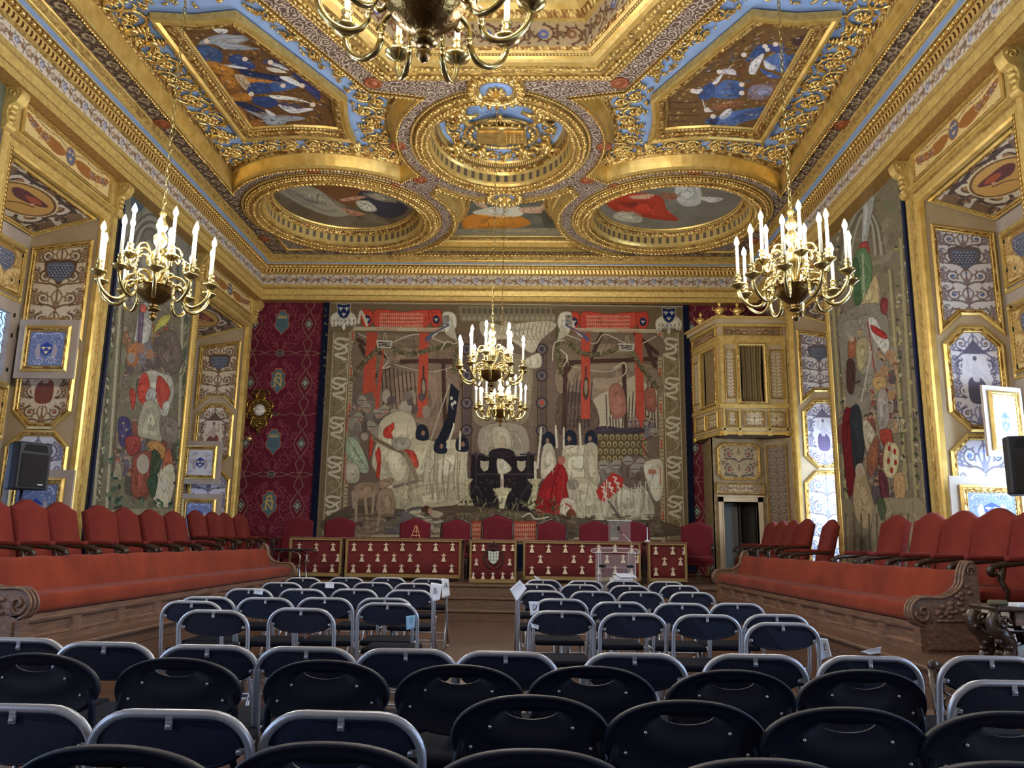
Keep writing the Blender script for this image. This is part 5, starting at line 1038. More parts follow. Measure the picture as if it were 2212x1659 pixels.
    Cu([(410, 850), (500, 900), (570, 930), (600, 980), (640, 1070)], 24, (136, 122, 96)); Cu([(410, 850), (500, 900), (570, 930)], 8, (100, 84, 60)); B([(520, 850), (600, 860), (600, 900), (540, 920), (510, 890)], (150, 142, 126)); Ln([(640, 1082), (860, 1046)], 10, (138, 130, 112)); Ln([(520, 1110), (640, 1080)], 16, (120, 110, 96)); B([(270, 850), (330, 872), (386, 1010), (350, 1036), (272, 968)], (150, 164, 134)); Ln([(272, 856), (380, 1020)], 3, (96, 108, 88))
    B([(268, 980), (330, 1000), (330, 1080), (268, 1080)], (176, 166, 142)); B([(720, 900), (800, 860), (900, 880), (905, 1000), (860, 1180), (700, 1190), (680, 1010)], (188, 178, 150)); B([(610, 1120), (880, 1090), (860, 1200), (640, 1220), (610, 1180)], (178, 168, 138))
    for k in range(24): x = random.uniform(600, 890); Cu([(x, random.uniform(900, 1000)), (x - 8, 1060), (x + random.uniform(-20, 20), 1180)], 3.4, (136, 124, 102))
    Q([(820, 558), (866, 604), (840, 780), (770, 920), (738, 880), (800, 740)], (34, 36, 48)); [El(x, y, 8, 10, (196, 190, 176)) for x, y in ((824, 640), (842, 662), (828, 672))]; Ln([(812, 570), (660, 1020)], 6, (176, 166, 142))
    for x, y in ((668, 820), (765, 890), (880, 880), (1340, 860), (1455, 850), (1565, 850)): B([(x - 32, y + 30), (x - 28, y - 20), (x, y - 42), (x + 28, y - 20), (x + 34, y + 34), (x, y + 44)], (36, 40, 54)); El(x + (6 if x < 1000 else -6), y + 4, 10, 13, (150, 112, 88))
    # right group
    B([(1310, 900), (1360, 890), (1380, 1040), (1300, 1060)], (186, 176, 150)); B([(1420, 900), (1500, 890), (1600, 900), (1600, 1110), (1430, 1090), (1410, 1000)], (190, 180, 152)); B([(1530, 900), (1600, 900), (1596, 1130), (1540, 1120)], (172, 162, 134))
    for x0, y0, x1, y1 in ((1300, 810, 1280, 1010), (1378, 800, 1384, 900), (1420, 810, 1420, 900), (1505, 790, 1510, 900), (870, 830, 868, 910), (836, 790, 800, 900)): Ln([(x0, y0), (x1, y1)], 11, (204, 196, 172)); El(x0, y0 - 10, 4, 9, (216, 206, 160))
    Q([(1600, 826), (1836, 826), (1836, 1010), (1600, 1010)], (92, 78, 50))
    for r in range(5):
        for k in range(8): x, y = 1612 + k * 32 + (r % 2) * 16, 846 + r * 38; El(x, y, 12, 16, (150, 134, 92)); El(x, y + 3, 5, 9, (84, 70, 44))
    B([(1590, 800), (1640, 788), (1740, 800), (1830, 796), (1830, 824), (1595, 826)], (66, 56, 66))
    B([(1400, 980), (1440, 1050), (1442, 1190), (1400, 1275), (1330, 1270), (1268, 1240), (1300, 1100), (1370, 1010)], (148, 34, 36)); Cu([(1400, 1000), (1360, 1120), (1340, 1250)], 6, (110, 24, 30)); Cu([(1420, 1040), (1410, 1150), (1390, 1260)], 6, (176, 52, 48)); El(1408, 968, 20, 24, (168, 96, 84))
    B([(1440, 1080), (1520, 1060), (1600, 1110), (1636, 1220), (1630, 1290), (1480, 1290), (1450, 1180)], (182, 172, 144)); El(1470, 1098, 30, 30, (140, 130, 114)); B([(1640, 1080), (1760, 1040), (1880, 1160), (1880, 1290), (1640, 1290)], (176, 166, 138)); B([(1600, 990), (1680, 980), (1720, 1060), (1640, 1100)], (120, 110, 100)); B([(1740, 960), (1840, 950), (1860, 1060), (1800, 1120), (1730, 1080)], (106, 88, 76))
    for x, y in ((1630, 990), (1700, 990), (1760, 970), (1830, 980), (1800, 1010), (1900, 820)): El(x, y, 26, 24, (146, 136, 120)); Ln([(x - 20, y + 6), (x + 20, y + 6)], 4, (70, 60, 60))
    Q([(1590, 1132), (1680, 1032), (1736, 1062), (1732, 1112), (1640, 1190), (1610, 1180)], (182, 52, 44)); [Cu([(x, y), (x + 18, y + 6), (x + 8, y + 22), (x + 22, y + 34)], 8, (214, 188, 172)) for x, y in ((1620, 1110), (1650, 1086), (1682, 1058), (1630, 1140), (1664, 1110), (1696, 1086))]
    B([(1845, 990), (1935, 965), (1950, 1060), (1940, 1160), (1908, 1186), (1870, 1110)], (196, 188, 162)); Ln([(1880, 1030), (1900, 1030)], 26, (176, 110, 84)); Ln([(1932, 1000), (1934, 1100)], 4, (186, 70, 56)); Ln([(1870, 950), (1820, 880), (1910, 830)], 8, (84, 70, 60)); Ln([(1660, 1190), (1790, 1380)], 14, (104, 94, 88))
    for k in range(26): x = random.uniform(1460, 1880); Cu([(x, random.uniform(1070, 1140)), (x + random.uniform(-20, 20), 1200), (x + random.uniform(-40, 40), 1285)], 4, random.choice([(136, 124, 104), (204, 196, 168)]))
    B([(1408, 1180), (1470, 1176), (1490, 1220), (1470, 1300), (1404, 1296)], (200, 190, 164)); Cu([(1430, 1200), (1460, 1220), (1440, 1250), (1466, 1280)], 9, (178, 66, 50)); El(1460, 1262, 26, 34, (122, 66, 48)); B([(1434, 1290), (1480, 1280), (1506, 1380), (1430, 1380)], (180, 168, 140))
    # foreground: hounds, lying figure, plants, floor
    B([(262, 1220), (600, 1230), (900, 1210), (1300, 1250), (1640, 1290), (1930, 1290), (1936, 1376), (262, 1368)], (92, 78, 62)); B([(270, 1280), (480, 1270), (500, 1366), (268, 1366)], (128, 104, 92))
    for p in ([(304, 1110), (350, 1085), (430, 1090), (440, 1120), (420, 1160), (320, 1180), (300, 1150)], [(440, 1130), (500, 1120), (520, 1160), (516, 1260), (450, 1290), (424, 1220)], [(430, 1090), (470, 1070), (516, 1068), (500, 1100), (450, 1120)]): B(p, (150, 124, 100))
    for p in ([(320, 1160), (316, 1290)], [(366, 1170), (380, 1330)], [(410, 1150), (404, 1260)], [(440, 1260), (430, 1340)], [(476, 1270), (466, 1330)], [(300, 1140), (306, 1220)]): Ln(p, 14, (166, 144, 118), 9)
    B([(470, 1300), (560, 1240), (660, 1215), (700, 1250), (620, 1300), (560, 1360), (480, 1360)], (92, 88, 92)); B([(600, 1240), (700, 1230), (780, 1250), (740, 1280), (640, 1270)], (176, 166, 140)); El(690, 1236, 26, 26, (86, 54, 42)); El(712, 1240, 14, 18, (176, 132, 108)); B([(600, 1300), (760, 1280), (800, 1340), (620, 1366)], (172, 160, 138))
    for k in range(420): x, y = random.uniform(270, 1930), random.uniform(1250, 1372); El(x, y, random.uniform(6, 30), random.uniform(3, 8), random.choice([(120, 106, 84), (74, 62, 50), (138, 124, 100), (100, 84, 66), (104, 104, 78)]), .7)
    for k in range(150): x, y = random.uniform(880, 1400), random.uniform(1180, 1370); a = random.uniform(-2.6, -.5); Ln([(x, y), (x + 34 * math.cos(a), y + 26 * math.sin(a))], 5, random.choice([(120, 122, 86), (84, 88, 60), (142, 142, 104), (60, 60, 44)]), 1)
    Cu([(1200, 1270), (1240, 1252), (1270, 1280), (1340, 1270)], 7, (206, 198, 176)); Ln([(262, 1370), (880, 1370)], 14, (180, 166, 134)); Ln([(1480, 1384), (1936, 1384)], 14, (180, 166, 134))
    for x0 in (926, 1150):
        Q([(x0, 1292), (x0 + 128, 1292), (x0 + 128, 1400), (x0, 1400)], (176, 72, 54))
        for r in range(4):
            for k in range(11): Ln([(x0 + 10 + k * 11, 1308 + r * 24), (x0 + 12 + k * 11, 1322 + r * 24)], 4.5, (218, 166, 138)); Ln([(x0 + 8 + k * 11, 1312 + r * 24), (x0 + 16 + k * 11, 1310 + r * 24)], 2.4, (218, 166, 138))
    for i in range(500): x, y = random.uniform(300, 1930), random.uniform(300, 1370); a = c.a[int((y * S + 600 - 640) * 2) % c.h, int((x * S + 640 - 672) * 2) % c.w].copy(); Ln([(x, y), (x + random.uniform(-12, 12), y + random.uniform(8, 30))], 2.6, tuple(np.clip(a * random.choice((.72, 1.24)), 0, 225)))
    g_ = c.a.mean(2, keepdims=True); c.a = (c.a * .88 + g_ * .12) * .86
    return c.grain(.05).grain(.03, 1, True)
TX0, TX1, TZ1 = -4.78, 3.50, 6.60
tp = empty('tapestry', ((TX0 + TX1) / 2, YF - .05, .62)); tag(tp, 'huge figured tapestry with a navy border hanging behind the red chairs', 'tapestry')
GT = great_tapestry()
o = painted('woven_field', (TX0, YF - .075, .66), (TX1 - TX0, 0, 0), (0, 0, TZ1 - .66), 1250, 860, lambda a, b, P: GT.get(*photo_xy(P)), M['textile']); o.parent = tp; o.matrix_parent_inverse = Matrix.Translation(-tp.location)
mb = MB(); mb.rbox(((TX0 + TX1) / 2, YF - .052, (.62 + TZ1) / 2 + .01), (TX1 - TX0 + .02, .04, TZ1 - .6), .01); o = mb.build('lining', M['navy']); o.parent = tp; o.matrix_parent_inverse = Matrix.Translation(-tp.location)
def textmesh(name, s, size, loc, rot, m, parent=None, ext=.001, align='CENTER', font_sx=1.):
    cu = bpy.data.curves.new(name, 'FONT'); cu.body = s; cu.size = size; cu.extrude = ext; cu.align_x = align; cu.align_y = 'CENTER'; cu.resolution_u = 3
    o = bpy.data.objects.new(name, cu); COL.objects.link(o); dg = bpy.context.evaluated_depsgraph_get(); me = bpy.data.meshes.new_from_object(o.evaluated_get(dg)); bpy.data.objects.remove(o)
    me.materials.clear(); me.materials.append(m); o = bpy.data.objects.new(name, me); COL.objects.link(o)
    mx = Matrix.Translation(loc) @ Matrix.Rotation(rot[2], 4, 'Z') @ Matrix.Rotation(rot[0], 4, 'X') @ Matrix.Rotation(rot[1], 4, 'Z') @ Matrix.Diagonal((font_sx, 1, 1, 1)); me.transform(mx)
    if parent: o.parent = parent; o.matrix_parent_inverse = Matrix.Translation(-parent.location) if parent.type == 'EMPTY' else Matrix.Identity(4)
    return o
M['redink'] = mat('woven_red_letters', (150, 62, 46), .9); M['creamink'] = mat('woven_cream_letters', (206, 196, 170), .9); M['brownink'] = mat('woven_brown_letters', (84, 56, 44), .9)
def tt(s, x, y, size, m, rz=0, sx=.8):
    p = at(1, YF - .078, x, y); textmesh('woven_lettering', s, size, tuple(p), (PI / 2, rz, 0), m, tp, .0008, font_sx=sx)
for x, y in ((835, 711), (925, 712), (1258, 714), (1356, 716)): tt('Notre Dame Guesclin', x, y, .10, M['redink'], 0, .55)
for x, y in ((750, 905), (744, 1010)): tt('Notre Dame Guesclin', x, y, .09, M['redink'], PI / 2, .7)
tt('Notre Dame Guesclin', 770, 1157, .10, M['brownink'], 0, .7); tt('MCCCXIV', 831, 744, .095, M['creamink'], 0, .6); tt('MCCCLXXX', 1354, 751, .09, M['creamink'], 0, .6)

# ------------------------------------------------------------------ tapestries between the windows
def side_tapestry(which):
    if which == 'L':
        S, ox, oy = .33759, 0, 550; c = Cv(180, 380, 430, 1125, 2.2, (124, 116, 92))
    else:
        S, ox, oy = .33759, 1472, 550; c = Cv(1770, 340, 2030, 1240, 2.0, (134, 122, 96))
    def T(p): return [(ox + x * S, oy + y * S) for x, y in p]
    def B(p, col, k=1.):
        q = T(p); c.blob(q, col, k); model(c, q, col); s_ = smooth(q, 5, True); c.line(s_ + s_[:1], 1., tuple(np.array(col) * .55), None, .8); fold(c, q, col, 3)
    def Ln(p, w, col, w2=None): c.line(T(p), w * S, col, None if w2 is None else w2 * S)
    def Cu(p, w, col, w2=None): c.line(smooth(T(p), 6), w * S, col, None if w2 is None else w2 * S)
    def El(x, y, rx, ry, col, k=1., rot=0.): c.ell(ox + x * S, oy + y * S, rx * S, ry * S, col, k, rot)
    if which == 'L':
        c.blotch([(140, 130, 108), (104, 94, 78), (150, 144, 126), (112, 118, 92)], 260, 14, .5)
        crowd(c, 262, 690, 380, 820, 34, [(126, 112, 98), (150, 140, 124), (160, 84, 70), (112, 96, 84), (146, 112, 84)], 12); crowd(c, 250, 900, 390, 1040, 40, [(128, 112, 96), (92, 86, 74), (156, 146, 120), (136, 78, 66), (104, 96, 112)], 14)
        B([(830, -560), (960, -520), (1260, 0), (1230, 400), (1000, 300), (760, 300), (720, 0)], (134, 130, 116), .8)
        for k in range(5): Cu([(780 + k * 24, 300), (800 + k * 26, -60 - k * 6), (960, -260 + k * 24), (1120 - k * 20, -60), (1140 - k * 24, 260)], 12, (158, 154, 136) if k % 2 else (104, 100, 88))
        El(880, -330, 44, 60, (70, 84, 122)); El(880, -330, 70, 86, (112, 120, 84), .4)
        for xa, xb in ((700, 600), (770, 680), (1170, 1130)): Ln([(xa, 300), (xb, 1640)], 16, (176, 168, 136)); Ln([(xa + 24, 300), (xb + 24, 1640)], 8, (94, 88, 70))
        for k in range(90): t = random.random(); Cu([(735 - 110 * t + random.uniform(-14, 14), 300 + 1300 * t), (740 - 110 * t, 320 + 1300 * t)], 10, random.choice([(90, 82, 66), (190, 182, 150), (96, 116, 84)])); t = random.random(); Cu([(1200 - 50 * t, 300 + 1300 * t), (1190 - 50 * t + random.uniform(-20, 20), 330 + 1300 * t)], 9, random.choice([(84, 100, 74), (164, 154, 124)]))
        B([(900, 330), (980, 330), (950, 560), (880, 700), (860, 560)], (168, 164, 156)); B([(890, 370), (920, 360), (900, 620), (880, 640)], (110, 92, 110)); B([(905, 320), (935, 330), (930, 370), (900, 360)], (214, 96, 84)); B([(985, 500), (1020, 410), (1090, 385), (1070, 440), (1020, 470)], (188, 180, 84)); Ln([(985, 430), (975, 640)], 7, (140, 110, 60))
        B([(1000, 560), (1100, 480), (1170, 640), (1130, 760), (1040, 720)], (116, 102, 92)); B([(820, 600), (880, 560), (900, 640), (850, 730), (815, 700)], (176, 112, 66)); B([(880, 620), (960, 560), (990, 680), (930, 740)], (126, 120, 124))
        for x, y in ((840, 660), (900, 600), (960, 640), (1010, 700), (1010, 560), (830, 740), (950, 700)): El(x, y, 26, 34, random.choice([(150, 142, 130), (104, 92, 90), (168, 120, 92)]))
        B([(900, 790), (960, 740), (1040, 760), (1100, 790), (1110, 900), (1060, 1030), (1000, 1000), (900, 930)], (186, 180, 160)); B([(900, 800), (940, 760), (960, 880), (920, 960), (880, 900)], (196, 70, 56)); B([(1010, 780), (1050, 800), (1090, 880), (1040, 990), (1000, 900)], (190, 74, 60)); B([(1040, 960), (1090, 940), (1060, 1060)], (196, 190, 170)); B([(960, 850), (1000, 880), (980, 940), (930, 920)], (170, 166, 158))
        B([(920, 950), (1010, 960), (1040, 1180), (960, 1180), (880, 1140)], (170, 164, 138)); B([(840, 850), (870, 900), (850, 1000), (830, 900)], (178, 68, 58)); B([(760, 1050), (830, 1060), (840, 1200), (770, 1220)], (78, 70, 110)); [c.fleur(ox + x * S, oy + y * S, 7, (190, 170, 110)) for x, y in ((790, 1080), (810, 1120), (785, 1160))]
        B([(1030, 1040), (1130, 1060), (1130, 1200), (1040, 1180)], (134, 122, 110)); B([(800, 1180), (880, 1160), (900, 1240), (830, 1290)], (150, 66, 60)); B([(940, 1210), (1000, 1190), (1060, 1240), (1050, 1310), (980, 1260)], (190, 134, 74)); B([(860, 1290), (960, 1260), (980, 1400), (940, 1560), (850, 1540), (840, 1400)], (142, 78, 62)); El(915, 1340, 40, 64, (176, 164, 144))
        B([(1060, 1260), (1090, 1250), (1100, 1340), (1040, 1380)], (176, 96, 66)); B([(1010, 1400), (1100, 1340), (1120, 1460), (1060, 1640), (980, 1560)], (206, 196, 162)); B([(980, 1250), (1030, 1300), (1010, 1400), (960, 1440)], (70, 84, 64)); B([(940, 1440), (1010, 1420), (980, 1560)], (64, 88, 66))
        for k in range(60): x, y = random.choice([(random.uniform(660, 780), random.uniform(1250, 1600)), (random.uniform(1120, 1180), random.uniform(1200, 1500)), (random.uniform(700, 1100), random.uniform(1560, 1640))]); El(x, y, 18, 9, random.choice([(70, 96, 74), (104, 122, 96), (52, 66, 60)]), 1, random.uniform(0, 3))
        B([(600, 1640), (1150, 1620), (1150, 1680), (590, 1700)], (150, 140, 112))
    else:
        c.blotch([(146, 134, 108), (112, 102, 82), (158, 146, 118), (120, 122, 88), (128, 116, 110)], 320, 14, .5)
        for xa, ya, xb, yb in ((970, 350, 1060, 1640), (1010, 350, 1090, 1640), (1400, -100, 1500, 1600), (1440, -200, 1560, 1600), (1330, 100, 1440, 1500)): Ln([(xa, ya), (xb, yb)], 16, (170, 158, 108)); Ln([(xa + 20, ya), (xb + 20, yb)], 7, (104, 94, 64))
        for k in range(170): t = random.random(); x = random.choice([1000 + 60 * t, 1370 + 60 * t, 1430 + 90 * t, 1480 + 80 * t]) + random.uniform(-14, 14); y = -200 + 1750 * t; El(x, y, 14, 8, random.choice([(88, 100, 64), (176, 160, 100), (64, 72, 56), (186, 176, 140)]), 1, random.uniform(0, 3))
        for k in range(4): Cu([(1000 + k * 24, 60), (1050 + k * 20, -180 + k * 16), (1160, -330 + k * 24), (1260 - k * 14, -200), (1300 - k * 20, 0)], 12, (176, 170, 146) if k % 2 else (112, 104, 86))
        B([(1180, -480), (1240, -420), (1180, -60), (1150, -20)], (176, 176, 168)); B([(1140, -60), (1190, -80), (1200, 20), (1150, 40)], (176, 70, 64)); B([(1110, 0), (1180, -40), (1220, 100), (1180, 330), (1120, 350), (1090, 200)], (104, 136, 92)); B([(1100, 60), (1130, 40), (1150, 300), (1110, 300)], (74, 104, 66)); Ln([(1160, 0), (1170, 300)], 14, (166, 176, 140))
        B([(1140, 330), (1190, 230), (1240, 130), (1262, 220), (1250, 330), (1130, 400)], (196, 172, 120)); B([(1020, 380), (1290, 330), (1330, 700), (1290, 1000), (1150, 1060), (1050, 900), (1010, 600)], (142, 134, 116)); 
        for k in range(24): x, y = random.uniform(1030, 1300), random.uniform(380, 1000); Ln([(x, y), (x + 50, y - 10)], 3, (104, 96, 84))
        crowd(c, 1880, 760, 1935, 1060, 60, [(150, 140, 126), (126, 66, 60), (170, 140, 100), (100, 88, 84), (160, 150, 136)], 13); crowd(c, 1820, 880, 1900, 1060, 26, [(120, 106, 92), (96, 84, 90), (150, 128, 98), (132, 76, 66)], 16)
        B([(1195, 410), (1240, 410), (1290, 500), (1330, 560), (1310, 640), (1240, 560), (1210, 500)], (206, 200, 186)); B([(1215, 450), (1300, 500), (1310, 540), (1230, 500)], (186, 52, 48)); B([(1280, 280), (1320, 290), (1310, 380), (1275, 360)], (140, 60, 60)); Ln([(1190, 430), (1240, 760)], 7, (150, 60, 54)); B([(1130, 540), (1165, 560), (1160, 620), (1130, 640)], (190, 62, 50)); B([(1070, 560), (1110, 530), (1120, 640), (1070, 660)], (162, 100, 70)); El(1090, 540, 16, 20, (190, 170, 140)); El(1140, 500, 14, 18, (180, 150, 110))
        B([(1120, 560), (1190, 540), (1180, 700), (1130, 740)], (176, 160, 116)); B([(1060, 680), (1110, 700), (1100, 880), (1060, 860)], (84, 56, 52)); Ln([(1215, 620), (1150, 940)], 9, (196, 188, 166)); Ln([(1070, 840), (1140, 810)], 14, (84, 64, 52))
        for x, y in ((1260, 700), (1300, 740), (1280, 820), (1330, 640), (1350, 800), (1300, 880), (1340, 900), (1260, 780)): El(x, y, 26, 32, random.choice([(150, 140, 130), (122, 60, 60), (170, 130, 90), (96, 80, 80)]))
        B([(1225, 790), (1300, 780), (1310, 850), (1270, 880), (1230, 850)], (186, 150, 92)); B([(1260, 880), (1310, 870), (1330, 1060), (1280, 1130), (1250, 1040)], (156, 148, 136)); B([(1040, 1010), (1090, 960), (1120, 1120), (1110, 1440), (1070, 1540), (1030, 1200)], (118, 32, 38)); B([(1090, 980), (1140, 980), (1170, 1200), (1150, 1380), (1110, 1400), (1080, 1100)], (52, 56, 62)); El(1076, 940, 26, 40, (146, 136, 120)); B([(1160, 1080), (1200, 1070), (1250, 1180), (1220, 1300), (1180, 1240)], (188, 176, 146)); B([(1190, 1280), (1250, 1160), (1260, 1320), (1210, 1420)], (150, 92, 66))
        B([(1270, 1130), (1330, 1120), (1350, 1200), (1290, 1220)], (170, 66, 52)); B([(1310, 1210), (1370, 1210), (1395, 1280), (1370, 1410), (1310, 1420), (1290, 1330)], (206, 190, 140)); [El(x, y, 10, 20, (172, 50, 46)) for x, y in ((1330, 1240), (1365, 1260), (1325, 1320), (1370, 1330), (1345, 1380))]
        B([(1360, 1420), (1420, 1400), (1430, 1560), (1370, 1560)], (190, 150, 100)); B([(1260, 1380), (1310, 1420), (1330, 1560), (1280, 1560)], (104, 52, 60)); B([(1110, 1430), (1150, 1330), (1190, 1440), (1240, 1660), (1180, 1760), (1100, 1640)], (176, 152, 112)); El(1140, 1380, 28, 44, (180, 168, 150)); El(1140, 1390, 16, 26, (188, 150, 120))
        B([(1240, 1600), (1420, 1560), (1560, 1600), (1600, 2000), (1250, 2000)], (158, 144, 112)); B([(990, 1600), (1100, 1600), (1100, 2000), (990, 2000)], (140, 128, 100)); B([(1250, 1570), (1290, 1560), (1310, 1640), (1280, 1700)], (84, 96, 66))
        for k in range(10): Ln([(1000 + k * 50, 1660), (1005 + k * 50, 1900)], 12, (112, 100, 78))
    for i in range(900): x, y = random.uniform(c.x0, c.x0 + c.w / c.s), random.uniform(c.y0, c.y0 + c.h / c.s); j, i_ = int((y - c.y0) * c.s), int((x - c.x0) * c.s); a = c.a[min(j, c.h - 1), min(i_, c.w - 1)].copy(); c.line([(x, y), (x + random.uniform(-4, 4), y + random.uniform(2, 9))], random.uniform(.6, 1.6), tuple(np.clip(a * random.choice((.66, .8, 1.2, 1.35)), 0, 222)))
    g_ = c.a.mean(2, keepdims=True); c.a = (c.a * .85 + g_ * .15) * .85
    return c.grain(.05)
def wall_tapestry(which, xw, sg, y0, y1, z0, z1, label):
    c = side_tapestry(which); t = empty('tapestry', (xw + sg * .03, (y0 + y1) / 2, z0)); tag(t, label, 'tapestry', None)
    o = painted('woven_field', (xw + sg * .05, y0, z0), (0, y1 - y0, 0), (0, 0, z1 - z0), 330, 620, lambda a, b, P: c.get(*photo_xy(P)), M['textile']); o.parent = t; o.matrix_parent_inverse = Matrix.Translation(-t.location)
    mb = MB(); mb.rbox((xw + sg * .028, (y0 + y1) / 2, (z0 + z1) / 2), (.035, y1 - y0 + .05, z1 - z0), .01); o = mb.build('lining', M['navy']); o.parent = t; o.matrix_parent_inverse = Matrix.Translation(-t.location)
    mb = MB(); mb.bx(xw, xw + sg * .006, y0 - .12, y1 + .12, z0 - .2, z1); tag(mb.build('trim_5', M['black']), kind='structure')
wall_tapestry('L', XL, 1, 11.52, 14.2, .9, 6.5, 'tall faded tapestry of riders in red on the left wall, behind the left chandelier')
wall_tapestry('R', XR, -1, 10.74, 13.62, .9, 6.5, 'tall tapestry of a castle siege with dark cloaks on the right wall')
wall_tapestry('L', XL, 1, 5.6, 8.62, .9, 6.5, 'tapestry cut off by the left edge of the view, nearest on the left wall')
wall_tapestry('R', XR, -1, 4.9, 7.75, .9, 6.5, 'tapestry cut off by the right edge of the view, nearest on the right wall')

# ------------------------------------------------------------------ oriel box (curtained gallery) and the door under it
OY = 16.2
ORI = empty('oriel_box', (4.5, 16.8, 3.4)); tag(ORI, 'gilded curtained gallery box hanging in the right far corner above the doorway', 'gallery box')
def att(o, e): o.parent = e; o.matrix_parent_inverse = Matrix.Translation(-e.location); return o
fx0, fx1, fy, by = 3.87, XR - .01, 16.2, YF - .03; OUT = [(3.56, by), (fx0, fy), (fx1, fy)]
def oring(e): return offset(OUT, -e, False)
def oprism(mb, e, z0, z1, m_=0):
    p = offset(OUT, -e, False) + [(fx1, by)]; mb.prism(p, lambda a, b, t: (a, b, t), z0, z1, m_)
PM = [M['wall'], M['goldflat'], M['gold'], M['black'], M['bead']]
for nm_, lst in (('balcony_base', ((.02, 3.40, 3.46, 2), (0, 3.46, 3.94, 0), (.03, 3.50, 3.53, 1), (.04, 3.94, 4.02, 1), (.0, 4.02, 4.06, 1))), ('cornice', ((0, 5.28, 5.42, 1), (.03, 5.42, 5.46, 1), (0, 5.46, 5.66, 0), (.05, 5.66, 5.72, 1), (.12, 5.72, 5.80, 0), (.17, 5.80, 5.85, 1)))):
    mb = MB()
    for e, z0, z1, m_ in lst: oprism(mb, e, z0, z1, m_)
    att(mb.build(nm_, PM), ORI)
mb = MB(); oprism(mb, -.04, 3.36, 3.40, 0); att(mb.build('underside', M['darkwood']), ORI)
def facet(i):
    a, b = np.array(OUT[i]), np.array(OUT[i + 1]); L = np.hypot(*(b - a)); d = (b - a) / L; n = np.array([d[1], -d[0]]); return a, d, n, L
for i in (0, 1):
    a, d, n, L = facet(i); f = lambda u, z, t: (a[0] + d[0] * u + n[0] * t, a[1] + d[1] * u + n[1] * t, z); P0 = (a[0], a[1], 0); U = (d[0], d[1], 0); nn = (n[0], n[1], 0)
    w0, w1 = (L * .30, L * .66) if i else (L * .35, L * .85)
    for u0, u1 in ((0, w0), (w1, L)): mb = MB(); mb.prism([(u0, 4.06), (u1, 4.06), (u1, 5.28), (u0, 5.28)], f, -.06, -.005, 0); att(mb.build('wall_panel', PM), ORI)
    for u in ((.05, L * .30 - .05, L * .66 + .05, L - .05) if i else (.05, L - .05)):
        mb = MB(); mb.prism([(u - .02, 3.5), (u + .02, 3.5), (u + .02, 3.93), (u - .02, 3.93)], f, 0, .03, 2); mb.prism([(u - .035, 4.06), (u + .035, 4.06), (u + .035, 5.28), (u - .035, 5.28)], f, -.01, .02, 1); mb.prism([(u - .045, 3.38), (u + .045, 3.38), (u + .045, 3.47), (u - .045, 3.47)], f, 0, .04, 2)
        att(mb.build('pilaster', PM), ORI)
    mb = MB(); sweep(mb, rect(w0, w1, 4.08, 5.26), [(-.05, 0), (-.05, .03), (-.03, .045), (0, .03), (.005, -.04)], [mi('gold'), mi('egg'), mi('goldflat'), mi('gold')], True, f); att(mb.build('window_frame', ML), ORI)
    mb = MB(); mb.prism(rect(w0, w1, 4.06, 5.28), f, -.13, -.12); att(mb.build('interior_shade', M['black']), ORI)
    g = []
    for k in range(60):
        t = k / 59; u = w0 + (w1 - w0) * (.06 + .88 * t); g.append((u, -.075 + .02 * math.sin(t * 46) + .012 * math.sin(t * 21)))
    mb = MB(); vs = []; fs = []; nz = 8
    for q in range(nz + 1):
        z = 5.27 - 1.2 * q / nz; sq = 1 - .12 * math.sin(PI * q / nz * .9)
        for u, t in g: um = (w0 + w1) / 2; vs.append(f(um + (u - um) * sq, z, t))
    for q in range(nz):
        for k in range(59): fs.append((q * 60 + k, q * 60 + k + 1, (q + 1) * 60 + k + 1, (q + 1) * 60 + k))
    mb.add(vs, fs, 0, True); att(mb.build('curtain', M['curtain']), ORI)
    bd = arabesque(.16, 1.0, (196, 180, 146), (104, 80, 58), (140, 112, 80), (150, 120, 80), top=None, res=300)
    for u0, u1, z0, z1 in (((.12, L * .30 - .12, 4.16, 5.16), (L * .66 + .12, L - .1, 4.16, 5.16), (.14, L * .30 - .12, 3.58, 3.86), (L * .34, L * .62, 3.58, 3.86), (L * .70, L - .12, 3.58, 3.86), (.1, L - .1, 5.49, 5.63)) if i else ((.1, w0 - .06, 4.2, 5.1), (.15, L * .45, 3.58, 3.86), (L * .55, L - .14, 3.58, 3.86), (.1, L - .1, 5.49, 5.63))):
        if u1 - u0 < .06: continue
        b2 = bd if z1 - z0 > .5 else arabesque(u1 - u0 if u1 - u0 > .3 else .3, z1 - z0, (196, 180, 146), (104, 80, 58), (140, 112, 80), (150, 120, 80), top=None, res=220)
        panel(ORI, P0, U, (0, 0, 1), rect(u0, u1, z0, z1), b2, .022, nrm=nn, res=150)
for ch in ORI.children: ch.matrix_parent_inverse = Matrix.Translation(-ORI.location)
mb = MB()
for x, y, s_ in ((4.28, 16.22, 1.1), (3.90, 16.18, 1), (3.68, 17.0, .8)):
    mb.box((x, y, 5.87), (.2 * s_, .16 * s_, .05)); mb.lathe([(.04, 0), (.06, .02), (.03, .04), (.09, .08), (.11, .13), (.08, .18), (.03, .2), (.025, .24), (.045, .27), (.02, .31), (.005, .33)], (x, y, 5.88), 14)
    for sg in (-1, 1): mb.tube([(x + sg * .1, y, 6.0), (x + sg * .15, y, 6.04), (x + sg * .13, y, 6.09)], .012, 5)
att(mb.build('urn_finial', M['gold']), ORI)
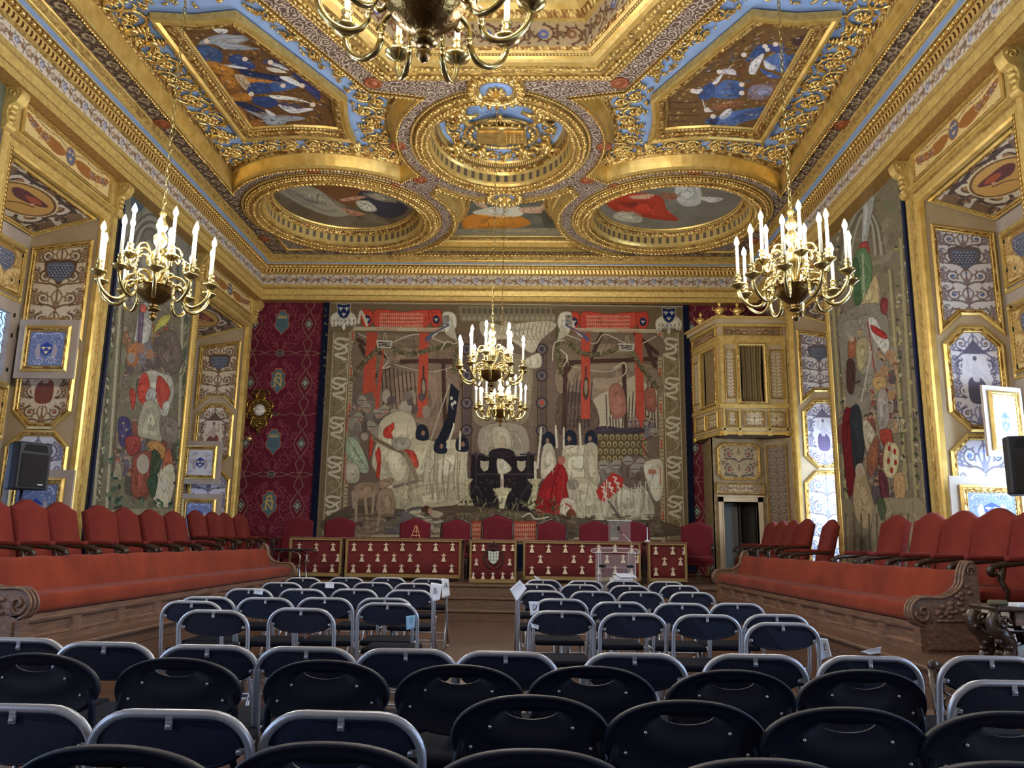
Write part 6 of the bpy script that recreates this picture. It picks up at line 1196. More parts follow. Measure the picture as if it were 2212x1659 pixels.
# screen wall with the doorway below
dy = 16.55; dx0, dx1, ox0, ox1, oz = 3.74, 4.80, 3.92, 4.62, 2.06
mb = MB(); mb.bx(dx0, ox0, dy, dy + .12, DZ, 3.38); mb.bx(ox1, dx1, dy, dy + .12, DZ, 3.38); mb.bx(ox0, ox1, dy, dy + .12, oz, 3.38); mb.bx(dx0, dx0 + .06, dy, YF, DZ, 3.38)
mb.prism([(dx1, dy), (XR, 16.25), (XR, 16.37), (dx1, dy + .12)], lambda a, b, t: (a, b, t), DZ, 3.38)
M['olivewall'] = mat('olive_gilt_boiserie', (138, 118, 84), .6, .1, bump=(40, .3), var=((112, 92, 62), 8)); D1 = mb.build('door_1', M['olivewall']); tag(D1, kind='structure')
mb = MB(); mb.bx(ox0 - .1, ox0, dy - .04, dy, DZ, oz + .1); mb.bx(ox1, ox1 + .1, dy - .04, dy, DZ, oz + .1); mb.bx(ox0 - .1, ox1 + .1, dy - .04, dy, oz, oz + .1); mb.bx(ox0 - .13, ox1 + .13, dy - .06, dy, oz + .1, oz + .13)
mb.bx(ox0 - .02, ox0, dy - .05, dy + .1, DZ, oz); mb.bx(ox1, ox1 + .02, dy - .05, dy + .1, DZ, oz); mb.build('door_frame', M['wall'], D1)
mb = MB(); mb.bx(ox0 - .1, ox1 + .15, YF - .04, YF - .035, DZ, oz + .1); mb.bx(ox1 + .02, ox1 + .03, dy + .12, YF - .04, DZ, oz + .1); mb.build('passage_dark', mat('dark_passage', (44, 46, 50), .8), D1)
mb = MB(); mb.box((ox0 + .21, dy + .5, (DZ + oz) / 2), (.40, .03, oz - DZ)); mb.build('door_leaf', mat('grey_green_door', (104, 108, 104), .6), D1)
mb = MB(); mb.box((ox1 - .12, dy + .42, (DZ + oz) / 2), (.04, .5, oz - DZ), 0, .5); mb.bx(ox0 + .42, ox0 + .45, dy + .4, dy + .5, DZ, oz); mb.build('door_leaf', mat('dark_door_leaf', (40, 36, 34), .5), D1)
bq = arabesque(.9, .62, (132, 112, 80), (64, 48, 38), (150, 128, 90), (128, 62, 50), top=None)
panel(D1, (dx0, dy, 0), (1, 0, 0), (0, 0, 1), rect(.14, .92, 2.55, 3.22, .08), bq, .05, nrm=(0, -1, 0)); panel(D1, (dx0, dy, 0), (1, 0, 0), (0, 0, 1), rect(.08, 1.0, 2.24, 2.42), arabesque(.9, .2, (176, 156, 118), (104, 80, 56), (140, 112, 80), (150, 120, 80), top=None), .025, nrm=(0, -1, 0))
vv = np.array([XR - dx1, 16.25 - dy]); Lv = np.hypot(*vv); vv /= Lv; bs = arabesque(.3, 2.4, (112, 88, 62), (48, 36, 32), (76, 58, 44), (150, 130, 96), top=None)
panel(D1, (dx1, dy - .002, 0), (vv[0], vv[1], 0), (0, 0, 1), rect(.06, Lv - .1, .7, 3.2), bs, .02, nrm=(vv[1], -vv[0], 0))

# ------------------------------------------------------------------ clock
ck = empty('wall_clock', (-6.07, YF - .06, 3.99)); tag(ck, 'ornate gilt cartel clock with a round white dial on the crimson wall', 'clock')
cx, cz, yy = -6.07, 3.99, YF - .06; mb = MB()
ol = smooth([(-.12, .34), (-.05, .38), (.06, .36), (.10, .30), (.14, .22), (.22, .16), (.27, .04), (.25, -.08), (.19, -.18), (.15, -.30), (.10, -.36), (.05, -.46), (.02, -.56), (-.02, -.50), (-.08, -.38), (-.14, -.34), (-.15, -.24), (-.22, -.10), (-.27, .02), (-.24, .14), (-.16, .22)], 4, True)
mb.prism(ol, lambda a, b, t: (cx + a, yy + .03 - t, cz + b), 0, .05)
for sg in (-1, 1):
    for p, r in (([(.08, .34), (.2, .38), (.12, .46), (.02, .42)], .018), ([(.14, .18), (.26, .2), (.29, .08), (.22, .02)], .02), ([(.2, -.04), (.28, -.08), (.24, -.2), (.16, -.16)], .018), ([(.12, -.14), (.18, -.3), (.1, -.4), (.04, -.34)], .02), ([(.06, .2), (.1, .3), (.05, .42)], .016)): mb.tube([(cx + sg * a, yy - .03, cz + b) for a, b in smooth(p, 4)], r, 6)
    for k in range(9): a = -1.2 + k * .32; mb.ell((cx + sg * .22 * math.cos(a), yy - .03, cz + .02 + .22 * math.sin(a)), (.035, .03, .022), 6)
for k in range(6): mb.ell((cx + random.uniform(-.05, .05), yy - .04, cz - .2 - k * .05), (.05 - .005 * k, .03, .03), 7)
mb.tube([(cx + .05 * math.cos(a), yy - .03, cz + .42 + .05 * math.sin(a)) for a in np.linspace(0, 2 * PI, 14)[:-1]], .014, 5, True)
att(mb.build('case', M['ormolu']), ck)
mb = MB(); mb.lathe([(.145, .0), (.145, -.05), (.13, -.06), (.125, -.045)], (cx, yy, cz), 32, 0, 'Y'); att(mb.build('bezel', M['ormolu']), ck)
mb = MB(); mb.lathe([(.126, -.03), (.126, -.052), (.06, -.056), (.001, -.057)], (cx, yy, cz), 32, 0, 'Y'); dial = att(mb.build('dial', mat('enamel_dial', (214, 210, 198), .3)), ck)
mb = MB()
for k in range(12): a = k * PI / 6; mb.box((cx + .1 * math.sin(a), yy - .058, cz + .1 * math.cos(a)), (.012, .002, .02), 0, 0, 0, a)
mb.tube([(cx, yy - .062, cz), (cx - .085, yy - .062, cz + .045)], .003, 4); mb.tube([(cx, yy - .062, cz), (cx - .055, yy - .062, cz + .02)], .004, 4); att(mb.build('hands', M['ink']), ck)
mb = MB(); mb.lathe([(.02, 0), (.02, -.03), (.045, -.04), (.05, -.07), (.02, -.09), (.001, -.09)], (XL + .25, 17.25, 3.32), 12, 0, 'Y'); tag(mb.build('gilt_knob', M['gold']), 'small pale gilt knob on the far left window surround below the clock', 'knob')

# ------------------------------------------------------------------ ceremonial tables and their cloths
TY = 14.28
tabs = [(620, 742, TY, 'cloth_a'), (742, 1000, TY, 'b'), (1010, 1120, 13.95, 'c'), (1126, 1388, TY, 'd'), (1396, 1488, TY, 'e')]
S6 = .28029
def z6(pts, ox): return [(ox + x * S6, 1080 + y * S6) for x, y in pts]
MOT = [z6([(595, 368), (727, 368), (856, 368), (655, 450), (788, 450), (893, 450), (717, 530), (848, 530), (590, 530)], 480), z6([(x, 368) for x in (1017, 1143, 1264, 1390, 1518, 1646, 1776)] + [(x, 450) for x in (962, 1078, 1200, 1325, 1448, 1707)] + [(x, 532) for x in (1011, 1131, 1255, 1382, 1508, 1638, 1768)], 480),
       z6([(88, 372), (157, 372), (316, 372), (384, 372), (104, 482), (360, 482), (80, 588), (155, 588), (231, 588), (307, 588), (381, 588)], 1000), z6([(x, 380) for x in (532, 661, 789, 919, 1047, 1172, 1300)] + [(x, 460) for x in (597, 854, 983, 1110, 1234, 1348)] + [(x, 545) for x in (531, 658, 787, 918, 1047, 1173, 1298)], 1000), z6([(1486, 395), (1616, 395), (1706, 395), (1553, 478), (1676, 478), (1487, 557), (1618, 557), (1712, 557)], 1000)]
TL = ['left end table of the ceremonial row, half behind the small folding table', 'long table left of the central one, behind the left chair block', 'narrow central ceremonial table standing slightly forward', 'long table right of the central one, behind the clear lectern', 'short right end table of the ceremonial row']
CLB = ['red cloth with silver ermine spots on the left end table', 'red ermine-spotted cloth on the long table left of centre', 'red ermine-spotted cloth with a crowned coat of arms on the central table', 'red ermine-spotted cloth behind the clear acrylic lectern', 'red ermine-spotted cloth on the short right end table']
def ermine(mb, x, y, z, s_=1.):
    P = [(0, .085), (.012, .07), (.010, .057), (.038, .057), (.038, .041), (.010, .041), (.012, .025), (.042, -.055), (-.042, -.055), (-.012, .025), (-.010, .041), (-.038, .041), (-.038, .057), (-.010, .057), (-.012, .07)]
    mb.prism([(a * s_, b * s_) for a, b in P], lambda a, b, t: (x + a, y - t, z + b), .0, .004)
for k, (xa, xb, ty, _) in enumerate(tabs):
    X0, X1 = at(1, ty, xa, 1200)[0] + .005, at(1, ty, xb, 1200)[0] - .005; tz = DZ + .735
    t = empty('ceremonial_table', ((X0 + X1) / 2, ty + .35, DZ)); tag(t, TL[k], 'table', 'row of ceremonial tables')
    mb = MB(); mb.rbox(((X0 + X1) / 2, ty + .40, tz - .015), (X1 - X0, .70, .03), .01); att(mb.build('tabletop', M['oakl']), t)
    mb = MB(); mb.bx(X0 + .04, X1 - .04, ty + .10, ty + .12, tz - .6, tz - .03); att(mb.build('modesty_panel', M['navy']), t)
    for lx in (X0 + .05, X1 - .05):
        for ly in (ty + .14, ty + .70): mb = MB(); mb.box((lx, ly, (DZ + tz - .03) / 2), (.05, .05, tz - .03 - DZ)); att(mb.build('leg', M['oakl']), t)
    cl = empty('table_cloth', ((X0 + X1) / 2, ty, tz)); tag(cl, CLB[k], 'table cloth', 'ermine-spotted table cloths'); cb = DZ + (.02 if k == 2 else .07); W_ = X1 - X0
    cx0, cx1 = X0 + .03, X1 - .03; n = max(12, int(W_ * 30)); vs = []; fs = []
    wave = lambda u: .010 * math.sin(u * 9 + k) + .006 * math.sin(u * 23)
    rows = [tz - .025, tz - .2, tz - .4, cb]
    for r_, z in enumerate(rows):
        for i in range(n + 1): x = cx0 + (cx1 - cx0) * i / n; vs.append((x, ty + .045 - (.02 + wave(x)) * r_ / 3, z + (.012 * math.sin(x * 5) if r_ == 3 else 0)))
    for r_ in range(3):
        for i in range(n): fs.append((r_ * (n + 1) + i, r_ * (n + 1) + i + 1, (r_ + 1) * (n + 1) + i + 1, (r_ + 1) * (n + 1) + i))
    mb = MB(); mb.add(vs, fs, 0, True); o = mb.build('drape', M['clothred']); sd = o.modifiers.new('thickness', 'SOLIDIFY'); sd.thickness = .006; att(o, cl)
    mb = MB(); yf = ty - .008
    mb.bx(cx0, cx1, yf, yf + .04, tz - .055, tz - .028); mb.bx(cx0, cx0 + .035, yf - .012, yf + .04, cb, tz - .03); mb.bx(cx1 - .035, cx1, yf - .012, yf + .04, cb, tz - .03); mb.bx(cx0, cx1, yf - .012, yf + .035, cb - .01, cb + .05); att(mb.build('gold_border', M['fringe']), cl)
    mb = MB()
    for px, py in MOT[k]:
        p = at(1, ty, px, py)
        if cx0 + .04 < p[0] < cx1 - .04: ermine(mb, p[0], ty - .0 - .014, p[2], 1.05 if k != 2 else .85)
    att(mb.build('ermine_spots', M['silverthread']), cl)
    if k == 2:
        mb = MB(); p = at(1, ty, 1066, 1203); x, z = p[0], p[2]
        sh = [(x + a, z + b) for a, b in ((-.09, .1), (0, .085), (.09, .1), (.085, -.04), (.05, -.09), (0, -.12), (-.05, -.09), (-.085, -.04))]
        mb.prism([(x + (a - x) * 1.15, z + (b - z) * 1.15) for a, b in sh], lambda a, b, t: (a, ty - .016 - t, b), 0, .004, 1); mb.prism(sh, lambda a, b, t: (a, ty - .016 - t, b), .0, .009, 0)
        for r_ in range(3):
            for q in range(3): mb.prism([(x - .05 + q * .05 + a, z + .06 - r_ * .055 + b) for a, b in ((0, .02), (.012, -.015), (-.012, -.015))], lambda a, b, t: (a, ty - .016 - t, b), .0, .013, 1)
        for sg in (-1, 1):
            for q in range(9): a = -1.2 + q * .27; mb.ell((x + sg * .16 * math.cos(a), ty - .02, z - .02 + .17 * math.sin(a)), (.028, .006, .018), 6, 1)
        mb.tube([(x - .09, ty - .02, z + .13), (x + .09, ty - .02, z + .13)], .014, 6, False, 1)
        for q in range(-2, 3): mb.tube([(x + q * .035, ty - .02, z + .13), (x + q * .055, ty - .02, z + .19), (x + q * .01, ty - .02, z + .23)], .009, 5, False, 1)
        mb.ell((x, ty - .02, z + .245), (.016, .008, .016), 6, 1); att(mb.build('coat_of_arms', [mat('silver_field', (186, 196, 190), .6), mat('dark_embroidery', (62, 44, 46), .8)]), cl)

# ------------------------------------------------------------------ armchairs
def camel(w, z0, z1, drop=.085):
    h = w / 2; return [(-h, z0), (h, z0), (h, z1 - drop)] + [(h * math.cos(a) if False else h * (1 - 2 * t), z1 - drop + drop * (math.sin(PI * (.08 + .84 * t)) ** 2.1)) for t, a in ((k / 16, 0) for k in range(17))] + [(-h, z1 - drop)]
def armchair(vel, wood_frame=False, hgt=1.18, wid=.60, rec=.15):
    t = empty('armchair'); bw = wid
    def bk(a, b, t_): return (a, .25 + t_ + (b - .5) * rec, b)
    mb = MB(); ol = camel(bw, .44, hgt, .095); cx = lambda p, s_: [(a * s_, .5 + (b - .5) * (1 - (1 - s_) * .7)) for a, b in p]
    L = [(cx(ol, .90), .0), (cx(ol, .97), .012), (cx(ol, 1.0), .035), (cx(ol, 1.0), .07), (cx(ol, .97), .09), (cx(ol, .9), .1)]; mb.loft([[bk(a, b, d_ - .07) for a, b in P_] for P_, d_ in L]); mb.build('backrest', vel, t)
    mb = MB(); mb.rbox((0, -.03, .42), (wid + .02, .56, .12), .045, n=4); mb.build('seat', vel, t)
    mb = MB(); mb.rbox((0, -.03, .345), (wid, .54, .05), .01); mb.build('seat_rail', vel if not wood_frame else M['darkwood'], t)
    for sg in (-1, 1):
        x = sg * (wid / 2 - .005)
        mb = MB(); mb.tube(smooth([(x, .26, .70), (x, .1, .70), (x, -.1, .685), (x, -.24, .67), (x, -.31, .64), (x, -.30, .60), (x, -.26, .61)], 4), .026, 7); mb.tube(smooth([(x, -.2, .66), (x, -.22, .56), (x, -.17, .48), (x, -.2, .38)], 4), [.024] * 12 + [.02], 7) if False else mb.tube([(x, -.2, .66), (x, -.225, .56), (x, -.18, .47), (x, -.2, .37)], .024, 7); mb.build('arm', M['darkwood'], t)
        mb = MB(); mb.rbox((x, .02, .722), (.06, .36, .045), .02); mb.build('arm_pad', vel, t)
        mb = MB(); mb.lathe([(.024, 0), (.03, .02), (.022, .05), (.034, .12), (.02, .18), (.032, .25), (.03, .33)], (sg * (wid / 2 - .03), -.27, 0), 10); mb.build('leg', M['darkwood'], t)
        mb = MB(); mb.tube([(sg * (wid / 2 - .03), .30, 0), (sg * (wid / 2 - .03), .22, .35), (sg * (wid / 2 - .03), .24, .5)], .022, 7); mb.build('leg', M['darkwood'], t)
    mb = MB(); mb.tube([(-wid / 2 + .03, -.27, .12), (wid / 2 - .03, -.27, .12)], .014, 6); mb.tube([(0, -.27, .12), (0, .27, .12)], .014, 6); mb.tube([(-wid / 2 + .03, .27, .12), (wid / 2 - .03, .27, .12)], .014, 6); mb.build('stretcher', M['darkwood'], t)
    if wood_frame:
        mb = MB(); P_ = [bk(a * 1.03, .5 + (b - .5) * 1.02, -.02) for a, b in ol[1:] + ol[:1]]; mb.tube(P_, .024, 7); mb.ell(bk(0, hgt + .02, -.02), (.09, .03, .035), 8); mb.build('back_frame', M['darkwood'], t)
    return t
A_or = armchair(M['velvet_red'], False, 1.18, .50, .27); A_cr = armchair(M['velvet_dark'], False, 1.12, .60); A_fr = armchair(M['velvet_dark'], True, 1.11, .56); A_th = armchair(M['velvet_dark'], True, 1.2, .58)
used = {}
def put(src, loc, rz, label, group, cat='armchair', s_=1.):
    o = src if src.name not in used else copy_tree(src); used[src.name] = 1; o.location = loc; o.rotation_euler = (0, 0, rz); o.scale = (s_,) * 3 if s_ != 1. else (1, 1, 1); tag(o, label, cat, group); return o
fc = [(643, A_cr, 'crimson armchair at the far left end, behind the small folding table'), (734, A_cr, 'crimson armchair in front of the left edge of the great tapestry'), (897, A_cr, 'crimson armchair behind the little wooden easel'), (986, A_fr, 'wood-framed crimson armchair just left of the tallest central chair'), (1075, A_th, 'tallest wood-framed crimson chair in the centre of the row'), (1192, A_fr, 'wood-framed crimson armchair just right of the tallest central chair'), (1285, A_cr, 'crimson armchair left of the clear lectern screen'), (1370, A_cr, 'crimson armchair partly seen through the clear lectern screen'), ]
for px, src, lb in fc: X = at(1, 15.68, px, 1120)[0]; put(src, (X, 15.44, DZ), 0, lb, 'armchairs behind the ceremonial tables')
put(A_cr, (3.10, 15.3, DZ), -.25, 'crimson armchair standing alone right of the tables near the doorway', 'armchairs behind the ceremonial tables')
leftc = [(-10, 1092, 1.1), (46, 1080, .98), (118, 1086, 1.05), (194, 1090, .85), (262, 1096, 1.2), (315, 1100, 1.1), (364, 1104, 1.0), (414, 1107, 1.15), (450, 1109, 1.3), (474, 1111, 1.35), (506, 1112, 1.2)]
lw = ['first', 'second', 'third', 'fourth', 'fifth', 'sixth', 'seventh', 'eighth', 'ninth', 'tenth', 'eleventh', 'twelfth']
# seats face the middle of the room, backs towards the windows
lls = ['sliver of a red velvet chair at the left edge of the view', 'red velvet chair nearest the loudspeaker on the left platform', 'red velvet chair left of the gap in the left row', 'red velvet chair right of the gap in the left row', 'red velvet chair, first of the tight run after the gap on the left platform', 'red velvet chair, second of the tight run on the left platform', 'red velvet chair, third of the tight run on the left platform', 'red velvet chair, fourth of the tight run on the left platform', 'red velvet chair, third from the far end of the left row', 'red velvet chair, next to last at the far end of the left row', 'farthest red velvet chair of the left row, beside the crimson wall']
for i, (px, da) in enumerate([(-36, 0), (46, -.05), (118, -.02), (196, -.2), (260, -.05), (316, -.1), (366, -.12), (412, -.06), (450, -.05), (478, 0), (508, -.1)]):
    r = RM @ np.array([(px - W / 2) / F, 1, (H / 2 - 1120) / F]); X = -5.78; Y = X / r[0] * r[1]
    put(A_or, (X + .44, Y, PZ if Y < 13.1 else DZ), PI / 2 - .06 + da, lls[i], 'red velvet chairs on the left platform', s_=1.06 if Y < 13.1 else .98)
rightc = [(1672, .05), (1694, .02), (1719, .0), (1750, .1), (1795, -.05), (1942, .12), (2020, .12), (2088, .1), (2168, .14), (2256, .1)]
rl = ['farthest red velvet chair of the right row, by the doorway', 'red velvet chair second from the far end of the right row', 'red velvet chair third from the far end of the right row', 'red velvet chair fourth from the far end of the right row', 'narrow-seeming red velvet chair standing apart, left of the figured tapestry', 'red velvet chair in front of the figured tapestry on the right platform', 'red velvet chair on the right platform left of the bright panel', 'red velvet chair directly left of the largest one on the right', 'large red velvet chair below the right loudspeaker', 'red velvet chair cut by the right edge of the view']
for (px, da), lb in zip(rightc, rl):
    r = RM @ np.array([(px - W / 2) / F, 1, (H / 2 - 1120) / F]); X = 4.70; Y = X / r[0] * r[1]
    put(A_or, (X - .42, Y, PZ if Y < 13.1 else DZ), -PI / 2 + .05 + da, lb, 'red velvet chairs on the right platform', s_=1.07 if Y < 13.1 else .98)

# ------------------------------------------------------------------ long upholstered benches
def bench(sg, y0, y1, label, turn=0.):
    """sg=+1: bench on the right side (front towards -x)"""
    xf = 3.13 if sg > 0 else -3.92; b = empty('upholstered_bench', (xf, (y0 + y1) / 2, PZ)); tag(b, label, 'bench'); X = lambda d: xf + sg * d * .80
    mb = MB(); mb.bx(X(.06), X(.55), y0 + .06, y1 - .06, PZ, .60); n = 9; L = (y1 - y0 - .12) / n
    for i in range(n):
        ya, yb = y0 + .06 + i * L, y0 + .06 + (i + 1) * L; mb.bx(X(.03), X(.06), ya, ya + .05, PZ, .6); mb.bx(X(.03), X(.06), yb - .05, yb, PZ, .6)
        f3 = lambda p, q, h: (X(.06 - h), p, q); sweep(mb, rect(ya + .05, yb - .05, PZ + .05, .55), [(0, .03), (.012, .035), (.03, .0)], [0, 0], True, f3)
    mb.bx(X(.02), X(.06), y0 + .06, y1 - .06, PZ, PZ + .05); mb.bx(X(.015), X(.07), y0 + .06, y1 - .06, .55, .60); att(mb.build('base', M['oakl']), b)
    mb = MB(); mb.rbox((X(.26), (y0 + y1) / 2, .675), (.42, y1 - y0 - .16, .15), .05, n=5); att(mb.build('seat_cushion', M['velvet']), b)
    prof = smooth([(.42, .70), (.44, .8), (.49, .93), (.53, 1.0), (.57, 1.03), (.61, 1.015), (.62, .9), (.60, .70)], 4); mb = MB()
    m = 40; vs = [(X(p), y0 + .07 + (y1 - y0 - .14) * k / m, z + .006 * math.sin(k * 1.7)) for k in range(m + 1) for p, z in prof]; q = len(prof); fs = [(k * q + i, k * q + (i + 1) % q, (k + 1) * q + (i + 1) % q, (k + 1) * q + i) for k in range(m) for i in range(q)] + [tuple(range(q)), tuple(range(m * q, m * q + q))[::-1]]
    mb.add(vs, fs, 0, True); att(mb.build('back_cushion', M['velvet']), b)
    mb = MB(); mb.bx(X(.60), X(.66), y0 + .06, y1 - .06, PZ, 1.0); att(mb.build('back_board', M['oakl']), b)
    for ye, s2 in ((y0, -1), (y1, 1)):
        mb = MB(); ol = smooth([(.66, PZ + .24), (.66, 1.02), (.64, 1.09), (.57, 1.09), (.52, 1.02), (.49, .92), (.40, .84), (.28, .80), (.14, .80), (.04, .80), (-.04, .755), (-.07, .69), (-.04, .62), (.03, .585), (.10, .60), (.14, .62)], 4) + [(.14, PZ + .24)]
        f = lambda p, q, t_: (X(p), ye + s2 * t_, q); mb.prism(ol, f, -.10, .0); mb.bx(X(.0), X(.68), ye - s2 * .11, ye + s2 * .0, PZ, PZ + .245); mb.prism(rect(.07, .62, PZ + .03, PZ + .20), f, 0, .012)
        cvz = (.045, .69)
        mb.tube([(X(cvz[0] + .085 * (1 - t) * math.cos(t * 9 + PI)), ye + s2 * .006, cvz[1] + .085 * (1 - t) * math.sin(t * 9 + PI)) for t in np.linspace(0, .85, 26)], .013, 5)
        for dd in (.0, -.05, -.1): mb.tube([(X(p), ye + s2 * dd, z) for p, z in smooth([(.62, 1.10), (.56, 1.10), (.51, 1.02), (.48, .92), (.39, .85), (.27, .81), (.12, .81), (.02, .805), (-.05, .755), (-.078, .69), (-.045, .615), (.03, .58)], 4)], .014, 5)
        mb.tube([(X(.58 + .045 * (1 - t) * math.cos(t * 9)), ye + s2 * .006, 1.03 + .045 * (1 - t) * math.sin(t * 9)) for t in np.linspace(0, .85, 18)], .01, 5)
        for q_ in range(26): u = random.random(); px_ = .2 + .36 * u; mb.ell((X(px_), ye + s2 * .008, .64 + random.random() * (.10 + .26 * u * u)), (.03, .012, .02), 6)
        mb.tube([(X(.18), ye + s2 * .005, .625), (X(.62), ye + s2 * .005, .625)], .012, 5); att(mb.build('scrolled_end', M['oakl']), b)
    b.rotation_euler.z = turn
bench(1, 6.98, 13.4, 'long orange velvet bench with carved oak scroll end along the right side', .036)
bench(-1, 6.28, 13.36, 'long orange velvet bench along the left side, cut by the left edge')
# ------------------------------------------------------------------ folding chairs
CH = .79
def legs_common(t, fr, rear):
    mb = MB(); rear(mb); mb.build('rear_leg_frame', fr, t)
def chair_silver():
    t = empty('folding_chair'); fr = M['silver']; hw = .212
    def y_at(z): return .0 + (CH - z) * .14 if z > .44 else .049 + (.44 - z) * .72
    mb = MB(); P = [(-hw, y_at(0), 0), (-hw, y_at(.2), .2), (-hw, y_at(.43), .43), (-hw, y_at(.5), .5), (-hw, y_at(.62), .62), (-hw, y_at(.67), .67)]
    P += [(-hw + .115 - .115 * math.cos(a), y_at(.67 + .107 * math.sin(a)), .67 + .107 * math.sin(a)) for a in np.linspace(.2, PI / 2, 8)]; Q = [(-x, y, z) for x, y, z in P][::-1]; mb.tube(P + Q, .0125, 9)
    mb.tube([(-hw, y_at(.16), .16), (hw, y_at(.16), .16)], .008, 6)
    for sg in (-1, 1): mb.lathe([(.016, -.01), (.017, 0), (.016, .02)], (sg * hw, y_at(.02), .0), 8)
    mb.build('frame', fr, t)
    for sg in (-1, 1):
        mb = MB(); mb.tube([(sg * .192, .36, .43), (sg * .192, .24, .30), (sg * .192, .02, .0)], .0115, 8); mb.tube([(sg * .2, .10, .44), (sg * .2, .36, .42)], .009, 6); mb.build('rear_leg', fr, t)
    mb = MB(); mb.tube([(-.19, .09, .09), (.19, .09, .09)], .008, 6); mb.build('stretcher', fr, t)
    mb = MB(); ol = smooth([(-.197, .695), (-.185, .737), (-.14, .764), (0, .768), (.14, .764), (.185, .737), (.197, .695), (.16, .655), (.08, .634), (0, .630), (-.08, .634), (-.16, .655)], 4, True)
    f = lambda s_, o: [(a * s_, y_at(b) + o - .0 + .35 * a * a, .70 + (b - .70) * s_) for a, b in ol]
    mb.loft([[(x, y, z) for x, y, z in R3] for R3 in (f(.94, -.014), f(.98, -.011), f(1, -.004), f(1, .012), f(.96, .022))]); mb.build('backrest', M['chairpad'], t)
    for x, z in ((0, .757), (-.19, .685), (.19, .685)):
        mb = MB(); y = y_at(z) - .012 + .35 * x * x; mb.box((x, y, z), (.018, .005, .034) if x == 0 else (.034, .005, .018)); mb.lathe([(.007, -.006), (.007, 0)], (x * .95, y - .002, z - (.008 if x == 0 else 0)), 8, 0, 'Y'); mb.build('clip', M['silver'], t)
    mb = MB(); mb.rbox((0, .26, .445), (.39, .39, .04), .018, n=3); mb.build('seat', M['seatpad'], t); return t
def chair_round():
    t = empty('folding_chair_round'); hw = .222
    def y_at(z): return (CH - z) * .16 if z > .44 else .056 + (.44 - z) * .70
    mb = MB()
    for sg in (-1, 1): mb.tube([(sg * hw * .9, y_at(.66) + .018, .66), (sg * hw * .97, y_at(.6) + .02, .6), (sg * hw * .98, y_at(.44), .44), (sg * hw * .95, y_at(.2), .2), (sg * hw * .95, y_at(0), 0)], .014, 8)
    mb.tube([(-hw * .95, y_at(.16), .16), (hw * .95, y_at(.16), .16)], .009, 6); mb.build('frame', M['plastic'], t)
    # moulded back with hand slot: outer outline bridged to the slot outline on both faces
    n = 48; out = []; inn = []
    for k in range(n):
        a = 2 * PI * k / n; ca, sa = math.cos(a), math.sin(a)
        x = .236 * (abs(ca) ** .90) * (1 if ca > 0 else -1); z = .665 + ((.127 if sa > 0 else .122) * (abs(sa) ** .97) * (1 if sa > 0 else -1)); out.append((x, z))
        sx = .078 * ca; sz = .744 + (.002 - .010 * ca * ca * 0 if sa > 0 else -.022 * abs(sa) ** .8) + .006 * ca * ca; inn.append((sx, sz))
    Y = lambda x, z, o: y_at(z) + .55 * x * x + o
    rings = [([(x, z) for x, z in inn], .010), ([(x, z) for x, z in inn], -.004), ([(x * .5 + ix * .5, z * .5 + iz * .5) for (x, z), (ix, iz) in zip(out, inn)], -.010), ([(x * .93, .665 + (z - .665) * .92) for x, z in out], -.010), ([(x * .97, .665 + (z - .665) * .965) for x, z in out], -.018), (out, -.008), (out, .010), ([(x * .96, .665 + (z - .665) * .95) for x, z in out], .014)]
    vs = [(x, Y(x, z, o), z) for R_, o in rings for x, z in R_]; m = len(rings); fs = [(r * n + i, r * n + (i + 1) % n, ((r + 1) % m) * n + (i + 1) % n, ((r + 1) % m) * n + i) for r in range(m) for i in range(n)]
    mb = MB(); mb.add(vs, fs, 0, True); mb.build('backrest', M['plastic'], t)
    for x, z in ((-.12, .70), (.12, .70), (-.175, .64), (.175, .64)): mb = MB(); mb.ell((x, Y(x, z, -.011), z), (.0062, .004, .0062), 8); mb.build('rivet', M['steel'], t)
    mb = MB(); ol = smooth([(-.20, .06), (-.215, .24), (-.19, .42), (-.1, .47), (.1, .47), (.19, .42), (.215, .24), (.20, .06), (.1, .03), (-.1, .03)], 4, True); k_ = len(ol); vs = []
    for s_, z in ((.94, .425), (1, .435), (1, .455), (.95, .466), (.6, .468)): vs += [(a * s_, .25 + (b - .25) * s_, z) for a, b in ol]
    mb.add(vs, [(r * k_ + i, r * k_ + (i + 1) % k_, (r + 1) * k_ + (i + 1) % k_, (r + 1) * k_ + i) for r in range(4) for i in range(k_)] + [tuple(range(k_))[::-1], tuple(range(4 * k_, 5 * k_))], 0, True); mb.build('seat', M['seatpad'], t)
    for sg in (-1, 1):
        mb = MB(); mb.tube([(sg * .19, .37, .43), (sg * .19, .25, .30), (sg * .19, .03, .0)], .0115, 8); mb.build('rear_leg', M['silver'], t)
    mb = MB(); mb.tube([(-.19, .10, .09), (.19, .10, .09)], .008, 6); mb.build('stretcher', M['silver'], t); return t
CS, CR = chair_silver(), chair_round()
ORD = ['first', 'second', 'third', 'fourth', 'fifth', 'sixth', 'seventh', 'eighth', 'ninth', 'tenth']
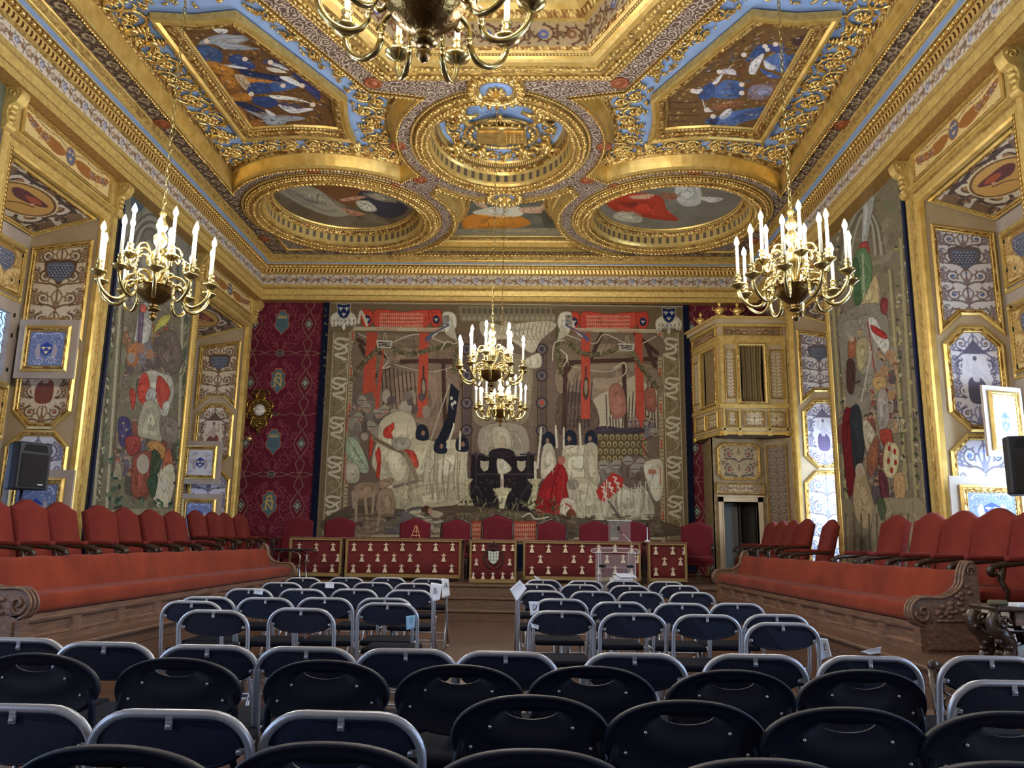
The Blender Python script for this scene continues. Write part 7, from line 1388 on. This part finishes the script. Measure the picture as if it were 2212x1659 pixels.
ROWS = [ # (type, block, row words, [(x,y)...] from the left)
 ('S', 'L', 'front row, left block', [(655, 1244), (749, 1244), (839, 1244), (926, 1246)]), ('S', 'L', 'second row, left block', [(609, 1254), (712, 1254), (806, 1254), (895, 1256)]),
 ('S', 'L', 'third row, left block', [(539, 1267), (654, 1268), (766, 1268), (884, 1270)]), ('S', 'L', 'fourth row, left block', [(448, 1284), (575, 1286), (703, 1286), (832, 1287)]),
 ('S', 'L', 'fifth row, left block', [(416, 1296), (463, 1312), (652, 1308), (838, 1297)]),
 ('S', 'R', 'front row, right block', [(1173, 1249), (1263, 1251), (1347, 1251), (1439, 1253)]), ('S', 'R', 'second row, right block', [(1160, 1258), (1253, 1259), (1360, 1261), (1468, 1261)]),
 ('S', 'R', 'third row, right block', [(1172, 1272), (1280, 1273), (1384, 1274), (1495, 1275)]), ('S', 'R', 'fourth row, right block', [(1212, 1289), (1338, 1295), (1473, 1298), (1592, 1298)]),
 ('S', 'R', 'fifth row, right block', [(1214, 1314), (1368, 1319), (1527, 1322), (1682, 1323), (1690, 1339)]),
 ('S', 'M', 'first full row behind the gap', [(45, 1370), (229, 1379), (451, 1385), (664, 1389), (878, 1393), (1093, 1399), (1370, 1402), (1630, 1405), (1877, 1409), (2138, 1409)]),
 ('K', 'M', 'upper row of round-backed chairs', [(76, 1404), (380, 1414), (702, 1419), (992, 1429), (1280, 1432), (1583, 1440), (1868, 1440)]),
 ('S', 'M', 'nearer silver row', [(36, 1508), (371, 1520), (740, 1523), (2186, 1460)]),
 ('K', 'M', 'lower row of round-backed chairs', [(1148, 1493), (1485, 1504), (1831, 1519), (2182, 1528)]),
 ('K', 'M', 'nearest row, cut by the bottom edge', [(-112, 1632), (238, 1598), (706, 1592), (1150, 1607), (1652, 1627), (2180, 1634)])]
cuse = {'S': 0, 'K': 0}; CP = {}
SPECIAL = {('fifth row, left block', 0): 'black folding chair with silver frame peeping out left of its neighbour, fifth row, left block', ('fourth row, right block', 0): 'silver-framed folding chair by the aisle with the sheet lettered D, right block',
  ('front row, left block', 3): 'silver-framed folding chair carrying the sheet lettered A', ('second row, left block', 3): 'silver-framed folding chair carrying the sheet lettered B', ('fifth row, left block', 3): 'silver-framed folding chair with a small pale blue paper on its frame'}
for typ, blk, rw, pts in ROWS:
    for i, (px, py) in enumerate(pts):
        p = at(2, CH + .0125, px, py); src = CS if typ == 'S' else CR
        o = src if not cuse[typ] else copy_tree(src); cuse[typ] = 1; o.location = (p[0], p[1], 0)
        a = random.uniform(-.03, .03)
        if blk == 'R': a += .03
        if (rw, i) == ('fifth row, left block', 0): o.location.y += .12; o.location.x -= .05
        if (rw, i) == ('fifth row, right block', 3): o.location.y += .05
        o.rotation_euler = (0, 0, a); CP[(rw, i)] = o
        n = len(pts); where = {0: 'leftmost', n - 1: 'rightmost'}.get(i, ORD[i] + ' from left')
        knd = 'silver-framed black folding chair' if typ == 'S' else 'round-backed dark plastic folding chair'
        tag(o, SPECIAL.get((rw, i), '%s, %s in %s' % (knd, where, rw)), 'folding chair', 'silver-framed folding chairs' if typ == 'S' else 'round-backed folding chairs')

# ------------------------------------------------------------------ papers on the chairs
def sheet(pts, Y, label, letter=None, lp=None, size=.05, curl=.012, m='paper'):
    """paper sheet hanging on a chair; corners given where they stand at depth Y"""
    P = [Vector(at(1, Y, *q)) for q in pts]; n = 8; vs = []; fs = []
    for j in range(n + 1):
        for i in range(n + 1):
            u, v = i / n, j / n; q = (P[0] * (1 - u) + P[1] * u) * (1 - v) + (P[3] * (1 - u) + P[2] * u) * v; q.y += curl * math.sin(u * 3) * math.sin(v * 2.2 + .5); vs.append(q)
    for j in range(n):
        for i in range(n): k = j * (n + 1) + i; fs.append((k, k + 1, k + n + 2, k + n + 1))
    mb = MB(); mb.add(vs, fs, 0, True); o = mb.build('paper_sheet', M[m]); s_ = o.modifiers.new('thickness', 'SOLIDIFY'); s_.thickness = .0012; tag(o, label, 'paper', 'papers on the folding chairs')
    if letter: textmesh('letter', letter, size, tuple(at(1, Y - curl - .006, *lp)), (PI / 2, 0, 0), M['ink'], o, .0008, font_sx=.8)
def yof(k): return CP[k].location.y
M['bluepaper'] = mat('pale_blue_paper', (150, 196, 226), .8)
ya = yof(('front row, left block', 3)); sheet([(954, 1249), (969, 1251), (972, 1286), (955, 1293)], ya - .03, 'white sheet lettered A on the aisle end of the front left row', 'A', (963, 1265), .085)
yb = yof(('second row, left block', 3)); sheet([(931, 1258), (955, 1262), (950, 1296), (926, 1302)], yb - .03, 'white sheet lettered B beside sheet A at the aisle', 'B', (940, 1277), .085)
sheet([(1123, 1253), (1138, 1271), (1116, 1300), (1101, 1273)], yof(('third row, right block', 0)) - .03, 'blank white sheet tilted like a diamond at the right side of the aisle')
yd = yof(('fourth row, right block', 0)); sheet([(1142, 1299), (1165, 1300), (1164, 1322), (1146, 1330)], yd - .02, 'white sheet lettered D by the aisle in the right block', 'D', (1155, 1313), .06)
ye = yof(('fifth row, right block', 4)); sheet([(1756, 1376), (1788, 1380), (1797, 1418), (1768, 1428)], ye + .06, 'white lettered sheet hanging at the right end of the right block', 'E', (1782, 1398), .05)
sheet([(877, 1331), (897, 1329), (896, 1356), (878, 1362)], yof(('fifth row, left block', 3)) - .03, 'small pale blue paper on a chair frame near the aisle', m='bluepaper')
sheet([(550, 1272), (569, 1274), (567, 1285), (547, 1283)], yof(('fourth row, left block', 1)) - .03, 'small printed white slip on top of a fourth row chair')
sheet([(703, 1257), (722, 1258), (721, 1271), (702, 1270)], yof(('second row, left block', 1)) - .03, 'small white paper tucked at a second row chair left of the aisle')
sheet([(1146, 1346), (1164, 1351), (1163, 1360), (1148, 1355)], yof(('fifth row, right block', 0)) - .02, 'narrow white paper tab below the lettered D sheet')
sheet([(1858, 1408), (1904, 1397), (1902, 1411), (1880, 1414)], yof(('first full row behind the gap', 8)) + .01, 'folded white paper lying on top of a chair back at right')
sheet([(1153, 1243), (1163, 1247), (1168, 1252), (1157, 1250)], yof(('front row, right block', 0)) + .01, 'tiny white paper on the aisle chair of the front right row')

# ------------------------------------------------------------------ chandeliers
def chandelier(zchain):
    t = empty('chandelier'); B_ = M['brass']
    mb = MB(); mb.lathe([(.001, 0), (.018, .01), (.03, .035), (.026, .06), (.012, .075), (.03, .085), (.055, .10), (.05, .115), (.028, .125), (.04, .15), (.075, .17), (.12, .21), (.155, .255), (.165, .29), (.17, .295), (.155, .305), (.06, .31)], (0, 0, 0), 24, 0, 'Z', .05, 12); mb.build('bowl', M['brassd'], t)
    mb = MB(); mb.lathe([(.06, .30), (.045, .36), (.05, .42), (.085, .49), (.1, .53), (.09, .56), (.1, .575), (.07, .60), (.035, .63), (.03, .66), (.055, .70), (.06, .74), (.035, .78), (.025, .80), (.045, .83), (.05, .86), (.025, .90), (.02, .94), (.032, .96), (.02, .985), (.008, 1.0)], (0, 0, 0), 20); mb.build('baluster', B_, t)
    for P2, rr_ in (([(.08, .58), (.12, .65), (.17, .64), (.20, .59), (.18, .56), (.155, .58)], .010), ([(.06, .34), (.12, .40), (.20, .39), (.24, .33), (.2, .28), (.17, .32), (.2, .35)], .012)):
        mb = MB(); mb.tube([(r, 0, z) for r, z in smooth(P2, 4)], rr_, 6); s0 = mb.build('scroll', B_, t); s0.rotation_euler = (0, 0, .3 if rr_ > .011 else 0)
        for k in range(1, 6): s1 = s0.copy(); COL.objects.link(s1); s1.rotation_euler = (0, 0, s0.rotation_euler.z + k * PI / 3)
    arms = []
    def arm(r0, z0, R_, zc, dip, rr):
        o = empty('arm'); o.parent = t; me_ = MB()
        P = smooth([(r0, 0, z0), (r0 + .07, 0, z0 + .05), (r0 + .13, 0, z0 + .02), (r0 + .14, 0, z0 - .04)], 4); me_.tube(P, [rr * .8] * len(P), 8)
        P = smooth([(r0 + .12, 0, z0 - .02), (r0 + .155, 0, z0 - .055), (r0 + .14, 0, z0 - .09)], 3)
        half = (R_ - (r0 + .14)) / 2; cxx = r0 + .14 + half; P = [(cxx - half * math.cos(q), 0, z0 - .05 - dip * math.sin(q) + (zc - .03 - z0 + .05) * (1 - math.cos(q)) / 2) for q in np.linspace(0, PI, 14)]; me_.tube(P, rr, 8)
        me_.ell((r0 + .14, 0, z0 - .045), (.018, .014, .018), 8); me_.tube([(r0 + .14 + .03 * (1 - q) * math.cos(q * 8), 0, z0 - .01 + .03 * (1 - q) * math.sin(q * 8)) for q in np.linspace(0, .8, 12)], .007, 5)
        me_.lathe([(.008, -.04), (.022, -.03), (.034, -.018), (.062, .0), (.064, .012), (.034, .014), (.016, .02), (.024, .045), (.028, .06), (.018, .075), (.025, .09), (.027, .098), (.012, .1)], (R_, 0, zc), 12)
        return me_
    def mk(n, r0, z0, R_, zc, dip, rr, hc, off):
        src = None
        for k in range(n):
            a = off + 2 * PI * k / n
            if src is None:
                me_ = MB(); dummy = arm(r0, z0, R_, zc, dip, rr); bpy.data.objects.remove([q for q in t.children if q.type == 'EMPTY'][0]); o = dummy.build('arm', B_, t)
                cm = MB(); cm.lathe([(.0145, .085), (.0135, .09 + hc * .5), (.0125, .09 + hc)], (R_, 0, zc), 10); cn = cm.build('candle', M['candle'], o)
                bm_ = MB(); bm_.lathe([(.008, 0), (.0185, .02), (.021, .035), (.016, .055), (.008, .075), (.001, .09)], (R_, 0, zc + .09 + hc), 10); bb = bm_.build('bulb', M['bulb'], o); src = o
            else: o = copy_tree(src, t)
            o.rotation_euler = (0, 0, a)
    mk(10, .10, .27, .455, .33, .12, .0155, .26, .12); mk(5, .07, .55, .28, .50, .08, .0125, .27, .5)
    L = zchain; n = int((L - 1.0) / .062); mb = MB()
    for k in range(n):
        z = 1.02 + k * .062; w = .013
        P = [(0, w, z - .018), (0, w, z + .030), (0, .0, z + .043), (0, -w, z + .030), (0, -w, z - .018), (0, 0, z - .031)]
        if k % 2: P = [(y, x, z_) for x, y, z_ in P]
        mb.tube(P, .0042, 5, True)
    mb.build('chain', B_, t); return t
CD = [((-3.075, 6.15, 2.925), 5.5, .0, 'brass chandelier with lit candle bulbs hanging at the left'), ((2.085, 6.15, 2.965), 5.5, .35, 'brass chandelier with lit candle bulbs hanging at the right'), ((AX + .015, 10.18, 3.105), 4.4, .2, 'upper lit brass chandelier of the two overlapping before the great tapestry'),
      ((AX, 13.72, 3.165), 4.3, .5, 'farther and lower lit brass chandelier overlapping before the great tapestry'), ((-.50, 3.2, 3.315), 5.1, .62, 'nearest brass chandelier, only its underside in view at the top')]
ch0 = chandelier(5.5)
for i, (loc, zl, rz, lb) in enumerate(CD):
    o = ch0 if i == 0 else copy_tree(ch0); o.location = loc; o.scale = (.95, .95, .955) if i < 4 else (1.06, 1.06, 1.); o.rotation_euler = (0, 0, rz); tag(o, lb, 'chandelier', 'brass chandeliers')
    for c in o.children:
        if c.name.startswith('chain') and i in (2, 3):
            me = c.data.copy(); c.data = me; bm = bmesh.new(); bm.from_mesh(me); bmesh.ops.delete(bm, geom=[v for v in bm.verts if v.co.z > zl], context='VERTS'); bm.to_mesh(me); bm.free()

# ------------------------------------------------------------------ loudspeakers
def speaker(loc, rz, label, w=.36, d=.34, h=.50, zf=PZ):
    t = empty('loudspeaker', (loc[0], loc[1], zf), rz); tag(t, label, 'loudspeaker', 'loudspeakers on stands'); z0 = loc[2] - zf
    mb = MB(); ol = [(-w / 2, -d / 2), (w / 2, -d / 2), (w / 2, -.05), (w / 2 - .09, d / 2), (-w / 2 + .09, d / 2), (-w / 2, -.05)]
    mb.prism(ol, lambda a, b, q: (a, b, q), z0, z0 + h); o = mb.build('cabinet', M['speaker'], t); bv = o.modifiers.new('edge', 'BEVEL'); bv.width = .02; bv.segments = 3
    mb = MB(); mb.rbox((0, -d / 2 - .004, z0 + h * .40), (w * .82, .012, h * .70), .008); o = mb.build('grille', M['grille'], t)
    mb = MB(); mb.prism([(-w * .38, z0 + h * .8), (w * .38, z0 + h * .8), (w * .30, z0 + h * .95), (-w * .30, z0 + h * .95)], lambda a, b, q: (a, -d / 2 - q, b), 0, .006); mb.build('horn', M['black'], t)
    mb = MB(); mb.box((w * .22, -d / 2 - .012, z0 + .06), (.06, .004, .014)); mb.build('badge', M['silver'], t)
    mb = MB(); mb.tube([(0, 0, .35), (0, 0, z0)], .018, 8); mb.build('pole', M['speaker'], t)
    for k in range(3): a = k * 2.094 + .5; mb = MB(); mb.tube([(0, 0, .55), (.42 * math.cos(a), .42 * math.sin(a), .02)], .012, 6); mb.tube([(0, 0, .2), (.22 * math.cos(a), .22 * math.sin(a), .28)], .008, 5); mb.build('leg', M['speaker'], t)
speaker((-6.12, 9.5, 1.74), 1.12, 'black loudspeaker on a stand in front of the left window bay', .40, .38, .56); speaker((5.02, 8.2, 1.75), -.25, 'black loudspeaker cut by the right edge, in front of the bright window', .44, .40, .58)

# ------------------------------------------------------------------ lectern, small tables, easel, microphones
le = empty('lectern', (1.23, 12.05, 0)); tag(le, 'clear acrylic lectern with curved top standing before the right cloth-covered table', 'lectern')
lz = DZ / 3 * 0
lx, ly = 1.22, 11.7
M['plexihighlight'] = glassmat('acrylic_edge_highlight', (.9, .93, 1), .4)  # whiter, more opaque acrylic: edge highlight put into the colour
mb = MB(); ol = smooth([(-.36, -.12), (-.30, -.2), (0, -.14), (.26, -.2), (.33, -.1), (.30, .14), (.1, .2), (-.2, .2), (-.34, .06)], 5, True); mb.prism(ol, lambda a, b, t: (lx + a, ly + b, 1.10 + b * .16 + t), 0, .012); att(mb.build('top', M['plexi']), le)
mb = MB(); mb.tube([(lx + a, ly + b, 1.106 + b * .16) for a, b in ol], .006, 5, True); att(mb.build('edge_highlight', M['plexihighlight']), le)  # pale tube added round the top as a painted highlight
for sg in (-1, 1):
    mb = MB(); P = smooth([(sg * .26, -.12), (sg * .29, 0), (sg * .26, .14), (sg * .2, .2)], 5); n = len(P); vs = [(lx + a, ly + b, z) for z in (.04, 1.1) for a, b in P]; mb.add(vs, [(i, i + 1, n + i + 1, n + i) for i in range(n - 1)], 0, True); o = mb.build('side_panel', M['plexi']); s_ = o.modifiers.new('t', 'SOLIDIFY'); s_.thickness = .012; att(o, le); mb = MB(); [mb.tube([(lx + P[q][0], ly + P[q][1], .04), (lx + P[q][0], ly + P[q][1], 1.1)], .005, 5) for q in (0, -1)]; att(mb.build('edge_highlight', M['plexihighlight']), le)  # pale upright tubes imitate bright glints on the panel edges
    mb = MB(); mb.ell((lx + sg * .2, ly, .885), (.06, .05, .025), 10); att(mb.build('cable_hub', M['black']), le)
mb = MB(); mb.bx(lx - .25, lx + .25, ly - .12, ly + .12, .86, .872); mb.bx(lx - .28, lx + .28, ly + .13, ly + .14, .1, 1.05); mb.bx(lx - .33, lx + .33, ly - .2, ly + .2, .0, .03); att(mb.build('shelf', M['plexi']), le)
mb = MB(); mb.rbox((lx + .03, ly - .04, .705), (.3, .2, .03), .01, rx=.1); mb.bx(lx - .2, lx + .2, ly - .12, ly + .1, .67, .68); att(mb.build('lower_shelf', M['plexi']), le)
for k in range(3): mb = MB(); mb.box((lx + .04 + .05 * k, ly - .05 + .02 * k, .70 + .03 * k), (.26, .19, .008), 0, .15 * k, .25); tag(mb.build('paper_stack', M['paper']), ['white papers lying lowest inside the clear lectern', 'white papers in the middle of the pile inside the clear lectern', 'topmost white papers inside the clear lectern'][k], 'paper')
mc = empty('microphone', (lx + .25, ly + .05, 1.115)); tag(mc, 'slim gooseneck microphone rising from the clear lectern', 'microphone')
P = [at(1, ly, x, y) for x, y in ((1370, 1178), (1362, 1170), (1345, 1153), (1336, 1144))]
mb = MB(); mb.tube([tuple(p) for p in P[:3]], .006, 6); att(mb.build('gooseneck', M['steel']), mc); mb = MB(); mb.tube([tuple(p) for p in P[2:]], .005, 6); mb.lathe([(.012, -.01), (.018, .0), (.018, .03), (.01, .05)], tuple(P[3]), 8); att(mb.build('head', M['black']), mc)
sx, sz = at(1, 14.4, 1398, 1140)[0], DZ + .735
mm_ = empty('microphone', (sx, 14.4, sz)); tag(mm_, 'upright slim table microphone on the long table right of centre', 'microphone'); mb = MB(); mb.lathe([(.05, 0), (.05, .02), (.012, .03), (.007, .04), (.007, .24), (.012, .25)], (sx, 14.4, sz), 10); att(mb.build('stem', M['paper']), mm_); mb = MB(); mb.lathe([(.008, .25), (.013, .27), (.013, .33), (.006, .35)], (sx, 14.4, sz), 8); att(mb.build('head', M['black']), mm_)
a_, b_ = at(1, 14.5, 1314, 1126), at(1, 14.5, 1362, 1126); sc = empty('clear_screen', ((a_[0] + b_[0]) / 2, 14.5, sz)); tag(sc, 'small clear acrylic screen with a white top edge standing on the long table', 'screen')
mb = MB(); mb.bx(a_[0], b_[0], 14.5, 14.51, sz + .004, sz + .36); att(mb.build('sheet', M['plexi']), sc); mb = MB(); mb.bx(a_[0] - .02, b_[0] + .02, 14.48, 14.53, sz + .355, sz + .368); att(mb.build('top_edge', M['paper']), sc); mb = MB(); mb.bx(a_[0], b_[0], 14.44, 14.57, sz, sz + .012); att(mb.build('foot', M['plexi']), sc)
ex = at(1, 14.45, 898, 1160)[0]; ea = empty('table_easel', (ex, 14.45, sz)); tag(ea, 'tiny wooden easel standing on the table left of centre', 'easel'); mb = MB()
M['beech'] = mat('beech_wood', (206, 160, 112), .5)
for sg in (-1, 1): mb.tube([(ex + sg * .085, 14.42, sz), (ex + sg * .01, 14.46, sz + .23)], .006, 5)
mb.tube([(ex, 14.56, sz), (ex, 14.47, sz + .22)], .006, 5); att(mb.build('legs', M['beech']), ea); mb = MB(); mb.box((ex, 14.42, sz + .05), (.15, .02, .012)); mb.box((ex, 14.45, sz + .12), (.08, .008, .01)); att(mb.build('ledge', M['beech']), ea)
tx, ty_ = -4.12, 13.82; ft = empty('folding_table', (tx, ty_, DZ)); tag(ft, 'low dark folding table with bent metal legs before the left end cloth', 'table')
mb = MB(); mb.rbox((tx, ty_, DZ + .515), (.80, .55, .028), .012); mb.rbox((tx - .36, ty_ - .2, DZ + .47), (.05, .08, .08), .01); att(mb.build('tabletop', M['black']), ft)
for sx_ in (-1, 1):
    for k in (0, 1): X = tx + sx_ * .24 + k * .1 * sx_ * .0; mb = MB(); yk = ty_ + (-.2, .2)[k]; mb.tube(smooth([(X - sx_ * .2, yk, DZ + .495), (X - sx_ * .08, yk, DZ + .48), (X, yk, DZ + .42), (X + .0, yk, DZ + .2), (X + sx_ * .03, yk, DZ + .0)], 4), .012, 7); att(mb.build('leg', M['chrome']), ft)
# carved side table at the right edge, with papers
X0, X1, Y0, Y1, zt = 3.30, 4.8, 6.0, 6.42, .81; ct = empty('side_table', (4.2, 6.0, PZ)); tag(ct, 'dark carved wooden side table with scrolled legs beside the right bench', 'table')
mb = MB(); mb.rbox(((X0 + X1) / 2 + .06, (Y0 + Y1) / 2, zt - .015), (X1 - X0, Y1 - Y0, .035), .012); att(mb.build('tabletop', M['darkwood']), ct)
mb = MB(); mb.bx(X0 + .2, X1 - .05, Y0 + .05, Y0 + .07, zt - .13, zt - .03); mb.bx(X0 + .28, X1 - .05, Y0 + .07, Y0 + .09, PZ, zt - .12); att(mb.build('apron', M['oakl']), ct)
for xx in (X0 + .07, X1 - .2):
    for yy_ in (Y0 + .06, Y1 - .08):
        mb = MB(); mb.tube([(xx + a, yy_, PZ + z) for a, z in smooth([(-.02, 0), (.02, .05), (.08, .14), (.04, .24), (-.03, .32), (.0, .40)], 4)], [.03] * 5 + [.045] * 5 + [.06] * 6 + [.05] * 5, 8)
        for k in range(9): mb.ell((xx + random.uniform(-.03, .09), yy_ - .04, PZ + .06 + k * .038), (.032, .03, .022), 6)
        mb.tube([(xx + .02 + .05 * (1 - q) * math.cos(q * 9), yy_ - .06, PZ + .34 + .05 * (1 - q) * math.sin(q * 9)) for q in np.linspace(0, .85, 14)], .012, 5); att(mb.build('leg', M['darkwood']), ct)
for k, (dx, rz, lb) in enumerate(((.36, .1, 'white papers at the left of the carved side table'), (.62, -.12, 'white papers further right on the carved side table'))): mb = MB(); mb.box((X0 + dx, Y0 + .15, zt + .012 + .004 * k), (.30, .21, .018), 0, rz); tag(mb.build('paper_stack', M['paper']), lb, 'paper')
mb = MB(); mb.lathe([(.016, 0), (.024, .01), (.022, .13), (.012, .14)], (X0 + .02, Y0 + .06, zt + .0265), 12, 0, 'X') ; tag(mb.build('rolled_folder', mat('olive_folder', (84, 74, 46), .6)), 'olive rolled folder lying at the left corner of the carved side table', 'folder')
# carved chair seen between the folding chairs at the right
cc = empty('carved_chair', (2.75, 4.5, 0)); tag(cc, 'dark carved wooden chair with pierced back, glimpsed behind the rightmost folding chairs', 'chair'); mb = MB(); y = 4.45
for (x0, z0, r, tt_) in [(2.20 + .11 * k, .34 + .085 * j, .05, (k + j) % 2 * 2 - 1) for k in range(9) for j in range(3)]: mb.tube([(x0 + r * (1 - .75 * t) * math.cos(t * 8 * tt_), y, z0 + r * (1 - .75 * t) * math.sin(t * 8 * tt_)) for t in np.linspace(0, 1, 14)], .009, 5); mb.ell((x0 + .05, y, z0 + .04), (.03, .012, .014), 6)
att(mb.build('pierced_back', mat('grey_carved_wood', (104, 88, 80), .35, 0, bump=(20, .4))), cc); mb = MB(); mb.rbox((2.68, y, .60), (1.15, .06, .07), .03); mb.rbox((2.68, y, .28), (1.1, .05, .04), .02)
for x in (2.12, 3.25): mb.ell((x, y, .62), (.03, .028, .03), 10); mb.tube([(x, y, 0), (x + .02, y, .3), (x, y, .6)], .028, 8)
att(mb.build('back_rail', M['darkwood']), cc); mb = MB(); mb.rbox((2.68, y + .22, .30), (1.1, .42, .04), .015); att(mb.build('seat', M['oak']), cc)
for x in (2.2, 3.16): mb = MB(); mb.tube([(x, y + .38, 0), (x, y + .38, .29)], .026, 8); att(mb.build('leg', M['oak']), cc)
